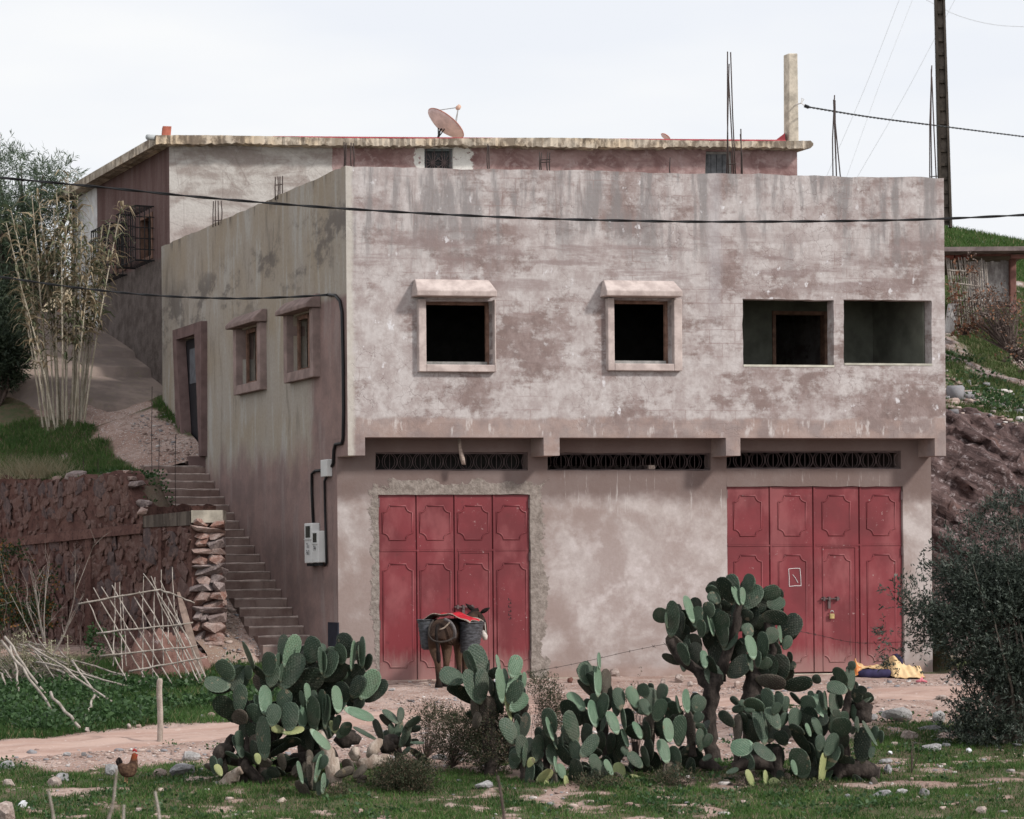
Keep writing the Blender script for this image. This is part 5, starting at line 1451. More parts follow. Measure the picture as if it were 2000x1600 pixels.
# giant reeds
M['reedleaf'] = mat_leaf('reed_leaf', (0.09, 0.115, 0.06), (0.19, 0.195, 0.12), ((0.34, 0.27, 0.18), 0.70), 0.6, 0.25, 0.3)
def reeds():
    rg = np.random.default_rng(51)
    base = at(130, 775, 49.2); base.z = float(hill_left(np.array([base.x]), np.array([base.y]))[0])
    root = thing('reed_clump', base, 'tall clump of pale giant reeds with drying leaves beside the concrete ramp', 'reeds')
    spec = [(90, 768, 48, 440), (96, 765, 62, 400), (106, 780, 85, 470), (112, 776, 105, 430), (118, 778, 95, 520), (124, 775, 120, 480), (132, 772, 110, 380), (104, 768, 20, 420), (140, 770, 150, 500),
            (146, 780, 140, 420), (152, 782, 160, 440), (158, 782, 170, 470), (161, 770, 215, 440), (163, 774, 238, 420), (150, 775, 132, 350), (128, 776, 135, 560), (100, 772, 70, 520), (116, 780, 74, 380), (136, 778, 172, 540),
            (84, 758, 30, 520), (144, 776, 180, 500), (155, 778, 190, 520), (109, 774, 40, 560), (121, 778, 130, 455), (94, 760, 12, 450), (148, 778, 152, 395), (160, 780, 200, 470)]
    V, F, C = [], [], []
    for k, (bx, by, tx, ty) in enumerate(spec):
        Yb = 49.2 + rg.uniform(-0.35, 0.4)
        a = at(bx, by, Yb); a.z = float(hill_left(np.array([a.x]), np.array([a.y]))[0]) - 0.05
        b = at(tx, ty - rg.uniform(0, 25), Yb + rg.normal(0, 0.35))
        m1 = a.lerp(b, 0.5) + Vector((-(b.x - a.x) * 0.12, 0, 0.05))
        pts = [a.lerp(m1, s).lerp(m1.lerp(b, s), s) for s in np.linspace(0, 1, 12)]
        m = MB(); m.tube(pts, [0.022 - 0.014 * s for s in np.linspace(0, 1, 12)], 5, cap=False)
        for s in np.linspace(0.06, 0.8, 10):
            p = a.lerp(m1, s).lerp(m1.lerp(b, s), s); d = (b - a).normalized()
            m.tube([p - d * 0.012, p + d * 0.012], 0.027 - 0.012 * s, 5)
        m.build('cane', M['cane'], root, True)
        nl = int(rg.integers(52, 78))
        for _ in range(nl):
            s = rg.uniform(0.36, 1.0) ** 0.85
            p = np.array(a.lerp(m1, s).lerp(m1.lerp(b, s), s)); ang = rg.uniform(0, 2 * math.pi)
            hz = np.array([math.cos(ang), math.sin(ang), 0]); ln = rg.uniform(0.25, 0.58); wd = rg.uniform(0.013, 0.030)
            side = np.cross(hz, [0, 0, 1]) + rg.normal(0, 0.3, 3); side /= np.linalg.norm(side)
            up0 = rg.uniform(0.5, 1.3)
            prev = None
            col = rg.random(3)
            if rg.random() < 0.35: col[1] = 0.9
            b0 = len(V)
            for i, q in enumerate((0, 0.3, 0.6, 0.85, 1.0)):
                c = p + hz * ln * (q * 0.8) + np.array([0, 0, 1]) * ln * (up0 * q - (up0 + rg.uniform(0.1, 0.5)) * 0.9 * q * q)
                w = wd * (1 - q ** 2.2) * (0.6 + 1.2 * min(q, 0.35))
                V.append(c - side * w); V.append(c + side * w); C.append(col); C.append(col)
            for i in range(4):
                F.append((b0 + 2 * i, b0 + 2 * i + 1, b0 + 2 * i + 3, b0 + 2 * i + 2))
    link('foliage', np_mesh('foliage', np.array(V), np.array(F), np.array(C)), M['reedleaf'], root)
reeds()

# ------------------------------------------------------------------ prickly pears
def pad_mesh(seed):
    r = np.random.default_rng(seed)
    n, k = 9, 9
    V = []; 
    p = r.uniform(0.66, 0.85); q = r.uniform(0.50, 0.62); curl = r.normal(0, 0.05); asym = r.normal(0, 0.035)
    ts = 0.5 - 0.5 * np.cos(np.linspace(0, math.pi, n))
    tw_ = r.uniform(0.56, 0.66)
    def prof(t):
        if t >= tw_: return 0.5 * max(0.0, 1 - ((t - tw_) / (1 - tw_)) ** 2.3) ** (1 / 2.1)
        x = (tw_ - t) / tw_
        return 0.5 * (1 - x ** 2.1) ** 0.72 + 0.055 * x
    grid = {}
    for sgn in (1, -1):
        for i, t in enumerate(ts):
            w = float(prof(t)) if 0 < t < 1 else (0.055 if t == 0 else 0.0)
            for j in range(k):
                s = -math.cos(math.pi * j / (k - 1))
                th = math.sqrt(max(0, 1 - s * s)) ** 0.75 * (math.sin(math.pi * min(1, max(0, 0.06 + 0.94 * t))) ** 0.4)
                grid[(sgn, i, j)] = len(V)
                V.append((w * s + asym * math.sin(math.pi * t), float(t), sgn * 0.5 * th + curl * 6 * (t - 0.5) ** 2 + curl * 3 * s * s))
    F = []
    for sgn in (1, -1):
        for i in range(n - 1):
            for j in range(k - 1):
                f = (grid[(sgn, i, j)], grid[(sgn, i, j + 1)], grid[(sgn, i + 1, j + 1)], grid[(sgn, i + 1, j)])
                F.append(f if sgn > 0 else f[::-1])
    me = bpy.data.meshes.new('pad'); me.from_pydata(V, [], F); 
    bm = bmesh.new(); bm.from_mesh(me); bmesh.ops.remove_doubles(bm, verts=bm.verts, dist=1e-4); bmesh.ops.recalc_face_normals(bm, faces=bm.faces); bm.to_mesh(me); bm.free()
    me.polygons.foreach_set('use_smooth', [True] * len(me.polygons))
    return me
def mat_pad(name, a, b, c3, rough=0.5, spec=0.3):
    t = NT(name, rough, spec)
    o = t.objco(); r = t.rand()
    n = t.noise(t.mul(o, (1, 1, 0.15)), 2.4, 6, 0.6); n2 = t.noise(t.position(), 22, 6, 0.65)
    c = t.mix(r, a, b)
    c = t.mix(t.rng(n, 0.40, 0.66, 0, 0.75), c, c3)
    # areoles in slanting rows
    rot = t.n.new('ShaderNodeVectorRotate'); rot.rotation_type = 'Z_AXIS'; rot.inputs['Angle'].default_value = 0.75
    t.l.new(t.mul(o, (9, 11, 0)), rot.inputs['Vector'])
    vo = t.voro(rot.outputs[0], 1.0, 'F1', 'Distance', 0.25)
    dot = t.rng(vo, 0.17, 0.06)
    c = t.mix(t.math('MULTIPLY', dot, 0.75), c, (0.36, 0.36, 0.27))
    c = t.mix(t.rng(n2, 0.62, 0.74, 0, 0.5), c, (0.22, 0.20, 0.13))
    q_ = t.xyz(o); y = q_[1]
    rim = t.math('ADD', t.math('POWER', t.math('MULTIPLY', t.math('ABSOLUTE', q_[0]), 2.0), 2.6), t.math('POWER', t.math('ABSOLUTE', t.math('MULTIPLY', t.math('SUBTRACT', y, 0.56), 2.25)), 2.6))
    c = t.mix(t.rng(rim, 0.80, 0.98, 0, 0.55), c, t.hsv(c3, 0.5, 0.85, 1.9))  # pale pad margin, brightened to paint in a sunlit rim
    c = t.mix(t.rng(y, 0.10, 0.0, 0, 0.6), c, (0.14, 0.12, 0.07))
    sc_ = t.math('MULTIPLY', t.rng(t.noise(t.position(), 9, 3, 0.5), 0.66, 0.70), t.rng(r, 0.3, 0.5))
    c = t.mix(t.math('MULTIPLY', sc_, 0.8), c, (0.20, 0.16, 0.11))
    dust_ = t.rng(t.noise(t.position(), 3.5, 6, 0.65), 0.48, 0.68, 0, 0.35)
    c = t.mix(dust_, c, (0.14, 0.13, 0.105))
    h = t.math('SUBTRACT', t.math('MULTIPLY', t.rng(vo, 0.5, 0.1), 0.5), t.math('MULTIPLY', dot, 0.4))
    return t.done(c, t.bump(t.math('ADD', h, t.math('MULTIPLY', n, 1.2)), 0.6, 0.014))
PADM = {'n': mat_pad('cactus_skin', (0.030, 0.052, 0.034), (0.048, 0.076, 0.048), (0.068, 0.096, 0.066)),
        'b': mat_pad('sunlit_cactus_skin', (0.085, 0.15, 0.095), (0.13, 0.195, 0.125), (0.16, 0.23, 0.16)),  # brighter copy of the skin, sunlight put into the colour
        'd': mat_pad('shaded_cactus_skin', (0.014, 0.026, 0.018), (0.024, 0.038, 0.025), (0.036, 0.042, 0.028)),  # darker copy of the skin, shade put into the colour
        'y': mat_pad('yellowed_cactus_skin', (0.36, 0.36, 0.16), (0.30, 0.34, 0.15), (0.24, 0.28, 0.13)),
        't': mat_pad('corky_cactus_skin', (0.075, 0.06, 0.05), (0.12, 0.10, 0.082), (0.055, 0.048, 0.04), 0.9, 0.1)}
PADS = {k: [] for k in PADM}
for i in range(8):
    me0 = pad_mesh(900 + i)
    for k in PADM:
        c = me0.copy(); c.materials.append(PADM[k]); PADS[k].append(c)
M['cork'] = mat_bark('corky_trunk', (0.026, 0.021, 0.019), (0.075, 0.06, 0.053), 10)
M['deadpad'] = mat_bark('dead_pad', (0.26, 0.195, 0.155), (0.50, 0.42, 0.36), 9)

VIEW = Vector((0, 1, 0))
def add_pad(root, loc0, bx, by, tx, ty, w, kind, Y, rg):
    K = {'l': 'n'}.get(kind, kind)
    off = {'b': -0.10, 'l': -0.06, 'n': 0.0, 'd': 0.13, 'y': -0.02, 't': 0.08}[kind] + rg.normal(0, 0.07)
    Yb = Y + off - (by - 1430) * 0.0010
    lpx = math.hypot(tx - bx, ty - by)
    lean = rg.normal(0, 0.22) + {'b': 0.25, 'l': 0.15, 'n': -0.08, 'd': -0.22, 'y': 0.0, 't': 0}[kind]
    ex = 0.16; bx -= (tx - bx) * ex * 0.6; by -= (ty - by) * ex * 0.6; tx += (tx - bx) * ex * 0.4; ty += (ty - by) * ex * 0.4
    B = at(bx, by, Yb); T = at(tx, ty, Yb + lean * lpx * Yb / FPX)
    ax = T - B; ln = ax.length; ax.normalize()
    view = (B + T) / 2 - Vector((0, 0, EYE)); view.normalize()
    side = ax.cross(view).normalized(); n0 = side.cross(ax).normalized()      # n0 away from or towards the viewer
    if n0.dot(view) > 0: n0 = -n0; side = -side
    r = 1.16 * w * Y / FPX / ln
    rt = max(r / rg.uniform(0.80, 0.97), rg.uniform(0.50, 0.60))
    ps = math.acos(min(1.0, r / rt))
    best = None
    for s in (1, -1):
        nn = n0 * math.cos(ps) + side * math.sin(ps) * s
        v = nn.dot(SUN)
        want = v if kind in ('b', 'l', 'y') else (-v if (kind == 'd' or rg.random() < 0.72) else v)
        if best is None or want > best[0]: best = (want, nn)
    nn = best[1]; wx = ax.cross(nn).normalized()
    th = 0.030 if kind != 't' else 0.06
    wd = rt * ln
    me = PADS[K][int(rg.integers(8))]
    o = bpy.data.objects.new('pad', me); COL.objects.link(o); o.parent = root
    R = Matrix(((wx.x * wd, ax.x * ln, nn.x * th, B.x - loc0.x), (wx.y * wd, ax.y * ln, nn.y * th, B.y - loc0.y), (wx.z * wd, ax.z * ln, nn.z * th, B.z - loc0.z), (0, 0, 0, 1)))
    o.matrix_basis = R
    return o

def cactus(name, label, basepx, Y, pads, stems, seed, group='prickly pears along the road edge'):
    rg = np.random.default_rng(seed)
    b = at(basepx[0], basepx[1], Y); b.z = zfoot(b.x, b.y) - 0.03
    root = thing(name, b, label, 'cactus', group)
    for q in pads:
        bx, by, tx, ty, w = q[:5]; kind = q[5] if len(q) > 5 else 'n'; dy = q[6] if len(q) > 6 else 0.0
        add_pad(root, b, bx, by, tx, ty, w, kind, Y + dy, rg)
    # more shade-coloured pads deep inside the plant (filler of the dark core)
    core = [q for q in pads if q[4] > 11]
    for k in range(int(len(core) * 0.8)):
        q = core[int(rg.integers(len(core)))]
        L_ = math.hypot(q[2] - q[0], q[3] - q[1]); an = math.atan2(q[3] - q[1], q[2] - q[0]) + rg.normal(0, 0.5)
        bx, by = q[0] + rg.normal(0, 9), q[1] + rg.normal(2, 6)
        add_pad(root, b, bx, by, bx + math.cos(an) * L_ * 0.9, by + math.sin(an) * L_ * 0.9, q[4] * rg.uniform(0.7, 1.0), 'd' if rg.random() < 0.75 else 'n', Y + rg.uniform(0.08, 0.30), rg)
    # dead and corky pads slumped round the foot
    xs_ = [q[0] for q in pads]; yb = max(q[1] for q in pads)
    for k in range(0 if 'tree like prickly pear on' in label else max(2, int(len(pads) * 0.26))):
        x = rg.uniform(min(xs_) + 8, max(xs_) - 5); y = yb + rg.uniform(-22, 8); an = rg.uniform(-2.9, -0.25)
        ln_ = rg.uniform(24, 42)
        add_pad(root, b, x, y, x + math.cos(an) * ln_, y + math.sin(an) * ln_ * 0.8, rg.uniform(9, 22), 't' if rg.random() < 0.7 else ('y' if rg.random() < 0.2 else 'd'), Y + rg.uniform(-0.15, 0.25), rg)
    for st in stems:
        pix, rad, dy = st[0], st[1], st[2]
        pts = [at(x, y, Y + dy) for x, y in pix]
        # finer, knotty path
        fine = []; fr = []
        for i in range(len(pts) - 1):
            for s in np.linspace(0, 1, 5)[:-1]:
                fine.append(pts[i].lerp(pts[i + 1], s) + Vector(rg.normal(0, rad[i] * 0.10 * Y / FPX, 3)))
                fr.append((rad[i] + (rad[i + 1] - rad[i]) * s) * Y / FPX * (1 + rg.normal(0, 0.08)))
        fine.append(pts[-1]); fr.append(rad[-1] * Y / FPX)
        m = MB(); fine = [p_ + Vector((0, 0.10, 0)) for p_ in fine]; m.tube(fine, fr, 9)
        m.build('trunk', M[st[3]] if len(st) > 3 else M['cork'], root, True)
    return root
# pads: base x, base y, tip x, tip y, width (pixels of the photograph), kind, depth shift
BIG = [(446,1339,401,1334,27),(452,1327,428,1292,28),(459,1347,466,1301,29),(485,1326,485,1301,14),(493,1302,477,1257,8),(520,1326,492,1300,12,'d'),(466,1389,470,1339,25),(459,1399,424,1363,34,'d'),(523,1318,528,1276,26),
 (528,1339,535,1299,25),(551,1289,555,1242,20),(559,1301,578,1243,27,'b',.15),(545,1306,543,1277,11),(547,1329,550,1298,9,'l'),(552,1340,589,1282,36),(517,1393,519,1342,23,'b'),(510,1405,502,1359,13,'b'),(529,1416,537,1377,26,'n',-.1),
 (552,1384,558,1349,27),(564,1425,567,1374,31,'n',-.12),(588,1419,597,1373,19,'b'),(611,1420,613,1363,23,'n',-.05),(626,1402,631,1350,15),(636,1419,638,1359,15,'n',-.06),(592,1378,588,1350,8),(602,1370,599,1336,11,'b'),(613,1369,612,1349,12),
 (602,1291,615,1247,32),(631,1280,630,1258,12,'l',.1),(674,1278,670,1238,29,'d'),(667,1295,663,1259,21),(643,1280,649,1264,14,'l',.1),(636,1320,654,1273,24),(628,1312,625,1266,9),(631,1315,632,1274,12),(632,1327,674,1311,22,'d',-.1),
 (570,1345,626,1315,40,'d',-.05),(659,1311,679,1299,20,'d'),(686,1306,691,1254,8,'b'),(708,1300,708,1246,10),(704,1297,701,1262,5,'l'),(713,1307,723,1279,14,'d'),(697,1337,701,1300,26,'d'),(688,1358,706,1323,24,'d',-.15),(690,1360,711,1324,22),
 (707,1362,733,1311,32,'b',.12),(676,1368,663,1333,24,'d'),(660,1389,655,1342,18,'b',-.1),(692,1381,710,1366,18,'d'),(676,1386,727,1405,17,'b',-.1),(474,1439,481,1405,18,'d'),(470,1463,465,1429,16),(472,1479,466,1455,13,'l'),(518,1478,514,1403,24,'n',-.1),
 (498,1490,496,1449,16,'d',-.1),(419,1511,415,1478,13),(528,1457,584,1446,18,'d'),(525,1478,567,1451,13,'d'),(543,1476,566,1483,14,'d'),(609,1427,643,1461,15,'b',-.1),(521,1504,521,1526,20,'d'),(464,1480,441,1469,7),(553,1428,531,1421,14,'y'),
 (555,1431,592,1423,12,'y'),(496,1469,493,1403,18,'t'),(481,1407,458,1391,26,'t'),(580,1400,575,1345,34,'d',.3),(640,1400,635,1345,36,'d',.3),(690,1382,690,1330,34,'d',.3),(540,1440,535,1390,30,'d',.3),(600,1460,600,1410,34,'d',.3),(500,1420,495,1370,30,'d',.3),
 (520,1350,505,1315,30,'t',.2),(560,1360,570,1320,32,'d',.25),(640,1440,640,1395,28,'d',.25),(476,1400,478,1365,20,'d',.1),(660,1345,640,1310,30,'d',.25),(610,1330,600,1290,30,'d',.25),(680,1330,672,1300,30,'d',.2),(628,1400,640,1372,16,'d'),(654,1428,662,1398,12),(672,1437,678,1412,20,'n'),(658,1421,656,1401,12),(646,1410,660,1432,14,'y'),(660,1440,672,1426,16,'l')]
BIGS = [([(470,1556),(478,1500),(486,1450),(495,1400)],[15,13,12,9],0.05),([(520,1550),(508,1500),(520,1450),(540,1400)],[16,15,13,9],0.15),([(540,1500),(590,1486),(635,1478),(655,1470)],[15,15,14,11],0.2),([(655,1535),(645,1500),(640,1470),(620,1430)],[11,13,12,10],-0.1,'deadpad'),
 ([(600,1500),(600,1460),(610,1410),(620,1360)],[20,20,16,10],0.35),([(420,1500),(428,1470),(450,1462)],[12,16,10],0.05),([(405,1590),(425,1545),(455,1515),(470,1505)],[6,12,12,8],-0.1,'deadpad'),([(432,1478),(446,1452),(452,1437)],[9,11,5],0.1),([(515,1545),(490,1510),(470,1490)],[10,12,10],-0.05)]
LITTLE = [(590,1528,581,1489,7,'b'),(616,1524,627,1476,9,'b'),(623,1500,638,1478,16,'n'),(630,1548,634,1512,8,'b'),(612,1487,632,1469,10,'n'),(610,1538,604,1479,10,'t'),(623,1552,626,1526,12,'n'),(612,1535,596,1528,8,'t')]
SMALL = [(775,1412,751,1387,13,'l'),(780,1410,784,1383,13,'l'),(775,1438,782,1407,15,'l'),(795,1418,820,1401,13),(782,1457,802,1416,13,'l'),(797,1461,798,1432,10,'d'),(803,1451,827,1451,4,'b'),(786,1472,801,1460,8,'l'),(802,1463,837,1491,12,'d'),(765,1436,764,1414,11,'l'),
 (746,1445,732,1406,13,'d'),(732,1443,692,1421,6,'l'),(773,1460,765,1436,18,'t')]
MID = [(904,1328,861,1315,31),(927,1319,910,1273,17),(944,1318,924,1262,33,'l',.12),(937,1370,910,1312,26,'n',-.1),(941,1367,941,1309,24,'n',-.05),(981,1368,974,1308,15,'b'),(975,1310,971,1281,6,'b'),(990,1351,983,1308,13,'b',.1),(1000,1321,1011,1282,25,'b'),(993,1358,1015,1314,25,'b',.05),
 (1023,1341,1024,1314,8,'b',.1),(994,1371,1016,1332,26,'n',-.1),(998,1386,1028,1359,24,'b'),(996,1403,985,1344,8,'y'),(980,1390,964,1344,17,'d'),(960,1358,955,1325,10,'d'),(954,1414,951,1362,32,'t'),(941,1402,912,1394,14,'d'),(928,1360,929,1400,13,'t',-.15),(998,1400,1014,1389,10,'d'),(968,1400,960,1362,22,'d',.1),(935,1330,950,1290,20,'d',.2)]
MIDS = [([(958,1540),(960,1490),(956,1440),(952,1405)],[13,14,15,14],0.05),([(1000,1480),(990,1440),(996,1400)],[10,11,8],0.1)]
LOWA = [(1004,1450,982,1406,26),(1022,1437,1029,1394,18),(1014,1422,1009,1396,12,'d'),(1019,1479,1017,1438,22,'l'),(1024,1495,1026,1455,7,'l'),(1046,1485,1052,1438,21),(1037,1480,1031,1460,12),(1017,1486,999,1474,13),(1074,1437,1070,1386,27,'n',.1),(1079,1444,1068,1403,8,'b'),(1086,1461,1077,1429,5,'l'),
 (1127,1445,1106,1394,26,'n',.1),(1122,1451,1105,1415,26,'l'),(1080,1492,1076,1455,20,'l'),(1086,1507,1082,1479,4,'b'),(1100,1519,1092,1493,15,'b'),(1114,1492,1091,1456,19,'d'),(1127,1486,1120,1448,21),(1136,1475,1165,1438,24,'l'),(1171,1512,1155,1476,19),(1195,1512,1181,1486,11,'b'),
 (1122,1537,1125,1485,25,'d'),(1074,1543,1095,1517,18,'l'),(1050,1526,1077,1505,17,'y'),(1072,1551,1065,1525,9,'y'),(1107,1545,1104,1516,8,'y'),(1136,1501,1161,1511,15,'d'),(1032,1497,1040,1480,12,'y'),(1030,1535,1037,1489,16),(1047,1520,1052,1487,18,'d'),(1171,1517,1182,1500,16,'d'),(1099,1457,1096,1434,4),(1072,1464,1067,1424,22,'d'),
 (1060,1545,1060,1500,20,'d',.25),(1010,1500,1005,1460,22,'d',.25),(1100,1480,1098,1440,26,'d',.25),(1145,1530,1140,1490,24,'d',.25),(1180,1530,1170,1490,24,'d',.3)]
LOWAS = [([(1025,1552),(1024,1510),(1018,1470)],[9,9,7],0.05),([(1122,1550),(1121,1530),(1124,1500)],[10,11,8],0.05),([(1070,1545),(1066,1500),(1070,1450)],[8,8,6],0.25)]
LOWB = [(1149,1336,1137,1296,24,'l'),(1164,1356,1150,1317,14,'d'),(1152,1330,1150,1299,14,'l'),(1167,1357,1168,1305,13,'b'),(1170,1305,1169,1276,5,'b'),(1139,1386,1112,1354,20,'b'),(1127,1411,1104,1369,26,'d'),(1162,1417,1154,1370,16,'b'),(1165,1384,1160,1356,18),(1169,1404,1182,1357,20),(1189,1384,1192,1346,16,'d'),
 (1211,1384,1206,1345,22,'l'),(1204,1397,1202,1368,15,'l'),(1205,1431,1189,1391,18,'b'),(1220,1424,1214,1385,8),(1176,1427,1181,1399,8),(1244,1380,1229,1343,21,'b'),(1262,1360,1254,1336,21),(1272,1347,1270,1335,10,'d'),(1274,1391,1270,1346,25),(1289,1367,1296,1337,20),(1282,1406,1292,1367,24,'n',-.08),
 (1265,1395,1254,1366,18,'l'),(1327,1392,1304,1375,21),(1326,1390,1320,1360,4,'l'),(1285,1435,1290,1395,18,'d'),(1302,1447,1287,1411,17,'d'),(1307,1447,1302,1405,18,'b'),(1302,1488,1290,1446,20,'b'),(1251,1441,1239,1411,12,'b'),(1226,1457,1216,1425,8,'b'),(1227,1477,1215,1460,12),(1189,1469,1196,1434,16,'d'),
 (1210,1480,1210,1427,22,'d'),(1252,1441,1227,1420,24,'d'),(1267,1485,1266,1444,17,'d'),(1171,1465,1175,1431,17,'d'),(1342,1389,1338,1348,13,'b'),(1359,1391,1369,1360,26),(1327,1453,1327,1400,25,'l'),(1359,1410,1369,1392,18),(1357,1416,1375,1420,12),(1368,1465,1366,1425,14),(1375,1458,1387,1435,16,'l'),
 (1317,1525,1318,1494,14),(1252,1497,1228,1472,19,'l'),(1330,1474,1356,1458,18,'d'),(1324,1497,1314,1459,20),(1305,1540,1303,1491,16,'t'),(1374,1485,1389,1476,10,'l'),(1266,1495,1255,1459,12),(1219,1515,1203,1507,9),(1180,1355,1185,1309,18,'t'),(1272,1440,1270,1395,12,'t'),(1349,1452,1344,1392,16,'t'),
 (1240,1530,1240,1480,24,'d',.25),(1280,1520,1276,1470,24,'d',.25),(1200,1520,1196,1470,24,'d',.25),(1340,1510,1336,1460,24,'d',.25),(1230,1420,1226,1385,20,'d',.25),(1180,1440,1174,1400,22,'d',.3),(1310,1420,1312,1388,18,'d',.2),(1366,1500,1360,1462,20,'d',.25)]
LOWBS = [([(1308,1545),(1304,1505),(1300,1470)],[9,10,7],0.02),([(1272,1470),(1273,1430),(1268,1390)],[6,6,5],0.1),([(1355,1480),(1350,1440),(1344,1395)],[9,8,7],0.08),([(1240,1540),(1245,1500),(1240,1450)],[9,8,6],0.2),([(1182,1530),(1184,1470),(1178,1400)],[9,8,6],0.25),([(1372,1490),(1395,1500),(1420,1525)],[10,12,13],-0.02)]
TREE = [(1304,1206,1278,1195,26),(1310,1239,1315,1177,25,'n',-.1),(1303,1225,1300,1198,6,'l'),(1325,1245,1331,1197,15,'d'),(1328,1251,1342,1223,21,'d'),(1351,1230,1334,1193,22,'d'),(1353,1213,1340,1166,14,'b'),(1360,1194,1358,1168,20,'d',.1),(1361,1224,1364,1186,21,'n',-.1),(1369,1243,1369,1211,16,'n',-.15),(1385,1206,1382,1177,21),
 (1381,1234,1385,1192,16),(1392,1239,1383,1195,8,'b'),(1397,1227,1405,1191,18),(1405,1242,1414,1197,26),(1414,1261,1408,1209,21,'n',-.15),(1342,1297,1328,1258,18,'n',-.1),(1340,1278,1336,1257,10),(1349,1300,1361,1257,25,'d'),(1377,1303,1374,1272,14,'b',-.05),(1397,1315,1385,1282,14,'d',-.15),(1381,1329,1360,1290,28,'d',-.05),(1396,1338,1390,1300,32,'l',-.05),
 (1345,1303,1306,1245,27,'t',-.02),(1405,1305,1391,1239,32,'d'),(1360,1260,1351,1239,20,'d'),(1411,1168,1387,1140,25,'d'),(1427,1174,1408,1130,27,'d'),(1405,1176,1384,1161,20,'l',.15),(1429,1191,1402,1176,18,'d'),(1405,1194,1399,1176,12,'d'),
 (1432,1176,1427,1124,27,'n',-.05),(1444,1180,1431,1147,11,'b',-.05),(1450,1179,1451,1149,10,'b',-.05),(1457,1157,1466,1123,21),(1457,1186,1481,1145,30),(1461,1191,1494,1177,30,'d',-.1),(1492,1166,1521,1150,26),(1499,1181,1532,1176,23),(1492,1202,1536,1211,26,'d',-.08),(1528,1241,1559,1204,35,'d',.05),(1532,1267,1542,1243,17,'l',.1),(1525,1253,1521,1221,6,'b'),
 (1503,1255,1510,1227,24),(1499,1238,1511,1222,14,'d'),(1466,1243,1456,1219,20,'l'),(1471,1285,1462,1243,18,'b',-.05),(1488,1285,1490,1237,21,'n',-.1),(1415,1267,1437,1237,22),(1425,1235,1439,1213,20,'d'),(1439,1220,1440,1176,22,'d'),(1449,1194,1469,1206,18,'d',-.1),(1468,1309,1462,1278,9,'l',-.1),(1479,1302,1481,1272,11,'n',-.1),(1486,1304,1503,1287,22),
 (1425,1319,1462,1285,32,'d',-.05),(1447,1284,1451,1248,22,'d'),(1518,1292,1510,1255,22,'d'),(1525,1327,1521,1280,34,'d'),(1543,1294,1543,1274,10,'d'),(1538,1307,1553,1295,14,'d'),(1532,1341,1584,1331,26,'d'),(1587,1329,1602,1324,17,'d'),(1481,1327,1532,1336,26,'t'),(1474,1218,1501,1211,26,'d'),(1474,1312,1501,1312,16,'d'),
 (1480,1260,1478,1215,30,'d',.25),(1440,1300,1436,1250,30,'d',.25),(1500,1300,1496,1250,30,'d',.25),(1460,1230,1456,1185,30,'d',.25),(1420,1240,1414,1200,26,'d',.25),(1390,1270,1384,1230,28,'d',.25),(1360,1280,1352,1240,26,'d',.25),(1508,1220,1510,1180,26,'d',.25)]
TREES = [([(1393,1500),(1388,1440),(1386,1390),(1392,1340),(1400,1315)],[17,14,14,17,15],0.0),([(1392,1345),(1362,1310),(1330,1285),(1310,1250)],[13,11,10,9],0.03),([(1470,1480),(1466,1420),(1468,1370),(1476,1320),(1470,1280)],[17,18,19,19,14],0.15),([(1476,1330),(1500,1300),(1515,1270),(1500,1215)],[13,12,10,8],0.15),([(1405,1330),(1420,1280),(1440,1220),(1445,1180)],[12,10,9,7],0.1)]
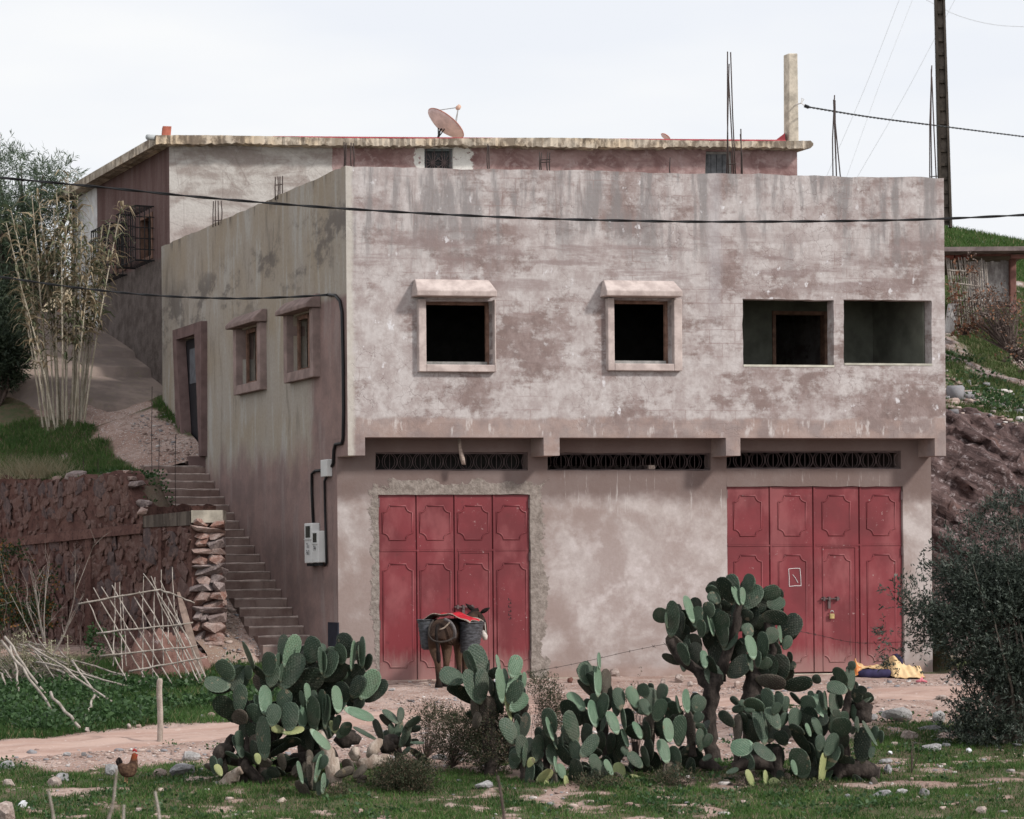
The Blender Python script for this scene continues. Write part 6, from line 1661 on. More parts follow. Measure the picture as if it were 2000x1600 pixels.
RIGHT = [(1443,1377,1428,1362,12,'d'),(1453,1379,1446,1368,11,'l'),(1455,1382,1431,1387,14),(1432,1417,1407,1391,19,'d'),(1457,1409,1443,1394,15,'d'),(1490,1386,1457,1369,22,'n',-.05),(1473,1387,1455,1386,10,'l'),(1502,1383,1495,1346,22),(1515,1387,1523,1356,20),(1532,1389,1537,1361,13),(1511,1394,1520,1373,16,'n',-.1),(1492,1449,1478,1387,22,'l'),
 (1478,1449,1459,1408,26,'d'),(1520,1422,1499,1384,22,'l',-.1),(1523,1419,1537,1394,15,'l'),(1548,1421,1555,1385,23,'l'),(1469,1457,1429,1461,30,'b',-.05),(1511,1482,1473,1456,20,'l'),(1555,1512,1547,1486,9,'b'),(1420,1510,1441,1502,9,'l'),(1502,1449,1513,1421,18,'d'),(1532,1454,1520,1429,24,'d'),(1569,1433,1543,1417,14,'d'),(1578,1468,1551,1428,18,'d'),
 (1471,1536,1459,1505,11,'y'),(1441,1447,1439,1398,14,'t'),(1497,1541,1495,1506,7,'y'),(1651,1335,1632,1305,20),(1661,1346,1661,1304,16,'l'),(1665,1308,1663,1292,14),(1647,1337,1624,1324,16,'d'),(1652,1350,1617,1339,23,'l'),(1667,1352,1671,1332,13,'d'),(1674,1372,1674,1346,20,'d'),(1683,1355,1687,1341,17,'d'),(1685,1368,1703,1357,20,'d'),
 (1629,1395,1629,1352,20,'l'),(1642,1382,1640,1355,10,'d'),(1610,1399,1591,1358,20,'b'),(1582,1392,1574,1360,26),(1585,1366,1582,1350,11),(1563,1374,1545,1353,8,'d'),(1609,1384,1602,1353,9),(1613,1384,1610,1351,5,'l'),(1585,1426,1573,1378,26,'d'),(1603,1437,1589,1403,14),(1582,1437,1574,1414,7,'b',-.1),(1622,1417,1661,1421,34,'n',-.1),(1627,1406,1656,1397,20),
 (1600,1417,1613,1397,18,'d'),(1600,1466,1603,1437,17,'l'),(1613,1473,1632,1435,22,'l'),(1613,1499,1636,1460,20),(1647,1459,1649,1431,20,'d'),(1636,1480,1667,1491,20,'d'),(1640,1482,1642,1455,11,'d'),(1683,1486,1685,1424,30,'d'),(1710,1453,1685,1411,6,'l'),(1709,1444,1709,1419,13),(1720,1450,1721,1428,9),(1700,1480,1705,1459,11,'l'),
 (1569,1517,1556,1464,34,'n',-.05),(1571,1518,1593,1501,20,'d'),(1603,1480,1600,1460,12,'l'),(1603,1535,1609,1473,12,'y'),(1596,1551,1591,1520,9,'y'),(1667,1515,1685,1533,14,'d'),(1674,1428,1672,1401,7),(1665,1433,1667,1419,10),
 (1560,1540,1556,1490,26,'d',.25),(1600,1500,1596,1450,26,'d',.25),(1640,1450,1636,1400,26,'d',.25),(1520,1500,1514,1455,26,'d',.25),(1480,1500,1474,1460,24,'d',.25),(1580,1470,1574,1430,26,'d',.25),(1660,1400,1656,1365,20,'d',.2)]
RIGHTS = [([(1625,1520),(1650,1500),(1690,1505),(1720,1515)],[14,18,20,16],0.05),([(1655,1500),(1650,1440),(1655,1390),(1662,1345)],[11,9,8,6],0.12),([(1432,1500),(1460,1490),(1500,1492),(1530,1515)],[11,13,14,12],0.1),([(1500,1560),(1520,1510),(1520,1460)],[11,12,8],0.08),([(1603,1555),(1603,1520)],[9,8],0.0),([(1440,1500),(1441,1440)],[7,6],0.1),([(1690,1410),(1692,1385),(1680,1368)],[16,16,10],0.1)]
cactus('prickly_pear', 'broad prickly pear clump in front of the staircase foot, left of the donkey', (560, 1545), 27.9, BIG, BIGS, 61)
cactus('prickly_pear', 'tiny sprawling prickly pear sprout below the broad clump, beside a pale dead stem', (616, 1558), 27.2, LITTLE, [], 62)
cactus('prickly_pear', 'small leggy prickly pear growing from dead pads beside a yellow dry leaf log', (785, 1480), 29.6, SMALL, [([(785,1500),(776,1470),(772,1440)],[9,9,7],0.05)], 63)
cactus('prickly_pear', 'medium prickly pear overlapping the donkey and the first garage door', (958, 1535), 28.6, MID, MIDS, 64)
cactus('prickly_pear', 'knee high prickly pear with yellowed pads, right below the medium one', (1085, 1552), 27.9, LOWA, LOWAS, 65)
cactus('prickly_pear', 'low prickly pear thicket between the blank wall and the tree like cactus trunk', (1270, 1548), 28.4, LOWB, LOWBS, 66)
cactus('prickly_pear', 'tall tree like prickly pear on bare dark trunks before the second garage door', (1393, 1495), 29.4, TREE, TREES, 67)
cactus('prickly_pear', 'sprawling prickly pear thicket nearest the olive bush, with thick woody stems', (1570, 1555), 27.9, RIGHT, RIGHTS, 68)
# ------------------------------------------------------------------ grass, weeds and gravel
def blades(name, X, Y, Z, h, wd, colA, colB, seed, lean=0.45, rough=0.6):
    rg = np.random.default_rng(seed); n = len(X)
    a = rg.uniform(0, 2 * math.pi, n); hh = h * rg.uniform(0.45, 1.25, n); ww = wd * rg.uniform(0.7, 1.3, n)
    lx, ly = rg.normal(0, lean, n) * hh, rg.normal(0, lean, n) * hh
    dx, dy = np.cos(a) * ww / 2, np.sin(a) * ww / 2
    B = np.stack([X, Y, Z - 0.005], -1)
    V = np.stack([B + np.stack([-dx, -dy, 0 * dx], -1), B + np.stack([dx, dy, 0 * dx], -1), B + np.stack([lx, ly, hh], -1)], 1).reshape(-1, 3)
    F = np.arange(n * 3).reshape(n, 3)
    patch = fbm(X * 1.5, Y * 1.5, 3)
    t = np.clip(patch * 1.4 - 0.2 + rg.normal(0, 0.22, n), 0, 1)
    c = np.repeat(np.stack([t, rg.random(n), rg.random(n)], -1), 3, 0)
    return tag(link(name, np_mesh(name, V, F, c), mat_leaf(name + '_blade', colA, colB, ((0.27, 0.22, 0.13), 0.93), rough, 0.2, 0.3)), kind='stuff')

def scatter(n, x0, x1, y0, y1, fn, seed):
    rg = np.random.default_rng(seed)
    X = rg.uniform(x0, x1, n); Y = rg.uniform(y0, y1, n)
    k = rg.random(n) < fn(X, Y)
    return X[k], Y[k]
X, Y = scatter(330000, -6.6, 6.8, 24.2, 34.5, lambda X, Y: grass_mask(X, Y) * (0.35 + 0.65 * sstep(0.35, 0.6, fbm(X * 2.2 + 30, Y * 2.2, 3))) * (Y < road_c(X) - 0.8), 71)
blades('grass', X, Y, H(X, Y), 0.055, 0.011, (0.030, 0.072, 0.016), (0.088, 0.17, 0.042), 72)
X, Y = scatter(110000, -8.2, -2.4, 31.5, 41.5, lambda X, Y: grass_mask(X, Y) * (Y > road_c(X) + 0.9), 73)
blades('grass', X, Y, H(X, Y), 0.10, 0.014, (0.030, 0.072, 0.018), (0.085, 0.16, 0.045), 74)
# hillside grass
def hs_mask(X, Y):
    v, w = VW(X, Y); t, d = TDW(X, Y)
    pm = sstep(0.95, 1.25, path_d(X, Y) + (fbm(X * 2, Y * 2, 3) - 0.5) * 0.7)
    return (d > 0.1) * (v > 3.6) * (w > 0.9 - 0.9 * (v > 8)) * np.where(v < 10.6, pm, (w > 2.2) * (v < 11.6) + (w > 3) * (v < 20)) * sstep(0.14, 0.3, fbm(X * 1.1, Y * 1.1 + 4, 4)) * (0.3 + 0.7 * (v > 7))
X, Y = scatter(190000, -12.5, -5.5, 44, 58, hs_mask, 75)
blades('grass', X, Y, hill_left(X, Y), 0.12, 0.018, (0.045, 0.095, 0.025), (0.105, 0.175, 0.052), 76)
X, Y = scatter(120000, 7.2, 14, 45.0, 63, lambda X, Y: np.clip(sstep(46.2, 47.0, Y - 0.12 * (X - 7) + (fbm(X * 0.9 + 5, Y * 0.9, 3) - 0.5) * 1.6), 0, 1) * sstep(0.28, 0.45, fbm(X * 1.2 + 9, Y * 1.2, 4)) * (0.2 + 0.8 * sstep(0.15, 0.5, np.abs(Y - 48.6 - 0.05 * (X - 8) + (fbm(X * 1.5, Y * 1.5, 3) - 0.5) * 1.2) - 0.35)) * sstep(0.2, 0.4, np.abs(Y - (52.4 - 0.9 * np.clip(X - 9.2, -2, 3)) + (fbm(X * 2, Y, 2) - 0.5) * 0.3)), 77)
blades('grass', X, Y, hill_right(X, Y) + (fbm(X * 1.4, Y * 1.4, 4) - 0.5) * 0.35, 0.10, 0.018, (0.045, 0.08, 0.022), (0.10, 0.14, 0.045), 78)
X, Y = scatter(90000, 8.5, 19, 60, 80, lambda X, Y: np.ones_like(X), 79)
blades('grass', X, Y, H(X, Y), 0.13, 0.03, (0.045, 0.095, 0.022), (0.075, 0.14, 0.035), 80)
# broad leaved weeds on the bank below the wall and sprinkled through the foreground
def leafy(name, X, Y, Z, n, seed, ln, mat, rad=0.09, hh=0.09):
    rg = np.random.default_rng(seed)
    k = len(X); r = rg.normal(0, rad, (k, n, 2))
    C = np.stack([X[:, None] + r[..., 0], Y[:, None] + r[..., 1], Z[:, None] + np.abs(rg.normal(0, hh, (k, n)))], -1).reshape(-1, 3)
    D = np.concatenate([r.reshape(-1, 2) / rad * 0.6, rg.normal(0.35, 0.4, (k * n, 1))], 1) + rg.normal(0, 0.3, (k * n, 3))
    o = leaf_cloud(name, C, D, ln, ln * 0.75, mat, None, rg)
    return tag(o, kind='stuff')
M['mallow'] = mat_leaf('mallow_leaf', (0.022, 0.055, 0.018), (0.065, 0.125, 0.045), None, 0.5, 0.3, 0.3)
X, Y = scatter(1500, -8.0, -3.2, 31.8, 41, lambda X, Y: grass_mask(X, Y) * (Y > road_c(X) + 0.95) * sstep(0.42, 0.55, fbm(X * 0.8 + 2, Y * 0.8, 3)), 81)
leafy('weeds', X, Y, H(X, Y), 22, 82, 0.075, M['mallow'])
X, Y = scatter(1200, -6.5, 6.5, 24.5, 33, lambda X, Y: grass_mask(X, Y) * sstep(0.5, 0.62, fbm(X * 1.3 + 12, Y * 1.3, 3)) * (Y < road_c(X) - 0.9), 83)
leafy('weeds', X, Y, H(X, Y), 14, 84, 0.05, M['mallow'], 0.07, 0.03)
X, Y = scatter(6000, -9, -4, 42, 48, lambda X, Y: ((VW(X, Y)[1] > 1.15) & (VW(X, Y)[1] < 2.2) & (VW(X, Y)[0] > 3.4) & (VW(X, Y)[0] < 7.3) & (TDW(X, Y)[1] > 0.3)) * 0.35, 811)
leafy('weeds', X, Y, hill_left(X, Y), 12, 812, 0.06, M['mallow'], 0.08, 0.05)
# small tufts on the gravel
X, Y = scatter(500, -6.6, 6.6, 29.5, 36, lambda X, Y: (np.abs(Y - road_c(X)) > 0.9) * sstep(0.52, 0.66, fbm(X * 1.0 + 50, Y * 1.0, 3)), 85)
leafy('weeds', X, Y, H(X, Y), 16, 86, 0.045, M['mallow'], 0.06, 0.035)

def gravel(name, X, Y, Z, s, seed, mat):
    rg = np.random.default_rng(seed); n = len(X)
    bases = []
    for me in ANG[:6]:
        v = np.array([q.co[:] for q in me.vertices]); me.calc_loop_triangles()
        f = np.array([t_.vertices[:] for t_ in me.loop_triangles]); bases.append((v, f))
    Vs, Fs, Cs = [], [], []; off = 0
    for k, (v, f) in enumerate(bases):
        idx = np.arange(k, n, len(bases)); m = len(idx)
        if not m: continue
        a = rg.uniform(0, 2 * math.pi, m); sc = s[idx][:, None] * np.stack([rg.uniform(0.7, 1.3, m), rg.uniform(0.6, 1.0, m), rg.uniform(0.25, 0.6, m)], -1)
        p = v[None] * sc[:, None, :]
        ca, sa = np.cos(a)[:, None], np.sin(a)[:, None]
        q = np.stack([p[..., 0] * ca - p[..., 1] * sa + X[idx][:, None], p[..., 0] * sa + p[..., 1] * ca + Y[idx][:, None], p[..., 2] + Z[idx][:, None] + sc[:, None, 2] * 0.35], -1)
        Vs.append(q.reshape(-1, 3)); Fs.append((f[None] + (np.arange(m) * len(v))[:, None, None] + off).reshape(-1, 3))
        Cs.append(np.repeat(rg.random((m, 3)), len(v), 0)); off += m * len(v)
    return tag(link(name, np_mesh(name, np.concatenate(Vs), np.concatenate(Fs), np.concatenate(Cs)), mat), kind='stuff')
t = NT('gravel_stone', 0.9, 0.15)
(r_, g_, b_), _ = t.attr(); p_ = t.position()
c_ = t.mix(t.rng(r_, 0.2, 0.7), (0.27, 0.19, 0.165), (0.46, 0.365, 0.325)); c_ = t.mix(t.rng(g_, 0.70, 0.74), c_, (0.25, 0.245, 0.26)); c_ = t.mix(t.rng(g_, 0.90, 0.92), c_, (0.60, 0.56, 0.54))
c_ = t.mix(t.rng(t.noise(p_, 25, 5, 0.6), 0.5, 0.7, 0, 0.5), c_, (0.22, 0.17, 0.155))
M['gravel'] = t.done(c_, t.bump(t.noise(p_, 40, 4, 0.6), 0.4, 0.01))
rg = np.random.default_rng(90)
def gmask(X, Y):
    d = np.abs(Y - road_c(X))
    return sstep(0.75, 1.0, d) * (0.12 + 0.88 * sstep(0.42, 0.62, fbm(X * 0.8 + 40, Y * 0.9, 4))) * (1 - 0.9 * grass_mask(X, Y)) * (1 - 0.75 * sstep(2.0, 3.0, Y - road_c(X) ) )
X, Y = scatter(20000, -7, 7.4, 29, 41, gmask, 91)
gravel('gravel', X, Y, H(X, Y), rg.gamma(1.7, 0.007, len(X)) + 0.006, 92, M['gravel'])
X, Y = scatter(2000, -6.5, 6.8, 24.5, 31.5, lambda X, Y: 0.12 + 0.75 * (1 - grass_mask(X, Y)), 93)
gravel('gravel', X, Y, H(X, Y), rg.gamma(1.8, 0.010, len(X)) + 0.008, 94, M['gravel'])
X, Y = scatter(4200, 7.0, 12, 46.3, 51, lambda X, Y: 0.15 + 0.85 * sstep(0.6, 0.2, np.abs(Y - 48.6 - 0.05 * (X - 8) + (fbm(X * 1.5, Y * 1.5, 3) - 0.5) * 1.2)), 95)
gravel('gravel', X, Y, hill_right(X, Y) + (fbm(X * 1.4, Y * 1.4, 4) - 0.5) * 0.35, rg.gamma(2.0, 0.02, len(X)) + 0.012, 96, M['gravel'])
X, Y = scatter(9000, -7.2, -3.6, 41.0, 49, lambda X, Y: ((VW(X, Y)[1] > 0.9) & (VW(X, Y)[1] < 1.5) & (VW(X, Y)[0] < 3.5)) * 1.0 + ((VW(X, Y)[0] > 7.6) & (VW(X, Y)[0] < 10.2) & (VW(X, Y)[1] < 0.9) & (VW(X, Y)[1] > 0.03)) * 0.8, 97)
gravel('gravel', X, Y, hill_left(X, Y), rg.gamma(1.6, 0.008, len(X)) + 0.006, 98, M['gravel'])

# rocks one can pick out: picture centre x, base y, width, height (pixels), kind
M['rock_grey'] = mat_stone('grey_rock', ((0.29, 0.285, 0.29), (0.23, 0.225, 0.235), (0.34, 0.325, 0.32)), (0.50, 0.49, 0.49))
M['rock_pink'] = mat_stone('pinkish_rock', ((0.38, 0.275, 0.235), (0.33, 0.26, 0.23), (0.42, 0.345, 0.31)), (0.54, 0.46, 0.425))
M['rock_dark'] = mat_stone('dark_rock', ((0.16, 0.15, 0.155), (0.20, 0.19, 0.19), (0.13, 0.11, 0.11)), (0.30, 0.29, 0.29))
M['rock_red'] = mat_stone('red_rock', ((0.16, 0.07, 0.055), (0.19, 0.09, 0.07), (0.14, 0.07, 0.06)), (0.26, 0.15, 0.12))
ROCKV = {k: [] for k in ('grey', 'pink', 'dark', 'red')}
for k in ROCKV:
    for i in range(6):
        me = rock_mesh('rock', 700 + i, 1.0, 26, 0.06); me.materials.append(M['rock_' + k]); ROCKV[k].append(me)
RK = [
 (357, 1516, 54, 24, 'grey', 'whitish pitted boulder between the hen and the broad cactus clump'),
 (372, 1487, 40, 18, 'grey', 'flat grey slab leaning just above the whitish pitted boulder'),
 (312, 1518, 26, 16, 'pink', 'flat pinkish stone just right of the hen, in the grass'),
 (216, 1515, 30, 22, 'grey', 'grey stone half hidden directly behind the hen'),
 (106, 1538, 28, 20, 'pink', 'cream stone in the grass edge left of the hen'),
 (122, 1527, 28, 17, 'grey', 'blue grey stone touching the back of the cream stone'),
 (14, 1503, 30, 16, 'grey', 'dark grey slab on the gravel at the left picture edge below the dirt road'),
 (8, 1606, 44, 40, 'pink', 'big pale boulder cut off by the lower left picture corner'),
 (16, 1538, 26, 16, 'pink', 'pinkish stone on the gravel at the left edge above the big corner boulder'),
 (163, 1478, 10, 9, 'dark', 'small dark cube like stone on the gravel below the road edge'),
 (130, 1478, 16, 8, 'grey', 'small flat grey stone lying left of the dark cube like stone'),
 (270, 1587, 16, 9, 'pink', 'small pink stone alone in the grass below the hen'),
 (170, 1430, 12, 9, 'pink', 'cream stone on the far road edge at the tip of a fallen cane'),
 (250, 1424, 11, 10, 'pink', 'cream stone on the far road edge, second left of the wooden post'),
 (269, 1422, 12, 8, 'pink', 'cream stone on the far road edge nearest the wooden post'),
 (412, 1403, 16, 12, 'pink', 'square pale stone at the far road edge left of the broad cactus clump'),
 (395, 1405, 14, 9, 'grey', 'bluish stone touching the left of the square pale stone'),
 (1752, 1409, 62, 30, 'grey', 'large white grey boulder on the grass edge between cactus and olive bush'),
 (1706, 1408, 18, 14, 'grey', 'small grey stone beside the right thicket stem, left of the large white grey boulder'),
 (1776, 1444, 36, 17, 'pink', 'brownish pink rock alone in the grass below the large white grey boulder'),
 (1822, 1468, 44, 16, 'grey', 'long flat layered grey slab in the grass under the olive bush'),
 (1834, 1412, 26, 24, 'grey', 'striped beige stone standing on the rubble left of the olive bush'),
 (1815, 1428, 46, 12, 'grey', 'flat grey slab on rubble, just above the long layered slab'),
 (1878, 1444, 22, 14, 'pink', 'pale stone in the shade under the olive bush'),
 (1747, 1458, 16, 9, 'pink', 'small pink stone in the grass below the brownish pink rock'),
 (1700, 1376, 34, 24, 'pink', 'pale pink boulder on the road edge behind the right cactus thicket'),
 (1840, 1368, 26, 10, 'pink', 'pale low stone on the near road edge left of the olive bush'),
 (1725, 1558, 40, 14, 'grey', 'white grey slab at the bottom right in the grass'),
 (1762, 1553, 26, 12, 'grey', 'thin whitish stone lying right of the white grey slab'),
 (1806, 1556, 22, 16, 'dark', 'rounded dark grey stone in the grass at the lower right'),
 (1735, 1512, 16, 18, 'grey', 'upright pale stone beside the woody cactus stem at the right thicket'),
 (1730, 1492, 28, 10, 'grey', 'flat grey stone in the grass right of the woody cactus stem'),
 (955, 1495, 22, 14, 'grey', 'white stone in the shade under the medium cactus'),
 (860, 1485, 30, 11, 'grey', 'bluish flat stone among dark weeds between the small and medium cactus'),
 (945, 1541, 36, 16, 'grey', 'whitish lump of stone in the grass below the medium cactus'),
 (1114, 1334, 12, 11, 'red', 'dark red stone against the blank wall foot'),
 (1200, 1321, 24, 16, 'pink', 'pale pink stone against the blank wall behind a grey dead cactus pad'),
 (1296, 1336, 12, 11, 'pink', 'pinkish stone at the wall foot, left of the pair by the cactus trunk'),
 (1327, 1334, 18, 17, 'pink', 'largest pale stone at the wall foot left of the tree like cactus'),
 (1348, 1341, 12, 10, 'pink', 'pale stone at the wall foot touching the tree like cactus outline'),
 (1440, 1344, 16, 14, 'pink', 'pale stone seen between the two bare cactus trunks'),
 (747, 1345, 16, 13, 'red', 'reddish stone at the left foot of the first garage door'),
 (765, 1350, 14, 5, 'grey', 'flat grey stone on the ground before the first garage door'),
 (803, 1372, 14, 6, 'dark', 'dark flat stone on the gravel in front of the donkey'),
 (1918, 1590, 24, 14, 'pink', 'pale stone at the bottom edge under the olive bush'),
 (1655, 1560, 14, 8, 'grey', 'small white stone left of the white grey slab at the bottom right'),
 (465, 1400, 9, 8, 'grey', 'small pale stone by the roadside seen left of the broad cactus'),
 (700, 1592, 22, 12, 'pink', 'pale crumbly stone at the bottom edge below the dead pads'),
]
rg = np.random.default_rng(99)
for (px, py, w, h, kd, lb) in RK:
    g = ground_at(px, py); s = g.y / FPX
    o = bpy.data.objects.new('rock', ROCKV[kd][rg.integers(6)]); COL.objects.link(o)
    tag(o, lb, 'rock', 'stones lying about the yard and road')
    o.matrix_basis = Matrix.Translation(Vector((g.x, g.y + 0.03, g.z + h * s * 0.42))) @ Matrix.Rotation(rg.normal(0, 0.12), 4, 'Y') @ Matrix.Rotation(rg.uniform(0, 6.28), 4, 'X') @ Matrix.Diagonal((w * s * 0.52, h * s * 0.62, h * s * 0.62, 1))
# broken slabs of dead cactus beside the broad clump
def dead(px, py, tx, ty, w, Y, label, mat='deadpad'):
    m = MB(); a, b = at(px, py, Y), at(tx, ty, Y)
    rg = np.random.default_rng(int(px * 7 + py)); s = Y / FPX
    pts = [a.lerp(b, q) + Vector(rg.normal(0, 0.012, 3)) for q in np.linspace(0, 1, 7)]
    r = [w * s * 0.5 * (0.55 + 0.7 * math.sin(math.pi * min(1, 0.12 + q * 0.8))) * rg.uniform(0.85, 1.12) for q in np.linspace(0, 1, 7)]
    m.tube(pts, r, 9)
    o = m.build('dead_cactus', M[mat], None, True)
    return tag(o, label, 'dead wood', 'dead prickly pear stems on the mound')
dead(698, 1496, 762, 1480, 22, 28.6, 'thick orange brown dead cactus slab lying on the mound under the small cactus')
dead(722, 1480, 742, 1447, 20, 28.8, 'pale upright split dead stem leaning behind the orange brown slab')
dead(683, 1478, 702, 1468, 22, 28.5, 'blunt pinkish dead stump left of the orange brown slab')
dead(748, 1462, 772, 1440, 26, 29.0, 'dark brown stump from which the small cactus grows', 'cork')
dead(660, 1450, 700, 1436, 30, 28.9, 'grey brown root mass behind the dead stumps, right of the broad cactus', 'cork')
dead(690, 1550, 712, 1515, 16, 27.9, 'twisted grey brown root stump low on the mound', 'cork')
dead(715, 1592, 738, 1572, 12, 27.0, 'pale broken dead pad scrap in the grass below the dead stems')
dead(640, 1470, 665, 1530, 22, 28.2, 'long pale dead trunk leaning down the right of the broad cactus')
dead(470, 1582, 505, 1574, 12, 26.6, 'curled grey dead pad lying in the grass below the broad cactus')
dead(545, 1575, 556, 1568, 13, 26.8, 'pinkish curled dead pad in the grass right of the curled grey one')
dead(1440, 1520, 1415, 1500, 26, 28.6, 'rounded dark woody root between the cactus trunks', 'cork')
dead(1520, 1535, 1550, 1545, 22, 28.0, 'split grey dead trunk at the foot of the right thicket', 'cork')

# small grey weeds round the cacti
M['weed'] = mat_leaf('grey_weed_leaf', (0.030, 0.040, 0.022), (0.075, 0.082, 0.048), ((0.15, 0.11, 0.08), 0.76), 0.7, 0.15, 0.15)
def weed(px, py, Y, rx, ry, label, seed, n=420):
    b = at(px, py, Y); b.z = zfoot(b.x, b.y)
    shrub('weed_shrub', label, 'shrub', b, [bl(px, py - ry * 0.9, Y, rx, ry, 0.35)], int(n * 1.8), 10, 0.036, 0.010, M['weed'], M['darktwig'], seed, 0.15, 0.5, 0.005, 70, 0.05, 'grey weeds round the cacti')
weed(880, 1480, 29.4, 70, 45, 'dark grey weed mass between the small and medium cactus', 201, 900)
weed(1055, 1440, 29.8, 45, 60, 'tall wispy grey weed right of the medium cactus', 202, 520)
weed(1240, 1345, 33.0, 22, 22, 'thin weed at the blank wall behind the low thicket', 203, 160)
weed(1240, 1430, 29.8, 34, 40, 'small leaved weed among the pads of the low thicket', 204, 320)
weed(800, 1575, 27.6, 70, 45, 'fuzzy brown green weed hummock below the small cactus', 205, 900)
weed(1780, 1470, 28.6, 22, 40, 'single thin weed in the grass left of the olive bush', 206, 90)
weed(640, 1580, 27.2, 45, 16, 'low dark weed in the grass under the broad cactus', 207, 250)
weed(1420, 1560, 27.8, 60, 16, 'low dark weed along the foot of the tree like cactus', 208, 300)
weed(960, 1500, 28.9, 55, 60, 'dense dark weed round the trunk of the medium cactus', 210, 800)
weed(830, 1440, 30.2, 60, 30, 'spindly dark weed before the donkey, behind the dark grey weed mass', 211, 320)
weed(1330, 1545, 27.9, 50, 16, 'low dark weed in the middle of the low thicket foot', 212, 300)
weed(1560, 1570, 27.6, 80, 14, 'low dark weed along the foot of the right thicket', 213, 300)
weed(1180, 1555, 27.6, 60, 14, 'low dark weed along the foot of the yellowed cactus', 209, 300)
# ------------------------------------------------------------------ steel, wires and poles
def spline(pts, n):
    """Catmull-Rom through points"""
    pts = [Vector(p) for p in pts]; out = []
    q = [pts[0] * 2 - pts[1]] + pts + [pts[-1] * 2 - pts[-2]]
    for i in range(1, len(q) - 2):
        for k in range(n):
            t = k / n
            a, b, c, d = q[i - 1], q[i], q[i + 1], q[i + 2]
            out.append(0.5 * ((2 * b) + (c - a) * t + (2 * a - 5 * b + 4 * c - d) * t * t + (3 * b - a - 3 * c + d) * t ** 3))
    out.append(pts[-1]); return out
def twisted(name, pts, r, pitch, label):
    P_ = spline(pts, 60); m = MB(); s = 0.0; A, B = [], []
    for i, p in enumerate(P_):
        if i: s += (p - P_[i - 1]).length
        t = (P_[min(i + 1, len(P_) - 1)] - P_[max(i - 1, 0)]).normalized()
        u = t.cross(Vector((0, 0, 1))).normalized(); w = t.cross(u); a = 2 * math.pi * s / pitch
        o = (u * math.cos(a) + w * math.sin(a)) * r * 0.85
        A.append(p + o); B.append(p - o)
    m.tube(A, r, 5); m.tube(B, r, 5)
    o = m.build(name, M['cable'], None, True)
    o['kind'] = 'thing'
    return tag(o, label, 'cable')
twisted('power_cable', [at(x, y, 37.0 + 0.0004 * x) for x, y in ((-90, 337), (0, 347), (200, 366), (400, 386), (678, 408), (1000, 425), (1300, 432.5), (1500, 433), (1700, 431), (1850, 427), (2080, 416))], 0.0115, 1.1, 'long black twisted cable sagging across the whole upper front of the house')
e = P(-0.05, *sz(640, 576, 0.05))
twisted('power_cable', [at(x, y, 45 - (45 - e.y) * (x + 60) / 700) for x, y in ((-60, 533), (0, 541), (150, 562), (300, 577), (450, 583), (560, 580.5))] + [e], 0.0115, 1.1, 'black twisted cable coming in from the left to the shaded side wall corner')
twisted('power_cable', [at(x, y, 52 + (x - 1577) * 0.03) for x, y in ((1577, 209), (1700, 229), (1840, 247), (2030, 271))], 0.012, 0.5, 'thin twisted cable from the concrete roof post to the right past the lattice pole')
def thin(pix, Y, r, label, cat='wire', name='wire', mat=None, n=12):
    m = MB(); m.tube(spline([at(x, y, Y) for x, y in pix], n), r, 4, cap=False)
    return tag(m.build(name, mat or M['farwire']), label, cat)
M['farwire'] = simple('pale_far_wire', (0.62, 0.64, 0.68), 0.6, 0.2, 0.05)
thin([(1760, -10), (1690, 170), (1612, 350)], 88, 0.012, 'faint slanting guy wire, left of the two close together above the roof')
thin([(1786, -10), (1720, 160), (1652, 350)], 88, 0.012, 'faint slanting guy wire, right of the two close together above the roof')
thin([(1870, -10), (1770, 180), (1672, 350)], 88, 0.012, 'faint guy wire slanting down behind the lattice pole')
thin([(1800, -5), (1870, 30), (1940, 48), (2010, 53)], 80, 0.012, 'faint wire curving to the right behind the top of the lattice pole')

def rebar(label, bars, Yb, ties=(), r=0.0105):
    b0 = at(bars[0][0], bars[0][1], Yb)
    t = thing('rebar_bundle', b0, label, 'rebar', 'starter bars left standing on the roofs')
    for (x0, y0, x1, y1) in bars:
        m = MB(); a, b = at(x0, y0 + 6, Yb), at(x1, y1, Yb)
        mid = a.lerp(b, 0.5) + Vector(RNG.normal(0, 0.012, 3))
        m.tube([a, a.lerp(mid, 0.5), mid, b], r, 5); m.build('bar', M['rebar'], t, True)
    for (x0, x1, y) in ties:
        m = MB(); m.tube([at(x0, y, Yb), at(x1, y - 2, Yb)], r * 0.8, 5); m.build('tie', M['rebar'], t)
    return t
rebar('tallest rebar bundle above the front parapet, over the pair of square openings', [(1419, 345, 1424, 125), (1423, 345, 1421, 101), (1434, 345, 1423, 150), (1437, 345, 1427, 102)], 41.2, [(1418, 1438, 322)])
rebar('short dark rebar pair just right of the tallest rebar bundle', [(1448, 345, 1447, 252), (1450, 345, 1446, 262)], 41.25)
rebar('rebar tepee standing alone on the parapet between the roof post and the right corner', [(1627, 347, 1630, 186), (1634, 347, 1628, 195), (1642, 347, 1629, 214), (1634, 347, 1631, 196)], 41.5)
rebar('rebar bundle on the right corner of the parapet beside the lattice pole', [(1816, 353, 1820, 128), (1820, 353, 1819, 135), (1829, 353, 1820, 150)], 41.9, [(1815, 1831, 346)])
rebar('low square rebar cage in front of the back house wall, right of the limed window', [(1054, 337, 1054, 297), (1058, 337, 1058, 298), (1070, 338, 1070, 297), (1074, 338, 1074, 298)], 40.9, [(1053, 1075, 313), (1053, 1075, 318)])
rebar('single pair of bars right of the limed window', [(953, 337, 953, 281), (956, 337, 955, 284)], 40.7)
rebar('two pairs of bars at the left front corner of the parapet', [(672, 328, 672, 278), (675, 328, 676, 279), (687, 330, 686, 279), (691, 330, 690, 280)], 40.25)
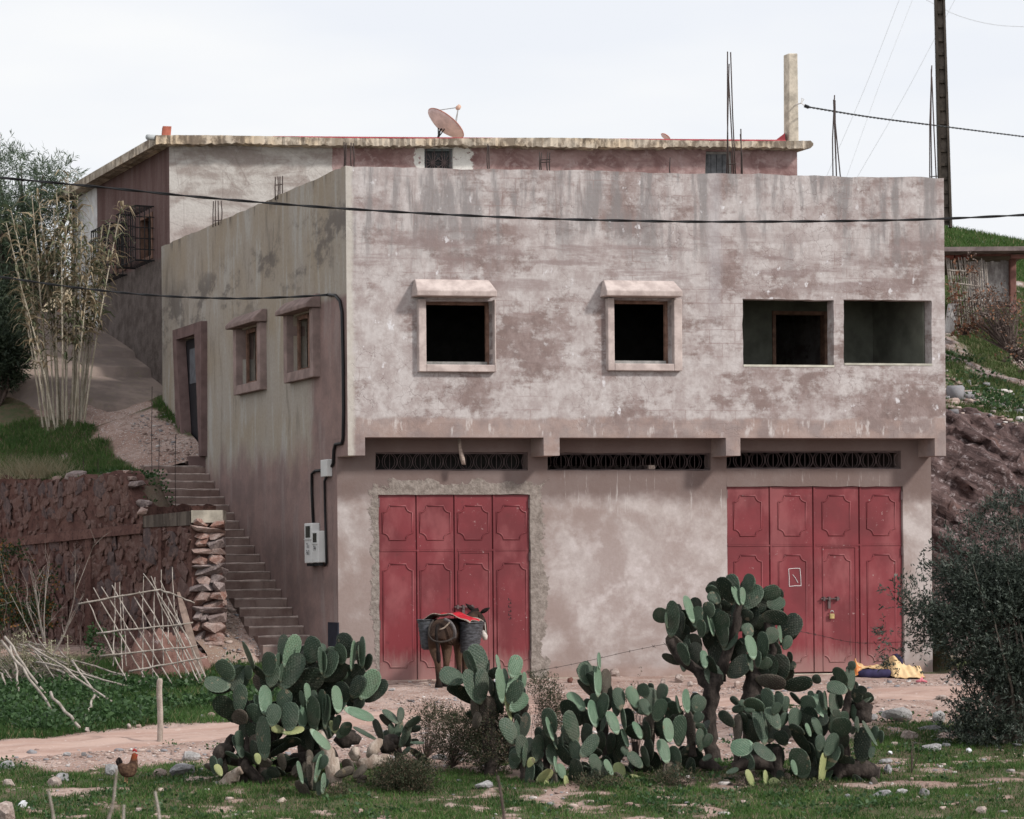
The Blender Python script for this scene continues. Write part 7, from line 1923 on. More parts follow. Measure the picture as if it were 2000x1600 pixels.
rebar('short single bar low on the parapet between the two rows of rebar', [(1309, 343, 1309, 308)], 41.1)
rebar('four bars rising from the sloping side parapet, the nearer group', [(538, 385, 538, 346), (543, 383, 543, 345), (547, 382, 547, 345), (552, 380, 552, 344)], 43.0, [(537, 553, 362)])
rebar('four bars rising from the sloping side parapet, the farther group', [(416, 438, 417, 393), (421, 436, 421, 392), (427, 434, 426, 392), (433, 431, 432, 392)], 45.9, [(415, 433, 432)])
def rod(px, y0, y1, Y, label):
    m = MB(); m.tube([at(px, y0, Y), at(px - 1, (y0 + y1) / 2, Y), at(px, y1, Y)], 0.0065, 5)
    tag(m.build('steel_rod', M['rebar']), label, 'rod', 'steel rods by the stairs and wall')
rod(297, 755, 960, 45.4, 'tallest thin rusty rod beside the top of the stairs')
rod(343, 850, 990, 45.0, 'thin rod in front of the pink side door')
rod(311, 858, 985, 45.2, 'short thin rod between the tallest rod and the door')
rod(164, 888, 945, 46.0, 'left one of two stubby rods on top of the stone wall')
rod(192, 895, 945, 45.7, 'right one of two stubby rods on top of the stone wall')

# lattice pole
pole = thing('lattice_pole', at(1846, 437, 70), 'tall dark ladder like concrete power pole rising behind the right house corner', 'power pole')
M['polem'] = simple('dark_pole', (0.060, 0.050, 0.042), 0.9, 0.1, 0.25, 3)
def pxw(y): return 15 + (y + 40) / 480 * 4.5
def pc(y): return 1834 + (y + 40) / 480 * 12.5
for s in (-1, 1):
    m = MB(); a = at(pc(445) + s * pxw(445) / 2, 445, 70); b = at(pc(-60) + s * pxw(-60) / 2, -60, 70)
    m.hexa([a + Vector((dx * 0.035, dy * 0.12, 0)) for dx, dy in ((-1, -1), (1, -1), (1, 1), (-1, 1))] + [b + Vector((dx * 0.028, dy * 0.1, 0)) for dx, dy in ((-1, -1), (1, -1), (1, 1), (-1, 1))])
    m.build('rail', M['polem'], pole)
y = 430
while y > -60:
    a = at(pc(y) - pxw(y) / 2 + 3, y, 70); b = at(pc(y) + pxw(y) / 2 - 3, y, 70)
    m = MB(); m.box((a + b) / 2, ((b - a) / 2), (0, 0.07, 0), (0, 0, 0.04)); m.build('rung', M['polem'], pole); y -= 27
m = MB(); a0, a1, b1, b0 = [at(pc(q) + s * pxw(q) / 2, q, 70.06) for q, s in ((440, -1), (440, 1), (-60, 1), (-60, -1))]
f = Vector((0, 0.03, 0)); m.hexa([a0 - f, a1 - f, a1 + f, a0 + f, b0 - f, b1 - f, b1 + f, b0 + f])
m.build('web', simple('pole_web', (0.16, 0.135, 0.115), 0.9, 0.1), pole)

# concrete post, its insulator, dish, pipe and brick on the back roof
post = thing('roof_post', at(1545, 276, 52.4), 'raw square concrete post standing at the right end of the back roof', 'post')
m = MB(); a = at(1546, 285, 52.4); b = at(1544.5, 106, 52.4); hw = 0.103
m.hexa([a + BF * (-hw) - SD * 0.1, a + BF * hw - SD * 0.1, a + BF * hw + SD * 0.12, a - BF * hw + SD * 0.12, b - BF * hw * 0.9 - SD * 0.1, b + BF * hw * 0.9 - SD * 0.1, b + BF * hw * 0.9 + SD * 0.12, b - BF * hw * 0.9 + SD * 0.12])
bev(m.build('shaft', M['concrete'], post), 0.015)
m = MB(); a = at(1512, 276, 52.3); b = at(1533, 258, 52.3); m.hexa([a, at(1534, 276, 52.3), at(1534, 276, 52.6), a + Vector((0, .3, 0)), b - Vector((0, 0, .02)), b, b + Vector((0, .3, 0)), b + Vector((0, .3, -.02))]); m.build('footing', M['redlead'], post)
ins = thing('cable_anchor', at(1563, 204, 52), 'small wire loop and black clamp tying the thin cable to the roof post', 'clamp')
m = MB(); m.tube([at(1554, 205, 52.3), at(1566, 201, 52), at(1570, 194, 52), at(1566, 192, 52), at(1565, 201, 52), at(1572, 207, 52)], 0.012, 5); m.build('loop', M['white'], ins)
m = MB(); m.tube([at(1571, 206.5, 52), at(1580, 210, 52)], 0.035, 6); m.build('clamp', M['cable'], ins)

def dish(c, n, D, label, feed=True, leg=None):
    t = thing('satellite_dish', c, label, 'satellite dish')
    n = Vector(n).normalized(); u = n.orthogonal().normalized(); w = n.cross(u)
    m = MB(); R = D / 2; rings, seg = 6, 32
    for side in (0, 1):
        base = len(m.v)
        for i in range(rings + 1):
            r = R * i / rings
            for k in range(seg):
                a = 2 * math.pi * k / seg
                p = c + (u * math.cos(a) + w * math.sin(a)) * r + n * (0.16 * D * (i / rings) ** 2 - 0.16 * D - side * 0.012)
                m.v.append(tuple(p))
        for i in range(rings):
            for k in range(seg):
                f = (base + i * seg + k, base + i * seg + (k + 1) % seg, base + (i + 1) * seg + (k + 1) % seg, base + (i + 1) * seg + k)
                m.f.append(f if side == 0 else f[::-1]); m.m.append(0)
    b2 = (rings + 1) * seg
    for k in range(seg):
        m.f.append((rings * seg + k, rings * seg + (k + 1) % seg, b2 + rings * seg + (k + 1) % seg, b2 + rings * seg + k)); m.m.append(0)
    m.build('reflector', simple('dish_paint', (0.66, 0.49, 0.48), 0.6, 0.25, 0.2, 4), t, True)
    m = MB(); m.tube([c + (u * math.cos(a) + w * math.sin(a)) * R for a in [2 * math.pi * k / 32 for k in range(33)]], 0.012, 5, cap=False); m.build('rim', simple('dish_rim', (0.42, 0.17, 0.13), 0.7, 0.2), t, True)
    if feed:
        fp = c + n * D * 0.5
        for a in (0.3, 2.4, 4.5):
            m = MB(); m.tube([c + (u * math.cos(a) + w * math.sin(a)) * R, fp], 0.008, 5); m.build('strut', M['greywood'], t)
        m = MB(); m.tube([fp - n * 0.06, fp - n * 0.02, fp + n * 0.05], [0.03, 0.055, 0.04], 8); m.build('feed_horn', simple('feed_plastic', (0.55, 0.36, 0.28), 0.6, 0.2), t, True)
        m = MB(); bk = c - n * 0.15 * D
        g = Vector((bk.x - 0.22, bk.y, ZF1 + 0.02))
        m.tube([bk, bk - n * 0.08, g + Vector((0.05, 0, 0.14)), g], 0.022, 6); m.tube([bk + w * 0.15, g + Vector((0.15, -0.1, 0))], 0.014, 5); m.tube([bk - w * 0.1, g + Vector((-0.12, 0.1, 0.06))], 0.014, 5)
        m.build('mount', M['iron'], t)
    return t
dish(at(871, 241, 53.5), (0.58, 0.24, 0.78), 0.90, 'large dusty pink satellite dish tilted up on the back roof')
dish(at(1300, 267, 53.5), (0.5, 0.2, 0.8), 0.2, 'tiny grey dish top peeking over the back roof edge', False)
m = MB(); m.tube([at(288, 268, 50.6), at(330, 271, 51.1)], 0.055, 10); o = m.build('drain_pipe', simple('grey_pvc', (0.42, 0.44, 0.45), 0.5, 0.3, 0.06), None, True); tag(o, 'grey plastic drain pipe stub sticking out over the left back roof corner', 'pipe')
m = MB(); c = at(325, 258, 51.0); m.box(c, (0.085, 0.02, 0), (-0.02, 0.1, 0), (0.01, 0, 0.10)); o = m.build('hollow_brick', simple('red_brick', (0.36, 0.12, 0.085), 0.9, 0.1)); bev(o, 0.008); tag(o, 'red brick set on the left back roof corner above the drain pipe', 'brick')

# ------------------------------------------------------------------ animals by skinning joints
def skinned(name, verts, edges, mat, parent, root=0, sub=2):
    me = bpy.data.meshes.new(name); me.from_pydata([tuple(v[0]) for v in verts], edges, [])
    o = bpy.data.objects.new(name + '_tmp', me); COL.objects.link(o)
    o.modifiers.new('skin', 'SKIN').use_smooth_shade = True
    s = o.modifiers.new('sub', 'SUBSURF'); s.levels = sub; s.render_levels = sub
    for i, v in enumerate(verts):
        r = v[1] if isinstance(v[1], tuple) else (v[1], v[1])
        me.skin_vertices[0].data[i].radius = r
        me.skin_vertices[0].data[i].use_root = (i == root)
    dg = bpy.context.evaluated_depsgraph_get()
    nm = bpy.data.meshes.new_from_object(o.evaluated_get(dg)); bpy.data.objects.remove(o)
    nm.materials.clear(); nm.name = name
    return link(name, nm, mat, parent, True)

def mat_donkey():
    t = NT('donkey_coat', 0.85, 0.12)
    p = t.position(); z = t.xyz(p)[2]
    n = t.noise(t.mul(p, (1, 1, 0.5)), 7, 7, 0.65); f = t.noise(t.mul(p, (1, 1, 0.3)), 60, 4, 0.6)
    c = t.mix(t.rng(n, 0.36, 0.66), (0.024, 0.015, 0.012), (0.070, 0.043, 0.031))
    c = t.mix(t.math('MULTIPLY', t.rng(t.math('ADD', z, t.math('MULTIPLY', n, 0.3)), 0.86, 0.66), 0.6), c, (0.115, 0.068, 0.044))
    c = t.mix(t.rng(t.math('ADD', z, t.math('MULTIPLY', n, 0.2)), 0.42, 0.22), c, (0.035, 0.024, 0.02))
    c = t.mix(t.rng(f, 0.3, 0.7, 0.3, 0), c, (0.015, 0.01, 0.008))
    return t.done(c, t.bump(f, 0.5, 0.02))
M['coat'] = mat_donkey()
M['darkhair'] = simple('dark_hair', (0.018, 0.014, 0.013), 0.85, 0.1, 0.3, 30)
M['muzzle'] = simple('pale_muzzle', (0.52, 0.47, 0.43), 0.85, 0.1, 0.15, 20)
dk = thing('donkey', Vector((at(875, 1345, 39.2).x, 39.2, zfoot(-0.98, 39.2))), 'dark brown donkey with two baskets standing at the first red garage door, seen from behind', 'donkey')
D = lambda x, y, Y, r: (at(x, y, Y), r)
V = [D(858, 1232, 38.85, (0.185, 0.20)), D(872, 1234, 39.15, (0.205, 0.225)), D(888, 1235, 39.5, (0.215, 0.235)), D(904, 1231, 39.82, 0.20), D(915, 1217, 39.98, 0.13), D(926, 1206, 40.08, 0.105), D(934, 1200, 40.12, 0.092), D(941, 1214, 40.06, 0.078), D(945, 1230, 39.98, 0.058), D(947, 1244, 39.93, 0.048),
     D(848, 1240, 38.80, 0.125), D(848, 1268, 38.95, 0.092), D(855, 1293, 38.74, 0.056), D(856, 1326, 38.80, 0.036), D(857, 1343, 38.86, 0.046),
     D(870, 1240, 38.92, 0.12), D(873, 1268, 39.08, 0.088), D(872, 1294, 38.90, 0.052), D(869, 1326, 38.98, 0.034), D(869, 1341, 39.04, 0.044),
     D(894, 1248, 39.74, 0.10), D(896, 1290, 39.76, 0.05), D(897, 1324, 39.74, 0.034), D(898, 1339, 39.72, 0.044),
     D(911, 1246, 39.84, 0.10), D(908, 1290, 39.86, 0.05), D(906, 1324, 39.88, 0.034), D(906, 1338, 39.86, 0.044)]
E = [(0, 1), (1, 2), (2, 3), (3, 4), (4, 5), (5, 6), (6, 7), (7, 8), (8, 9), (0, 10), (10, 11), (11, 12), (12, 13), (13, 14), (0, 15), (15, 16), (16, 17), (17, 18), (18, 19), (3, 20), (20, 21), (21, 22), (22, 23), (3, 24), (24, 25), (25, 26), (26, 27)]
skinned('body', V, E, M['coat'], dk, 1)
def ear(a, b, w):
    a, b = Vector(a), Vector(b); m = MB(); ax = b - a
    pts = [a + ax * q for q in (0, 0.25, 0.5, 0.75, 1)]; m.tube(pts, [w * 0.5, w * 0.95, w, w * 0.7, w * 0.1], 8)
    m.build('ear', M['darkhair'], dk, True)
ear(at(931, 1197, 40.14), at(909, 1179, 40.16), 0.036); ear(at(939, 1197, 40.1), at(957, 1187, 40.06), 0.034)
m = MB(); m.tube(spline([at(855, 1221, 38.66), at(852, 1232, 38.58), at(853, 1250, 38.56), at(856, 1275, 38.56), at(857, 1296, 38.58)], 4), [0.024] * 4 + [0.022] * 4 + [0.024] * 4 + [0.034] * 4 + [0.008], 7); m.build('tail', M['darkhair'], dk, True)
m = MB(); m.tube([at(944, 1233, 39.93), at(946.5, 1243, 39.87), at(948, 1250, 39.86)], [0.03, 0.05, 0.03], 8); m.build('muzzle', M['muzzle'], dk, True)
m = MB(); m.tube([at(907, 1209, 39.95), at(918, 1200, 40.06), at(928, 1193, 40.13), at(935, 1190, 40.13)], [0.03, 0.04, 0.04, 0.025], 6); m.build('mane', M['darkhair'], dk, True)
for (x, y) in ((857, 1344), (869, 1342), (898, 1340), (906, 1339)):
    Yq = {857: 38.86, 869: 39.04, 898: 39.72, 906: 39.86}[x]
    a = at(x, y, Yq); gz = zfoot(a.x, a.y)
    m = MB(); m.tube([Vector((a.x, a.y - 0.02, gz - 0.01)), Vector((a.x, a.y, gz + 0.05)), Vector((a.x, a.y, gz + 0.10))], [0.062, 0.056, 0.044], 8); m.build('hoof', M['darkhair'], dk, True)
m = MB(); m.tube([at(939, 1210, 39.95), at(947, 1216, 39.95), at(949, 1236, 39.88), at(940, 1240, 39.87)], 0.008, 5); m.build('halter', M['muzzle'], dk)
m = MB(); m.tube([at(946, 1212, 39.97), at(948, 1213, 39.965)], [0.016, 0.012], 6); m.build('eye', M['iron'], dk, True)
# pannier baskets
DA = (at(904, 1231, 39.82) - at(858, 1232, 38.85)); DA.z = 0; DA.normalize(); DP = Vector((DA.y, -DA.x, 0))
def mat_basket():
    t = NT('woven_rubber', 0.5, 0.35)
    p = t.position(); z = t.xyz(p)[2]
    n = t.noise(t.mul(p, (1, 1, 4)), 12, 6, 0.65)
    c = t.mix(t.rng(n, 0.35, 0.68), (0.022, 0.023, 0.026), (0.095, 0.10, 0.115))
    return t.done(c, t.bump(n, 0.4, 0.01))
M['basket'] = mat_basket()
def basket(cx, ct, cb, wt_, wb, Y, label, tilt):
    c0 = at(cx, cb, Y); t = thing('pannier_basket', c0, label, 'basket', 'pannier baskets on the donkey')
    m = MB(); N = 22; rings = 14
    top = at(cx, ct, Y)
    for side in (0, 1):
        b0 = len(m.v)
        for i in range(rings + 1):
            q = i / rings; c = c0.lerp(top, q) + DP * tilt * q
            hw = (wb + (wt_ - wb) * q ** 0.7) * (1 if q > 0 else 0.85) + 0.006 * ((i % 2) * 2 - 1) * (1 - side) - side * 0.014
            for k in range(N):
                a = 2 * math.pi * k / N
                m.v.append(tuple(c + DP * math.cos(a) * hw * 0.72 + DA * math.sin(a) * hw * 1.15))
        for i in range(rings):
            for k in range(N):
                f = (b0 + i * N + k, b0 + i * N + (k + 1) % N, b0 + (i + 1) * N + (k + 1) % N, b0 + (i + 1) * N + k)
                m.f.append(f if side == 0 else f[::-1]); m.m.append(0)
        m.f.append(tuple(b0 + k for k in range(N))[::-1] if side == 0 else tuple(b0 + k for k in range(N))); m.m.append(0)
    m.build('body', M['basket'], t, True)
    m = MB(); c = top + DP * tilt
    m.tube([c + DP * math.cos(a) * wt_ * 0.72 + DA * math.sin(a) * wt_ * 1.15 for a in [2 * math.pi * k / 24 for k in range(25)]], 0.014, 6, cap=False); m.build('rim', M['basket'], t, True)
basket(839, 1211, 1269, 0.19, 0.15, 39.25, 'black pannier basket on the left flank of the donkey, mostly in shade', -0.04)
basket(916, 1216, 1277, 0.235, 0.17, 39.30, 'grey black pannier basket on the right flank of the donkey, catching the sun', 0.05)
# saddle cloth with a pale woven border
rgc = np.random.default_rng(120)
ns, nt_ = 26, 16; sv = np.linspace(-0.42, 0.40, ns); tv = np.linspace(-0.28, 0.34, nt_)
m = MB(); cc = at(880, 1215, 39.28)
for layer in (0, 1):
    for i, s in enumerate(sv):
        for j, q in enumerate(tv):
            zz = 1.065 - 0.62 * max(0, abs(s + 0.02) - 0.10) ** 1.5 + 0.018 * math.sin(q * 13 + s * 6) + 0.012 * math.sin(s * 22) - (0.05 * (q > 0.38)) - layer * 0.014 + 0.04 * max(0, s - 0.2) * math.sin(q * 9)
            p = cc + DP * (s + 0.02 * math.sin(q * 17)) + DA * (q + 0.03 * math.sin(s * 9)); m.v.append((p.x, p.y, zz))
for layer in (0, 1):
    for i in range(ns - 1):
        for j in range(nt_ - 1):
            a = layer * ns * nt_ + i * nt_ + j; f = (a, a + nt_, a + nt_ + 1, a + 1)
            m.f.append(f if layer == 0 else f[::-1]); m.m.append(1 if (j < 6 and i < 15) or j < 2 or j > nt_ - 3 else 0)
def edge_q(a, b):
    o_ = ns * nt_; m.f.append((a, b, b + o_, a + o_)); m.m.append(1)
for i in range(ns - 1):
    edge_q((i + 1) * nt_, i * nt_); edge_q(i * nt_ + nt_ - 1, (i + 1) * nt_ + nt_ - 1)
for j in range(nt_ - 1):
    edge_q(j, j + 1); edge_q((ns - 1) * nt_ + j + 1, (ns - 1) * nt_ + j)
sc_ = m.build('saddle_cloth', [simple('red_wool', (0.36, 0.02, 0.03), 0.9, 0.1, 0.25, 15), simple('woven_border', (0.30, 0.235, 0.205), 0.95, 0.1, 0.45, 45)], None, True)
tag(sc_, 'red saddle cloth with a pale woven border thrown over the donkey and its baskets', 'saddle cloth')
st_ = thing('harness', at(860, 1235, 38.7), 'grey padded harness strap looped round the donkey rump', 'harness')
m = MB(); m.tube(spline([at(846, 1212, 38.85), at(839, 1224, 38.72), at(838, 1240, 38.64), at(846, 1251, 38.56), at(860, 1254, 38.55), at(876, 1251, 38.62), at(888, 1244, 38.80)], 5), 0.016, 6); m.build('breeching', simple('strap_webbing', (0.04, 0.033, 0.03), 0.9, 0.1, 0.4, 40), st_, True)
m = MB(); m.tube(spline([at(868, 1209, 38.80), at(880, 1216, 38.76), at(888, 1230, 38.74), at(888, 1246, 38.80)], 5), 0.026, 6); m.build('pad', simple('grey_pad', (0.11, 0.10, 0.10), 0.8, 0.15, 0.3, 30), st_, True)
m = MB(); m.tube(spline([at(878, 1216, 38.70), at(868, 1226, 38.63), at(858, 1230, 38.60)], 5), 0.012, 6); m.build('crupper', simple('pale_rope', (0.20, 0.16, 0.13), 0.9, 0.1, 0.4, 40), st_, True)

# hen
hg = ground_at(247, 1536); Yh = hg.y
hen = thing('hen', hg, 'rusty brown hen with a dark tail standing at the edge of the grass', 'hen')
def mat_hen():
    t = NT('hen_feathers', 0.85, 0.15)
    p = t.position(); z = t.xyz(p)[2]; n = t.noise(p, 28, 6, 0.65)
    c = t.mix(t.rng(n, 0.36, 0.66), (0.05, 0.026, 0.018), (0.14, 0.085, 0.055))
    c = t.mix(t.rng(z, hg.z + 0.27, hg.z + 0.32), c, (0.20, 0.05, 0.02))
    return t.done(c, t.bump(n, 0.6, 0.02))
HH = lambda x, y, d, r: (at(x, y, Yh + d), r)
V = [HH(248, 1506, 0, 0.082), HH(238, 1500, 0.0, 0.06), HH(231, 1491, 0.0, 0.028), HH(258, 1503, 0.0, 0.076), HH(262, 1490, 0.0, 0.05), HH(262, 1478, -0.0, 0.036), HH(263, 1470, -0.01, 0.028), HH(247, 1519, 0.0, 0.062)]
skinned('body', V, [(0, 1), (1, 2), (0, 3), (3, 4), (4, 5), (5, 6), (0, 7)], mat_hen(), hen, 0)
m = MB(); rgh = np.random.default_rng(5)
for k in range(9):
    tx, ty = 226 + k * 1.6, 1486 - 7 * math.sin(k / 8 * math.pi)
    a = at(235, 1500, Yh); b = at(tx, ty, Yh + rgh.normal(0, 0.02)); mid = a.lerp(b, 0.6)
    m.tube([a, mid, b], [0.012, 0.016, 0.005], 5)
m.build('tail', M['darkhair'], hen, True)
m = MB()
for x, y, r in ((260, 1463, 0.012), (263, 1462, 0.014), (266, 1464, 0.012)): m.tube([at(x, y + 5, Yh), at(x, y, Yh)], [r, r * 0.4], 6)
m.tube([at(267, 1473, Yh - 0.01), at(267, 1479, Yh - 0.01)], [0.013, 0.008], 6)
m.build('comb', simple('comb_red', (0.40, 0.035, 0.04), 0.7, 0.2), hen, True)
m = MB(); m.tube([at(266, 1471, Yh - 0.015), at(271, 1473, Yh - 0.02)], [0.011, 0.002], 6); m.build('beak', M['cane'], hen)
for x, d in ((244, -0.02), (248, 0.04)):
    a = at(x, 1516, Yh + d); b = at(x, 1536, Yh + d); b.z = zfoot(b.x, b.y)
    m = MB(); m.tube([a, b + Vector((0, 0, 0.01))], 0.008, 5)
    for q in (-0.03, 0, 0.03): m.tube([b + Vector((0, 0, 0.012)), b + Vector((q + 0.01, -0.045, 0.004))], 0.005, 4)
    m.build('leg', simple('hen_leg', (0.35, 0.2, 0.12), 0.7, 0.2), hen)

M['drystalk_'] = mat_leaf('dry_brush_leaf', (0.13, 0.11, 0.075), (0.27, 0.24, 0.17), None, 0.7, 0.1, 0.2)
# ------------------------------------------------------------------ fallen cane panel, canes and post on the left bank
def onbank(x, y): return ground_at(x, y, 31, 44)
TR = thing('cane_trellis', at(300, 1338, 39.1), 'grey lattice panel of lashed canes leaning by the stone pier', 'trellis')
def leanY(y): return 39.1 + (1338 - y) / 200 * 1.05
def cane(x0, y0, x1, y1, r, parent, dy=0.0, name='cane', mat='greycane'):
    a, b = at(x0, y0, leanY(y0) + dy), at(x1, y1, leanY(y1) + dy); m = MB(); n = 9
    pts = [a.lerp(b, q) + Vector(RNG.normal(0, 0.006, 3)) for q in np.linspace(0, 1, n)]
    m.tube(pts, [r * 0.8 * (1 - 0.35 * q) for q in np.linspace(0, 1, n)], 6)
    return m.build(name, M[mat], parent, True)
for q in ((153, 1179, 315, 1151), (315, 1152, 380, 1178), (189, 1237, 378, 1217), (195, 1282, 384, 1262), (250, 1311, 406, 1283)): cane(*q, 0.021, TR, -0.05, 'rail')
for q in ((252, 1342, 170, 1170), (290, 1338, 183, 1149), (310, 1326, 199, 1147), (336, 1336, 218, 1144), (362, 1340, 262, 1166), (384, 1342, 272, 1154), (370, 1248, 280, 1120), (398, 1338, 294, 1126), (404, 1328, 314, 1134), (392, 1340, 306, 1160)): cane(*q, 0.016, TR, 0.0)
for q in ((222, 1302, 225, 1138), (240, 1320, 234, 1138), (278, 1338, 281, 1127), (298, 1330, 303, 1126), (320, 1300, 314, 1113), (350, 1320, 336, 1108), (328, 1260, 330, 1176), (247, 1300, 238, 1160), (360, 1345, 394, 1305), (366, 1330, 350, 1240), (310, 1268, 340, 1272), (352, 1280, 345, 1192)): cane(*q, 0.013, TR, 0.05)
bd = MB(); a, b = at(400, 1340, 39.3), at(348, 1156, 40.25)
s_ = Vector((0.055, 0, 0)); f_ = Vector((0, 0.03, 0)); mid = a.lerp(b, 0.8)
for p0, p1, w0, w1 in ((a, mid, 1.0, 0.95), (mid, b, 0.95, 0.35)):
    bd.hexa([p0 - s_ * w0 - f_, p0 + s_ * w0 - f_, p0 + s_ * w0 + f_, p0 - s_ * w0 + f_, p1 - s_ * w1 - f_, p1 + s_ * w1 - f_, p1 + s_ * w1 + f_, p1 - s_ * w1 + f_])
tag(bd.build('old_board', simple('old_plank', (0.25, 0.185, 0.155), 0.9, 0.1, 0.3, 8)), 'broad old plank leaning on the right end of the cane trellis', 'plank')
FC = [((10, 1253), (95, 1372)), ((31, 1264), (252, 1330)), ((70, 1299), (255, 1351)), ((80, 1355), (290, 1339)), ((140, 1299), (196, 1376)), ((56, 1267), (220, 1381)), ((98, 1362), (154, 1430)), ((185, 1365), (168, 1407)), ((154, 1330), (245, 1325)), ((2, 1257), (102, 1394)), ((0, 1320), (22, 1362)), ((21, 1270), (38, 1358)), ((72, 1302), (180, 1345)), ((45, 1262), (88, 1268))]
LBL = ['from the left edge heap down into the weeds', 'highest of the long canes pointing at the trellis foot', 'second highest of the long canes pointing at the trellis foot', 'nearly level across the grass below the trellis', 'steep, ending in the weeds left of the trellis foot', 'longest diagonal one across the middle of the heap', 'lowest, its tip touching the dirt road', 'short and upright in the grass under the heap', 'thick short one lying on the others', 'leftmost long one leaning down to the weeds', 'short one cut by the left picture edge', 'short steep one near the left picture edge', 'half hidden under the two long canes', 'short level piece at the top of the heap']
for k, ((x0, y0), (x1, y1)) in enumerate(FC):
    g1_ = onbank(x1, y1 + 4); Yt = 38.9 - (y1 - 1330) * 0.035; Yt = g1_.y if g1_.y < 42 else Yt
    a = at(x0, y0, Yt + 0.5); b = Vector((at(x1, y1, Yt).x, Yt, at(x1, y1, Yt).z)); m = MB()
    pts = [a.lerp(b, q) + Vector(RNG.normal(0, 0.010, 3)) for q in np.linspace(0, 1, 8)]
    m.tube([p_ + Vector((0, 0, 0.06)) for p_ in pts], 0.016 if k % 3 else 0.02, 6)
    tag(m.build('fallen_cane', M['greycane'], None, True), 'fallen grey cane ' + LBL[k], 'cane', 'fallen canes heaped on the left bank')
rgf = np.random.default_rng(331)
for k in range(16):
    x0, y0 = rgf.uniform(-10, 120), rgf.uniform(1245, 1310); an = rgf.uniform(0.25, 1.15); ln = rgf.uniform(70, 170)
    x1, y1 = x0 + math.cos(an) * ln, min(1392, y0 + math.sin(an) * ln); Yt = 39.2 + rgf.uniform(-0.5, 0.5)
    a = at(x0, y0, Yt + 0.5); b = at(x1, y1, Yt - 0.3); b.z = max(b.z, zfoot(b.x, b.y) + 0.03); a.z = max(a.z, zfoot(a.x, a.y) + 0.06); m = MB()
    m.tube([a.lerp(b, q) + Vector(rgf.normal(0, 0.012, 3)) for q in np.linspace(0, 1, 7)], rgf.uniform(0.008, 0.014), 5)
    tag(m.build('fallen_cane', M['greycane'] if k % 3 else M['twig'], None, True), 'thin grey cane tangled in the left end of the cane heap', 'cane', 'thin canes tangled in the heap')
b = at(40, 1330, 39.3); b.z = zfoot(b.x, b.y)
shrub('dry_brush', 'tangle of dry brush under the fallen canes at the left edge', 'brush', b, [bl(30, 1285, 39.4, 60, 35, 0.4), bl(110, 1300, 39.4, 50, 25, 0.3)], 320, 7, 0.06, 0.014, M['drystalk_'], M['twig'], 332, 0.2, 0.2, 0.008, 90, 0.05)
g = ground_at(312, 1452); m = MB()
m.tube(spline([g - Vector((0, 0, 0.1)), at(313, 1400, g.y), at(311, 1350, g.y), at(312.5, 1325, g.y)], 5), [0.036] * 15 + [0.024], 8)
tag(m.build('wooden_post', mat_bark('stake_wood', (0.25, 0.20, 0.17), (0.46, 0.39, 0.34), 9), None, True), 'single peeled wooden post standing at the near edge of the dirt road', 'post')

# earth heap behind the trellis
m = MB(); N1, N2 = 30, 22; rge = np.random.default_rng(4); c0 = Vector((at(320, 1300, 40.6).x, 40.6, 0.12))
U_ = np.linspace(-1, 1, N1); W_ = np.linspace(-1, 1, N2); gx, gy = np.meshgrid(U_, W_)
hh = np.clip(1 - gx ** 2 * 0.9 - gy ** 2, 0, 1) ** 0.7 * (0.55 + 0.5 * fbm(gx * 3 + 4, gy * 3, 4)) + (fbm(gx * 9, gy * 9 + 3, 3) - 0.5) * 0.30 + (fbm(gx * 22, gy * 22 + 3, 2) - 0.5) * 0.12 - 0.05
t = NT('red_earth', 0.95, 0.08); p_ = t.position(); n_ = t.noise(p_, 3.5, 7, 0.65); n2_ = t.noise(p_, 14, 6, 0.65)
c_ = t.mix(t.rng(n_, 0.35, 0.6), (0.16, 0.085, 0.07), (0.23, 0.135, 0.115)); c_ = t.mix(t.rng(n_, 0.60, 0.64, 0, 0.9), c_, (0.48, 0.37, 0.35))
o = link('earth_heap', grid_mesh('earth_heap', c0.x + gx * 0.75, c0.y + gy * 0.55, c0.z + hh * 0.85), t.done(c_, t.bump(n2_, 0.8, 0.04)), None, False)
tag(o, 'heap of reddish earth and pale rubble behind the cane trellis', 'earth heap')

# plants against the stone wall
M['bramble'] = mat_leaf('bramble_leaf', (0.022, 0.045, 0.018), (0.055, 0.085, 0.035), ((0.26, 0.12, 0.04), 0.82), 0.6, 0.2, 0.2)
b = at(20, 1250, 43.0); b.z = zfoot(b.x, b.y)
shrub('bramble_bush', 'dark green bush with a few orange leaves against the stone wall at the left edge', 'bush', b, [bl(10, 1110, 44, 45, 50, 0.4), bl(60, 1150, 44, 40, 35, 0.3), bl(10, 1190, 43.5, 50, 50, 0.4), bl(95, 1130, 44.5, 20, 16, 0.2), bl(75, 1210, 43.5, 40, 30, 0.3)], 900, 8, 0.055, 0.038, M['bramble'], M['darktwig'], 301, 0.16, 0.2, 0.012, 40, 0.1)
b = at(245, 1290, 41.5); b.z = zfoot(b.x, b.y)
shrub('weed_shrub', 'green nettle patch at the foot of the stone wall behind the trellis', 'shrub', b, [bl(225, 1275, 41.6, 40, 40, 0.3), bl(190, 1250, 42, 18, 26, 0.2)], 320, 8, 0.06, 0.04, M['mallow'], M['darktwig'], 302, 0.12, 0.3, 0.008, 20, 0.1)
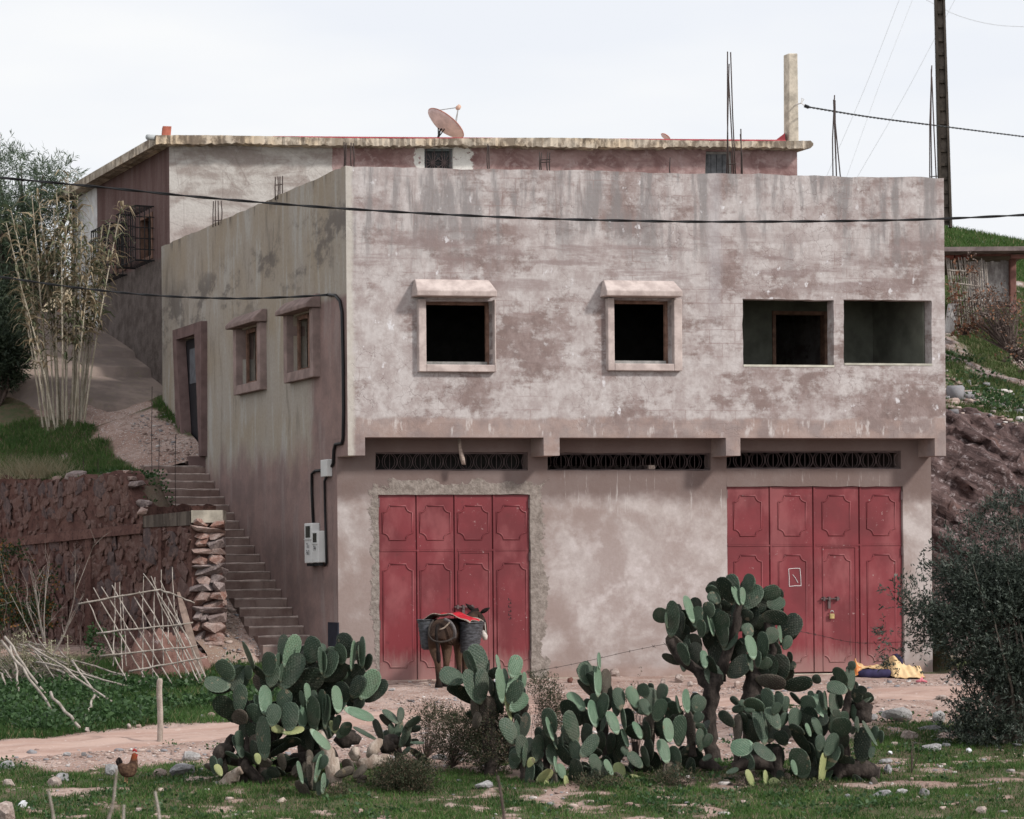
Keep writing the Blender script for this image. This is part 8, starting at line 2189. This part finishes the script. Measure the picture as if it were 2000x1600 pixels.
def twigs(name, label, base, tips, seed, r0, mat, cat='dead shrub', depth=3):
    rg = np.random.default_rng(seed); root = thing(name, base, label, cat)
    for tp in tips:
        m = MB()
        def grow(a, b, r, lev):
            mid = a.lerp(b, 0.5) + Vector(rg.normal(0, 0.05, 3)) * (b - a).length
            pts = spline([a, mid, b], 4); m.tube(pts, [r * (1 - 0.8 * q / (len(pts) - 1)) for q in range(len(pts))], 4, cap=False)
            if lev <= 0: return
            for _ in range(3):
                p = pts[int(rg.integers(2, len(pts)))]; d = (b - a) * rg.uniform(0.25, 0.5)
                d = d + Vector(rg.normal(0, 0.35, 3)) * d.length
                grow(p, p + d, r * 0.45, lev - 1)
        grow(Vector(base), Vector(tp), r0, depth - 1); m.build('branch', mat, root)
    return root
b = at(92, 1262, 41.2); b.z = zfoot(b.x, b.y)
twigs('dead_shrub', 'leafless pale dead shrub in front of the dark stone wall', b, [at(x, y, 41.2 + d) for x, y, d in ((97, 1095, 0.2), (10, 1140, 0), (58, 1110, 0.1), (150, 1150, -0.1), (140, 1205, 0.1), (52, 1180, -0.2), (66, 1120, 0.2))], 303, 0.014, M['twig'])
b = at(175, 1330, 40.2); b.z = zfoot(b.x, b.y)
twigs('dead_shrub', 'dark dry branch standing between the fallen canes and the trellis', b, [at(x, y, 40.2) for x, y in ((192, 1278, ), (158, 1225), (215, 1260), (150, 1290))], 304, 0.016, M['darktwig'])
M['drystalk'] = mat_leaf('dry_stalk_leaf', (0.26, 0.26, 0.16), (0.42, 0.40, 0.28), None, 0.7, 0.1, 0.2)
def stalk(px, y0, y1, Y, label, seed, w=9, n=90):
    b = at(px, y1, Y); rg = np.random.default_rng(seed); r_ = thing('dry_plant', b, label, 'plant', 'pale dry plants on the cane heap')
    C = np.array([at(px + rg.normal(0, w * 0.4), y0 + (y1 - y0) * q, Y + rg.normal(0, 0.05)) for q in rg.random(n) ** 0.8]); D_ = rg.normal(0, 0.6, (n, 3)) + np.array([0, 0, 0.3])
    leaf_cloud('leaves', C, D_, 0.06, 0.02, M['drystalk'], r_, rg)
    m = MB(); m.tube([b, at(px + 1, (y0 + y1) / 2, Y), at(px, y0, Y)], 0.008, 4); m.build('stem', M['cane'], r_)
stalk(132, 1240, 1335, 39.2, 'tall pale seed stalk in the middle of the fallen canes', 310)
stalk(45, 1232, 1300, 39.4, 'drooping pale plant over the left end of the fallen canes', 311, 26, 220)
stalk(100, 1250, 1300, 39.3, 'short pale dry plant between the two other dry plants', 312, 14, 90)
# long dry grass hanging over the wall top at the left
rg = np.random.default_rng(313); n = 2600; tq = rg.uniform(4.6, 9.5, n); kk = rg.random(n) < sstep(4.6, 6.8, tq); tq = tq[kk]
q = np.array([tuple(WP(a_, -0.25 + rg.normal(0, 0.15), float(wall_top(a_)))) for a_ in tq])
blades('dry_grass', q[:, 0], q[:, 1], q[:, 2], 0.42, 0.012, (0.24, 0.215, 0.13), (0.36, 0.32, 0.22), 314, 0.7)

# ------------------------------------------------------------------ cloth bundle at the second door
Yc_ = 40.25; cx0 = at(1731, 1322, Yc_).x; cz = zfoot(cx0, Yc_) 
sx = Yc_ / FPX
prof = lambda px: np.interp(px, [1660, 1668, 1673, 1680, 1692, 1712, 1728, 1742, 1748, 1760, 1772, 1786, 1797, 1802], [0.02, 0.18, 0.31, 0.22, 0.17, 0.17, 0.20, 0.33, 0.33, 0.25, 0.17, 0.16, 0.18, 0.05])
front = lambda px: np.interp(px, [1660, 1672, 1680, 1730, 1742, 1790, 1802], [0.10, 0.10, -0.02, -0.02, 0.22, 0.24, 0.15])
pxs = np.linspace(1660, 1802, 72); ws = np.linspace(0, 1, 30)
PX_, WS = np.meshgrid(pxs, ws)
arc = np.sin(np.pi * np.clip(0.10 + WS * 0.85, 0, 1)) ** 0.55
lowr = np.interp(pxs, [1660, 1676, 1684, 1728, 1738, 1802], [0.0, 0.06, 0.14, 0.13, 0.0, 0.0])[None]
Zc = prof(PX_) * np.where(WS < 0.5, lowr / np.maximum(prof(PX_), 1e-3) * (1 - WS * 2) + arc * (WS * 2), arc)
Zc = Zc + (fbm(PX_ * 0.09, WS * 4, 3) - 0.5) * 0.06 * arc + 0.012 * np.sin(PX_ * 0.42 + WS * 7) * arc
Yy = Yc_ - front(PX_) * 0.9 + WS * 0.55 + (fbm(PX_ * 0.06 + 9, WS * 3, 3) - 0.5) * 0.1
Xx = (PX_ - 1000) / FPX * Yc_ + (fbm(PX_ * 0.05, WS * 5 + 7, 2) - 0.5) * 0.05
t = NT('gold_cloth', 0.75, 0.2); p_ = t.position(); q_ = t.xyz(p_)
n_ = t.noise(p_, 5, 5, 0.6)
c_ = t.mix(t.rng(n_, 0.36, 0.64), (0.56, 0.35, 0.17), (0.68, 0.49, 0.28))
ctr = at(1742, 1304, Yc_ - 0.2)
c_ = t.mix(t.math('MULTIPLY', t.rng(t.noise(t.mul(p_, (1, 1, 1.6)), 3.2, 4, 0.5), 0.50, 0.56), t.rng(q_[0], ctr.x - 0.05, ctr.x - 0.4)), c_, (0.50, 0.17, 0.05))
rt_ = t.n.new('ShaderNodeVectorRotate'); rt_.rotation_type = 'Y_AXIS'; rt_.inputs['Angle'].default_value = 0.5; t.l.new(p_, rt_.inputs['Vector'])
lf_ = t.voro(t.mul(rt_.outputs[0], (42, 2, 17)), 1.0)
near_ = t.math('MULTIPLY', t.rng(t.math('ABSOLUTE', t.math('SUBTRACT', q_[0], ctr.x)), 0.16, 0.10), t.rng(t.math('ABSOLUTE', t.math('SUBTRACT', q_[2], ctr.z)), 0.10, 0.06))
c_ = t.mix(t.math('MULTIPLY', t.rng(lf_, 0.34, 0.26), near_), c_, (0.02, 0.018, 0.02))
M['gold'] = t.done(c_, t.bump(n_, 0.3, 0.02))
o = link('gold_cloth', grid_mesh('gold_cloth', Xx, Yy, cz + 0.01 + Zc), M['gold'], None, True)
sm_ = o.modifiers.new('thickness', 'SOLIDIFY'); sm_.thickness = 0.012; sm_.offset = -1
tag(o, 'crumpled yellow gold cloth with a dark leaf print heaped at the second garage door', 'cloth')
M['purple'] = simple('purple_cloth', (0.035, 0.03, 0.075), 0.8, 0.15, 0.3, 8)
m = MB(); m.tube([Vector(((x - 1000) / FPX * Yc_, Yc_ - 0.02, cz + 0.055)) for x in (1672, 1682, 1700, 1702, 1718, 1720, 1734, 1742)], [0.03, 0.07, 0.08, 0.07, 0.08, 0.07, 0.075, 0.03], 10)
tag(m.build('purple_cloth', M['purple'], None, True), 'folded purple cloth showing from under the yellow gold cloth', 'cloth')
m = MB(); m.tube([at(1743, 1281, Yc_ + 0.2), at(1750, 1282, Yc_ + 0.15), at(1757, 1288, Yc_ + 0.1), at(1762, 1298, Yc_ + 0.05)], [0.02, 0.05, 0.05, 0.02], 8)
tag(m.build('purple_cloth', M['purple'], None, True), 'purple fold poking out on top of the yellow gold cloth', 'cloth')
g = ground_at(1798, 1334, 30, 42); m = MB(); m.tube([g + Vector((-0.07, 0, 0.02)), g + Vector((0.0, 0, 0.03)), g + Vector((0.03, 0.02, 0.09)), g + Vector((0.02, 0, 0.03)), g + Vector((0.10, 0, 0.015))], [0.02, 0.03, 0.015, 0.03, 0.015], 6)
tag(m.build('pink_rag', simple('pink_rag', (0.62, 0.20, 0.24), 0.8, 0.1), None, True), 'bright pink rag on the ground in front of the yellow gold cloth', 'rag')
for px, py, w, lb in ((45, 1578, 20, 'crumpled white paper in the grass at the lower left'), (1893, 1470, 13, 'white paper scrap in the shade under the olive bush'), (1738, 1474, 10, 'white scrap of paper in the grass right of the cactus thicket'), (1064, 1313, 12, 'silvery crumpled bag caught behind the medium cactus')):
    g = ground_at(px, py) if px != 1064 else at(967, 1335, 28.9); s = g.y / FPX
    me_ = rock_mesh('paper', 50 + px, 0.8, 16, 0.1); o = link('paper_scrap', me_, simple('paper', (0.78, 0.78, 0.82), 0.7, 0.2, 0.12)); o.matrix_basis = Matrix.Translation(g + Vector((0, 0, w * s * 0.3))) @ Matrix.Diagonal((w * s * 0.5, w * s * 0.5, w * s * 0.55, 1)); tag(o, lb, 'paper scrap')

# barbed wire
def barbed(pix, Y, label):
    pts = spline([at(x, y, Y) for x, y in pix], 14); m = MB(); m.tube(pts, 0.004, 4, cap=False)
    for p in pts[::4]:
        for k in range(2):
            d = Vector(RNG.normal(0, 0.014, 3)); m.tube([p - d, p + d], 0.003, 4)
    tag(m.build('barbed_wire', M['rebar']), label, 'barbed wire')
barbed([(1030, 1314), (1130, 1295), (1230, 1272), (1310, 1256)], 32.5, 'rusty barbed wire strung before the blank wall')
barbed([(1550, 1231), (1600, 1241), (1660, 1254), (1720, 1256), (1820, 1250)], 32.5, 'rusty barbed wire strung before the second garage door')

# ------------------------------------------------------------------ shed and dry shrubs on the right bank
SH = thing('shed', at(1930, 640, 54), 'low tumbledown shed with a flat roof and weathered white boards on the green bank', 'shed')
def sbox(x0, x1, y0, y1, Y0, Y1, name, mat, bv=0):
    a, b = at(x0, y1, Y0), at(x1, y0, Y0); m = MB()
    m.hexa([(a.x, Y0, a.z), (b.x, Y0, a.z), (b.x, Y1, a.z), (a.x, Y1, a.z), (a.x, Y0, b.z), (b.x, Y0, b.z), (b.x, Y1, b.z), (a.x, Y1, b.z)])
    o = m.build(name, mat, SH)
    if bv: bev(o, bv)
    return o
M['shedroof'] = simple('shed_roofing', (0.20, 0.16, 0.155), 0.9, 0.1, 0.3, 4); M['redpost'] = simple('red_brown_post', (0.20, 0.10, 0.085), 0.9, 0.1, 0.25, 6)
sbox(1835, 2020, 481, 491, 53.2, 57.5, 'roof', M['shedroof'])
sbox(1973, 1985, 505, 612, 53.9, 54.05, 'post', M['redpost'], 0.02)
sbox(1880, 1978, 491, 500, 53.7, 53.82, 'beam', M['redpost'])
sbox(1975, 2030, 497, 505, 53.6, 53.7, 'pole', M['redpost'])
M['wboard'] = mat_bark('flaking_white_board', (0.28, 0.25, 0.245), (0.66, 0.63, 0.62), 6)
rg = np.random.default_rng(77)
x = 1894
while x < 1968:
    w = rg.uniform(7, 12); sbox(x, x + w - 0.8, 510 + rg.uniform(-2, 3), 592 + rg.uniform(-6, 6), 54.1, 54.14, 'board', M['wboard']); x += w
sbox(1893, 1972, 488, 600, 55.5, 55.6, 'wall', M['dark'])
for bx_ in (1848, 1866, 1878):
    sbox(bx_, bx_ + 15, 492, 505, 53.85, 54.1, 'brick', simple('shed_brick', (0.26, 0.09, 0.07), 0.9, 0.1, 0.3, 6))
SC = thing('cane_screen', at(1885, 648, 53.2), 'slanting grey screen of thin canes beside the shed, half hidden by the house corner', 'screen')
for k in range(24):
    q = k / 23; xt, xb = 1848 + 78 * q, 1866 + 66 * q; yb = 652 - 40 * q ** 1.3 + rg.uniform(-8, 8)
    m = MB(); a, b = at(xt + rg.normal(0, 1), 508 + rg.uniform(-6, 8), 53.5), at(xb + rg.normal(0, 1.5), yb, 53.2); m.tube([a, a.lerp(b, 0.5) + Vector(rg.normal(0, 0.01, 3)), b], 0.014, 5); m.build('cane', M['greycane'], SC)
for (x0, y0, x1, y1) in ((1850, 528, 1910, 532), (1856, 552, 1915, 560), (1862, 586, 1928, 590)):
    m = MB(); m.tube([at(x0, y0, 53.3), at(x1, y1, 53.3)], 0.02, 5); m.build('rail', M['greycane'], SC)
m = MB(); m.box(at(1857, 622, 53.0), (0.10, 0, 0), (0, 0.05, 0), (0.05, 0, 0.30)); tag(m.build('white_sheet', M['wboard']), 'broken white sheet leaning under the cane screen at the house corner', 'sheet')
M['deadleaf'] = mat_leaf('dead_leaf', (0.17, 0.075, 0.05), (0.36, 0.20, 0.13), None, 0.7, 0.1, 0.2)
M['dryleaf'] = mat_leaf('grey_dry_leaf', (0.10, 0.075, 0.065), (0.21, 0.165, 0.145), ((0.32, 0.16, 0.10), 0.8), 0.7, 0.1, 0.2)
b = at(1975, 690, 51.5)
shrub('dry_shrub', 'tangled dry brown shrub spilling down the bank before the shed', 'shrub', b, [bl(1930, 575, 52.6, 35, 40, 0.3), bl(1960, 620, 52, 45, 45, 0.4), bl(1990, 660, 51.5, 40, 50, 0.4), bl(1900, 530, 53, 25, 25, 0.3), bl(2010, 700, 51, 40, 40, 0.4), bl(1880, 600, 52.8, 22, 30, 0.2)], 600, 6, 0.07, 0.035, M['dryleaf'], M['darktwig'], 320, 0.2, 0.1, 0.014, 240, 0.05)
b = at(1880, 655, 52.6)
shrub('dry_shrub', 'orange leaved dead scrub at the foot of the cane screen', 'shrub', b, [bl(1900, 640, 52.6, 35, 14, 0.3), bl(1880, 560, 53.0, 30, 45, 0.15)], 150, 6, 0.08, 0.05, M['deadleaf'], M['darktwig'], 321, 0.15, 0.1, 0.008, 50, 0.05)
X, Y = scatter(300, 7.8, 12, 46.5, 53, lambda X, Y: sstep(0.5, 0.6, fbm(X * 1.3 + 5, Y * 1.3, 3)), 322)
leafy('weeds', X, Y, hill_right(X, Y) + 0.05, 20, 323, 0.09, M['mallow'], 0.14, 0.08)

# ------------------------------------------------------------------ pale house beyond the reeds, twigs close to the camera
FH = thing('pale_house', at(90, 660, 78), 'pale cream house far off behind the reed clump', 'house')
def fbox(x0, x1, y0, y1, Y0, Y1, name, mat, par=None):
    a, b = at(x0, y1, Y0), at(x1, y0, Y0); m = MB()
    m.hexa([(a.x, Y0, a.z), (b.x, Y0, a.z), (b.x, Y1, a.z), (a.x, Y1, a.z), (a.x, Y0, b.z), (b.x, Y0, b.z), (b.x, Y1, b.z), (a.x, Y1, b.z)]); return m.build(name, mat, par or FH)
fbox(20, 142, 548, 680, 78, 84, 'wall', simple('cream_wash', (0.60, 0.50, 0.36), 0.9, 0.1, 0.15, 1.2)); fbox(14, 148, 543, 548, 77.7, 84.3, 'parapet', simple('cream_cap', (0.66, 0.60, 0.50), 0.9, 0.1, 0.1)); fbox(60, 78, 590, 640, 77.95, 77.99, 'window', M['dark']); fbox(112, 134, 600, 680, 77.95, 77.99, 'door', M['wood'])
TW = [((95, 1545), (108, 1640), 'leftmost blurred bare twig close to the lens at the bottom'), ((228, 1503), (208, 1640), 'pale blurred twig, tallest of those close to the lens'), ((242, 1572), (234, 1640), 'thin faint twig just right of the tallest pale one close to the lens'), ((303, 1546), (314, 1640), 'grey blurred twig close to the lens below the wooden post'), ((972, 1515), (988, 1640), 'dark blurred twig close to the lens below the medium cactus')]
for (tp, bt, lb) in TW:
    Yq = 13.0; g = at(bt[0], bt[1], Yq); gz = zfoot(g.x, Yq); m = MB(); a = at(*tp, Yq)
    foot = Vector((g.x + (g.x - a.x) * 2.0, Yq, gz - 0.05))
    pts = spline([a, a.lerp(g, 0.5) + Vector((0.006, 0, 0)), g, g.lerp(foot, 0.5) + Vector((0.02, 0, 0)), foot], 5)
    m.tube(pts, [0.0065 + 0.0004 * i for i in range(len(pts))], 6)
    tag(m.build('bare_twig', M['twig'] if 'dark' not in lb else M['darktwig'], None, True), lb, 'twig', 'bare twigs close to the camera')
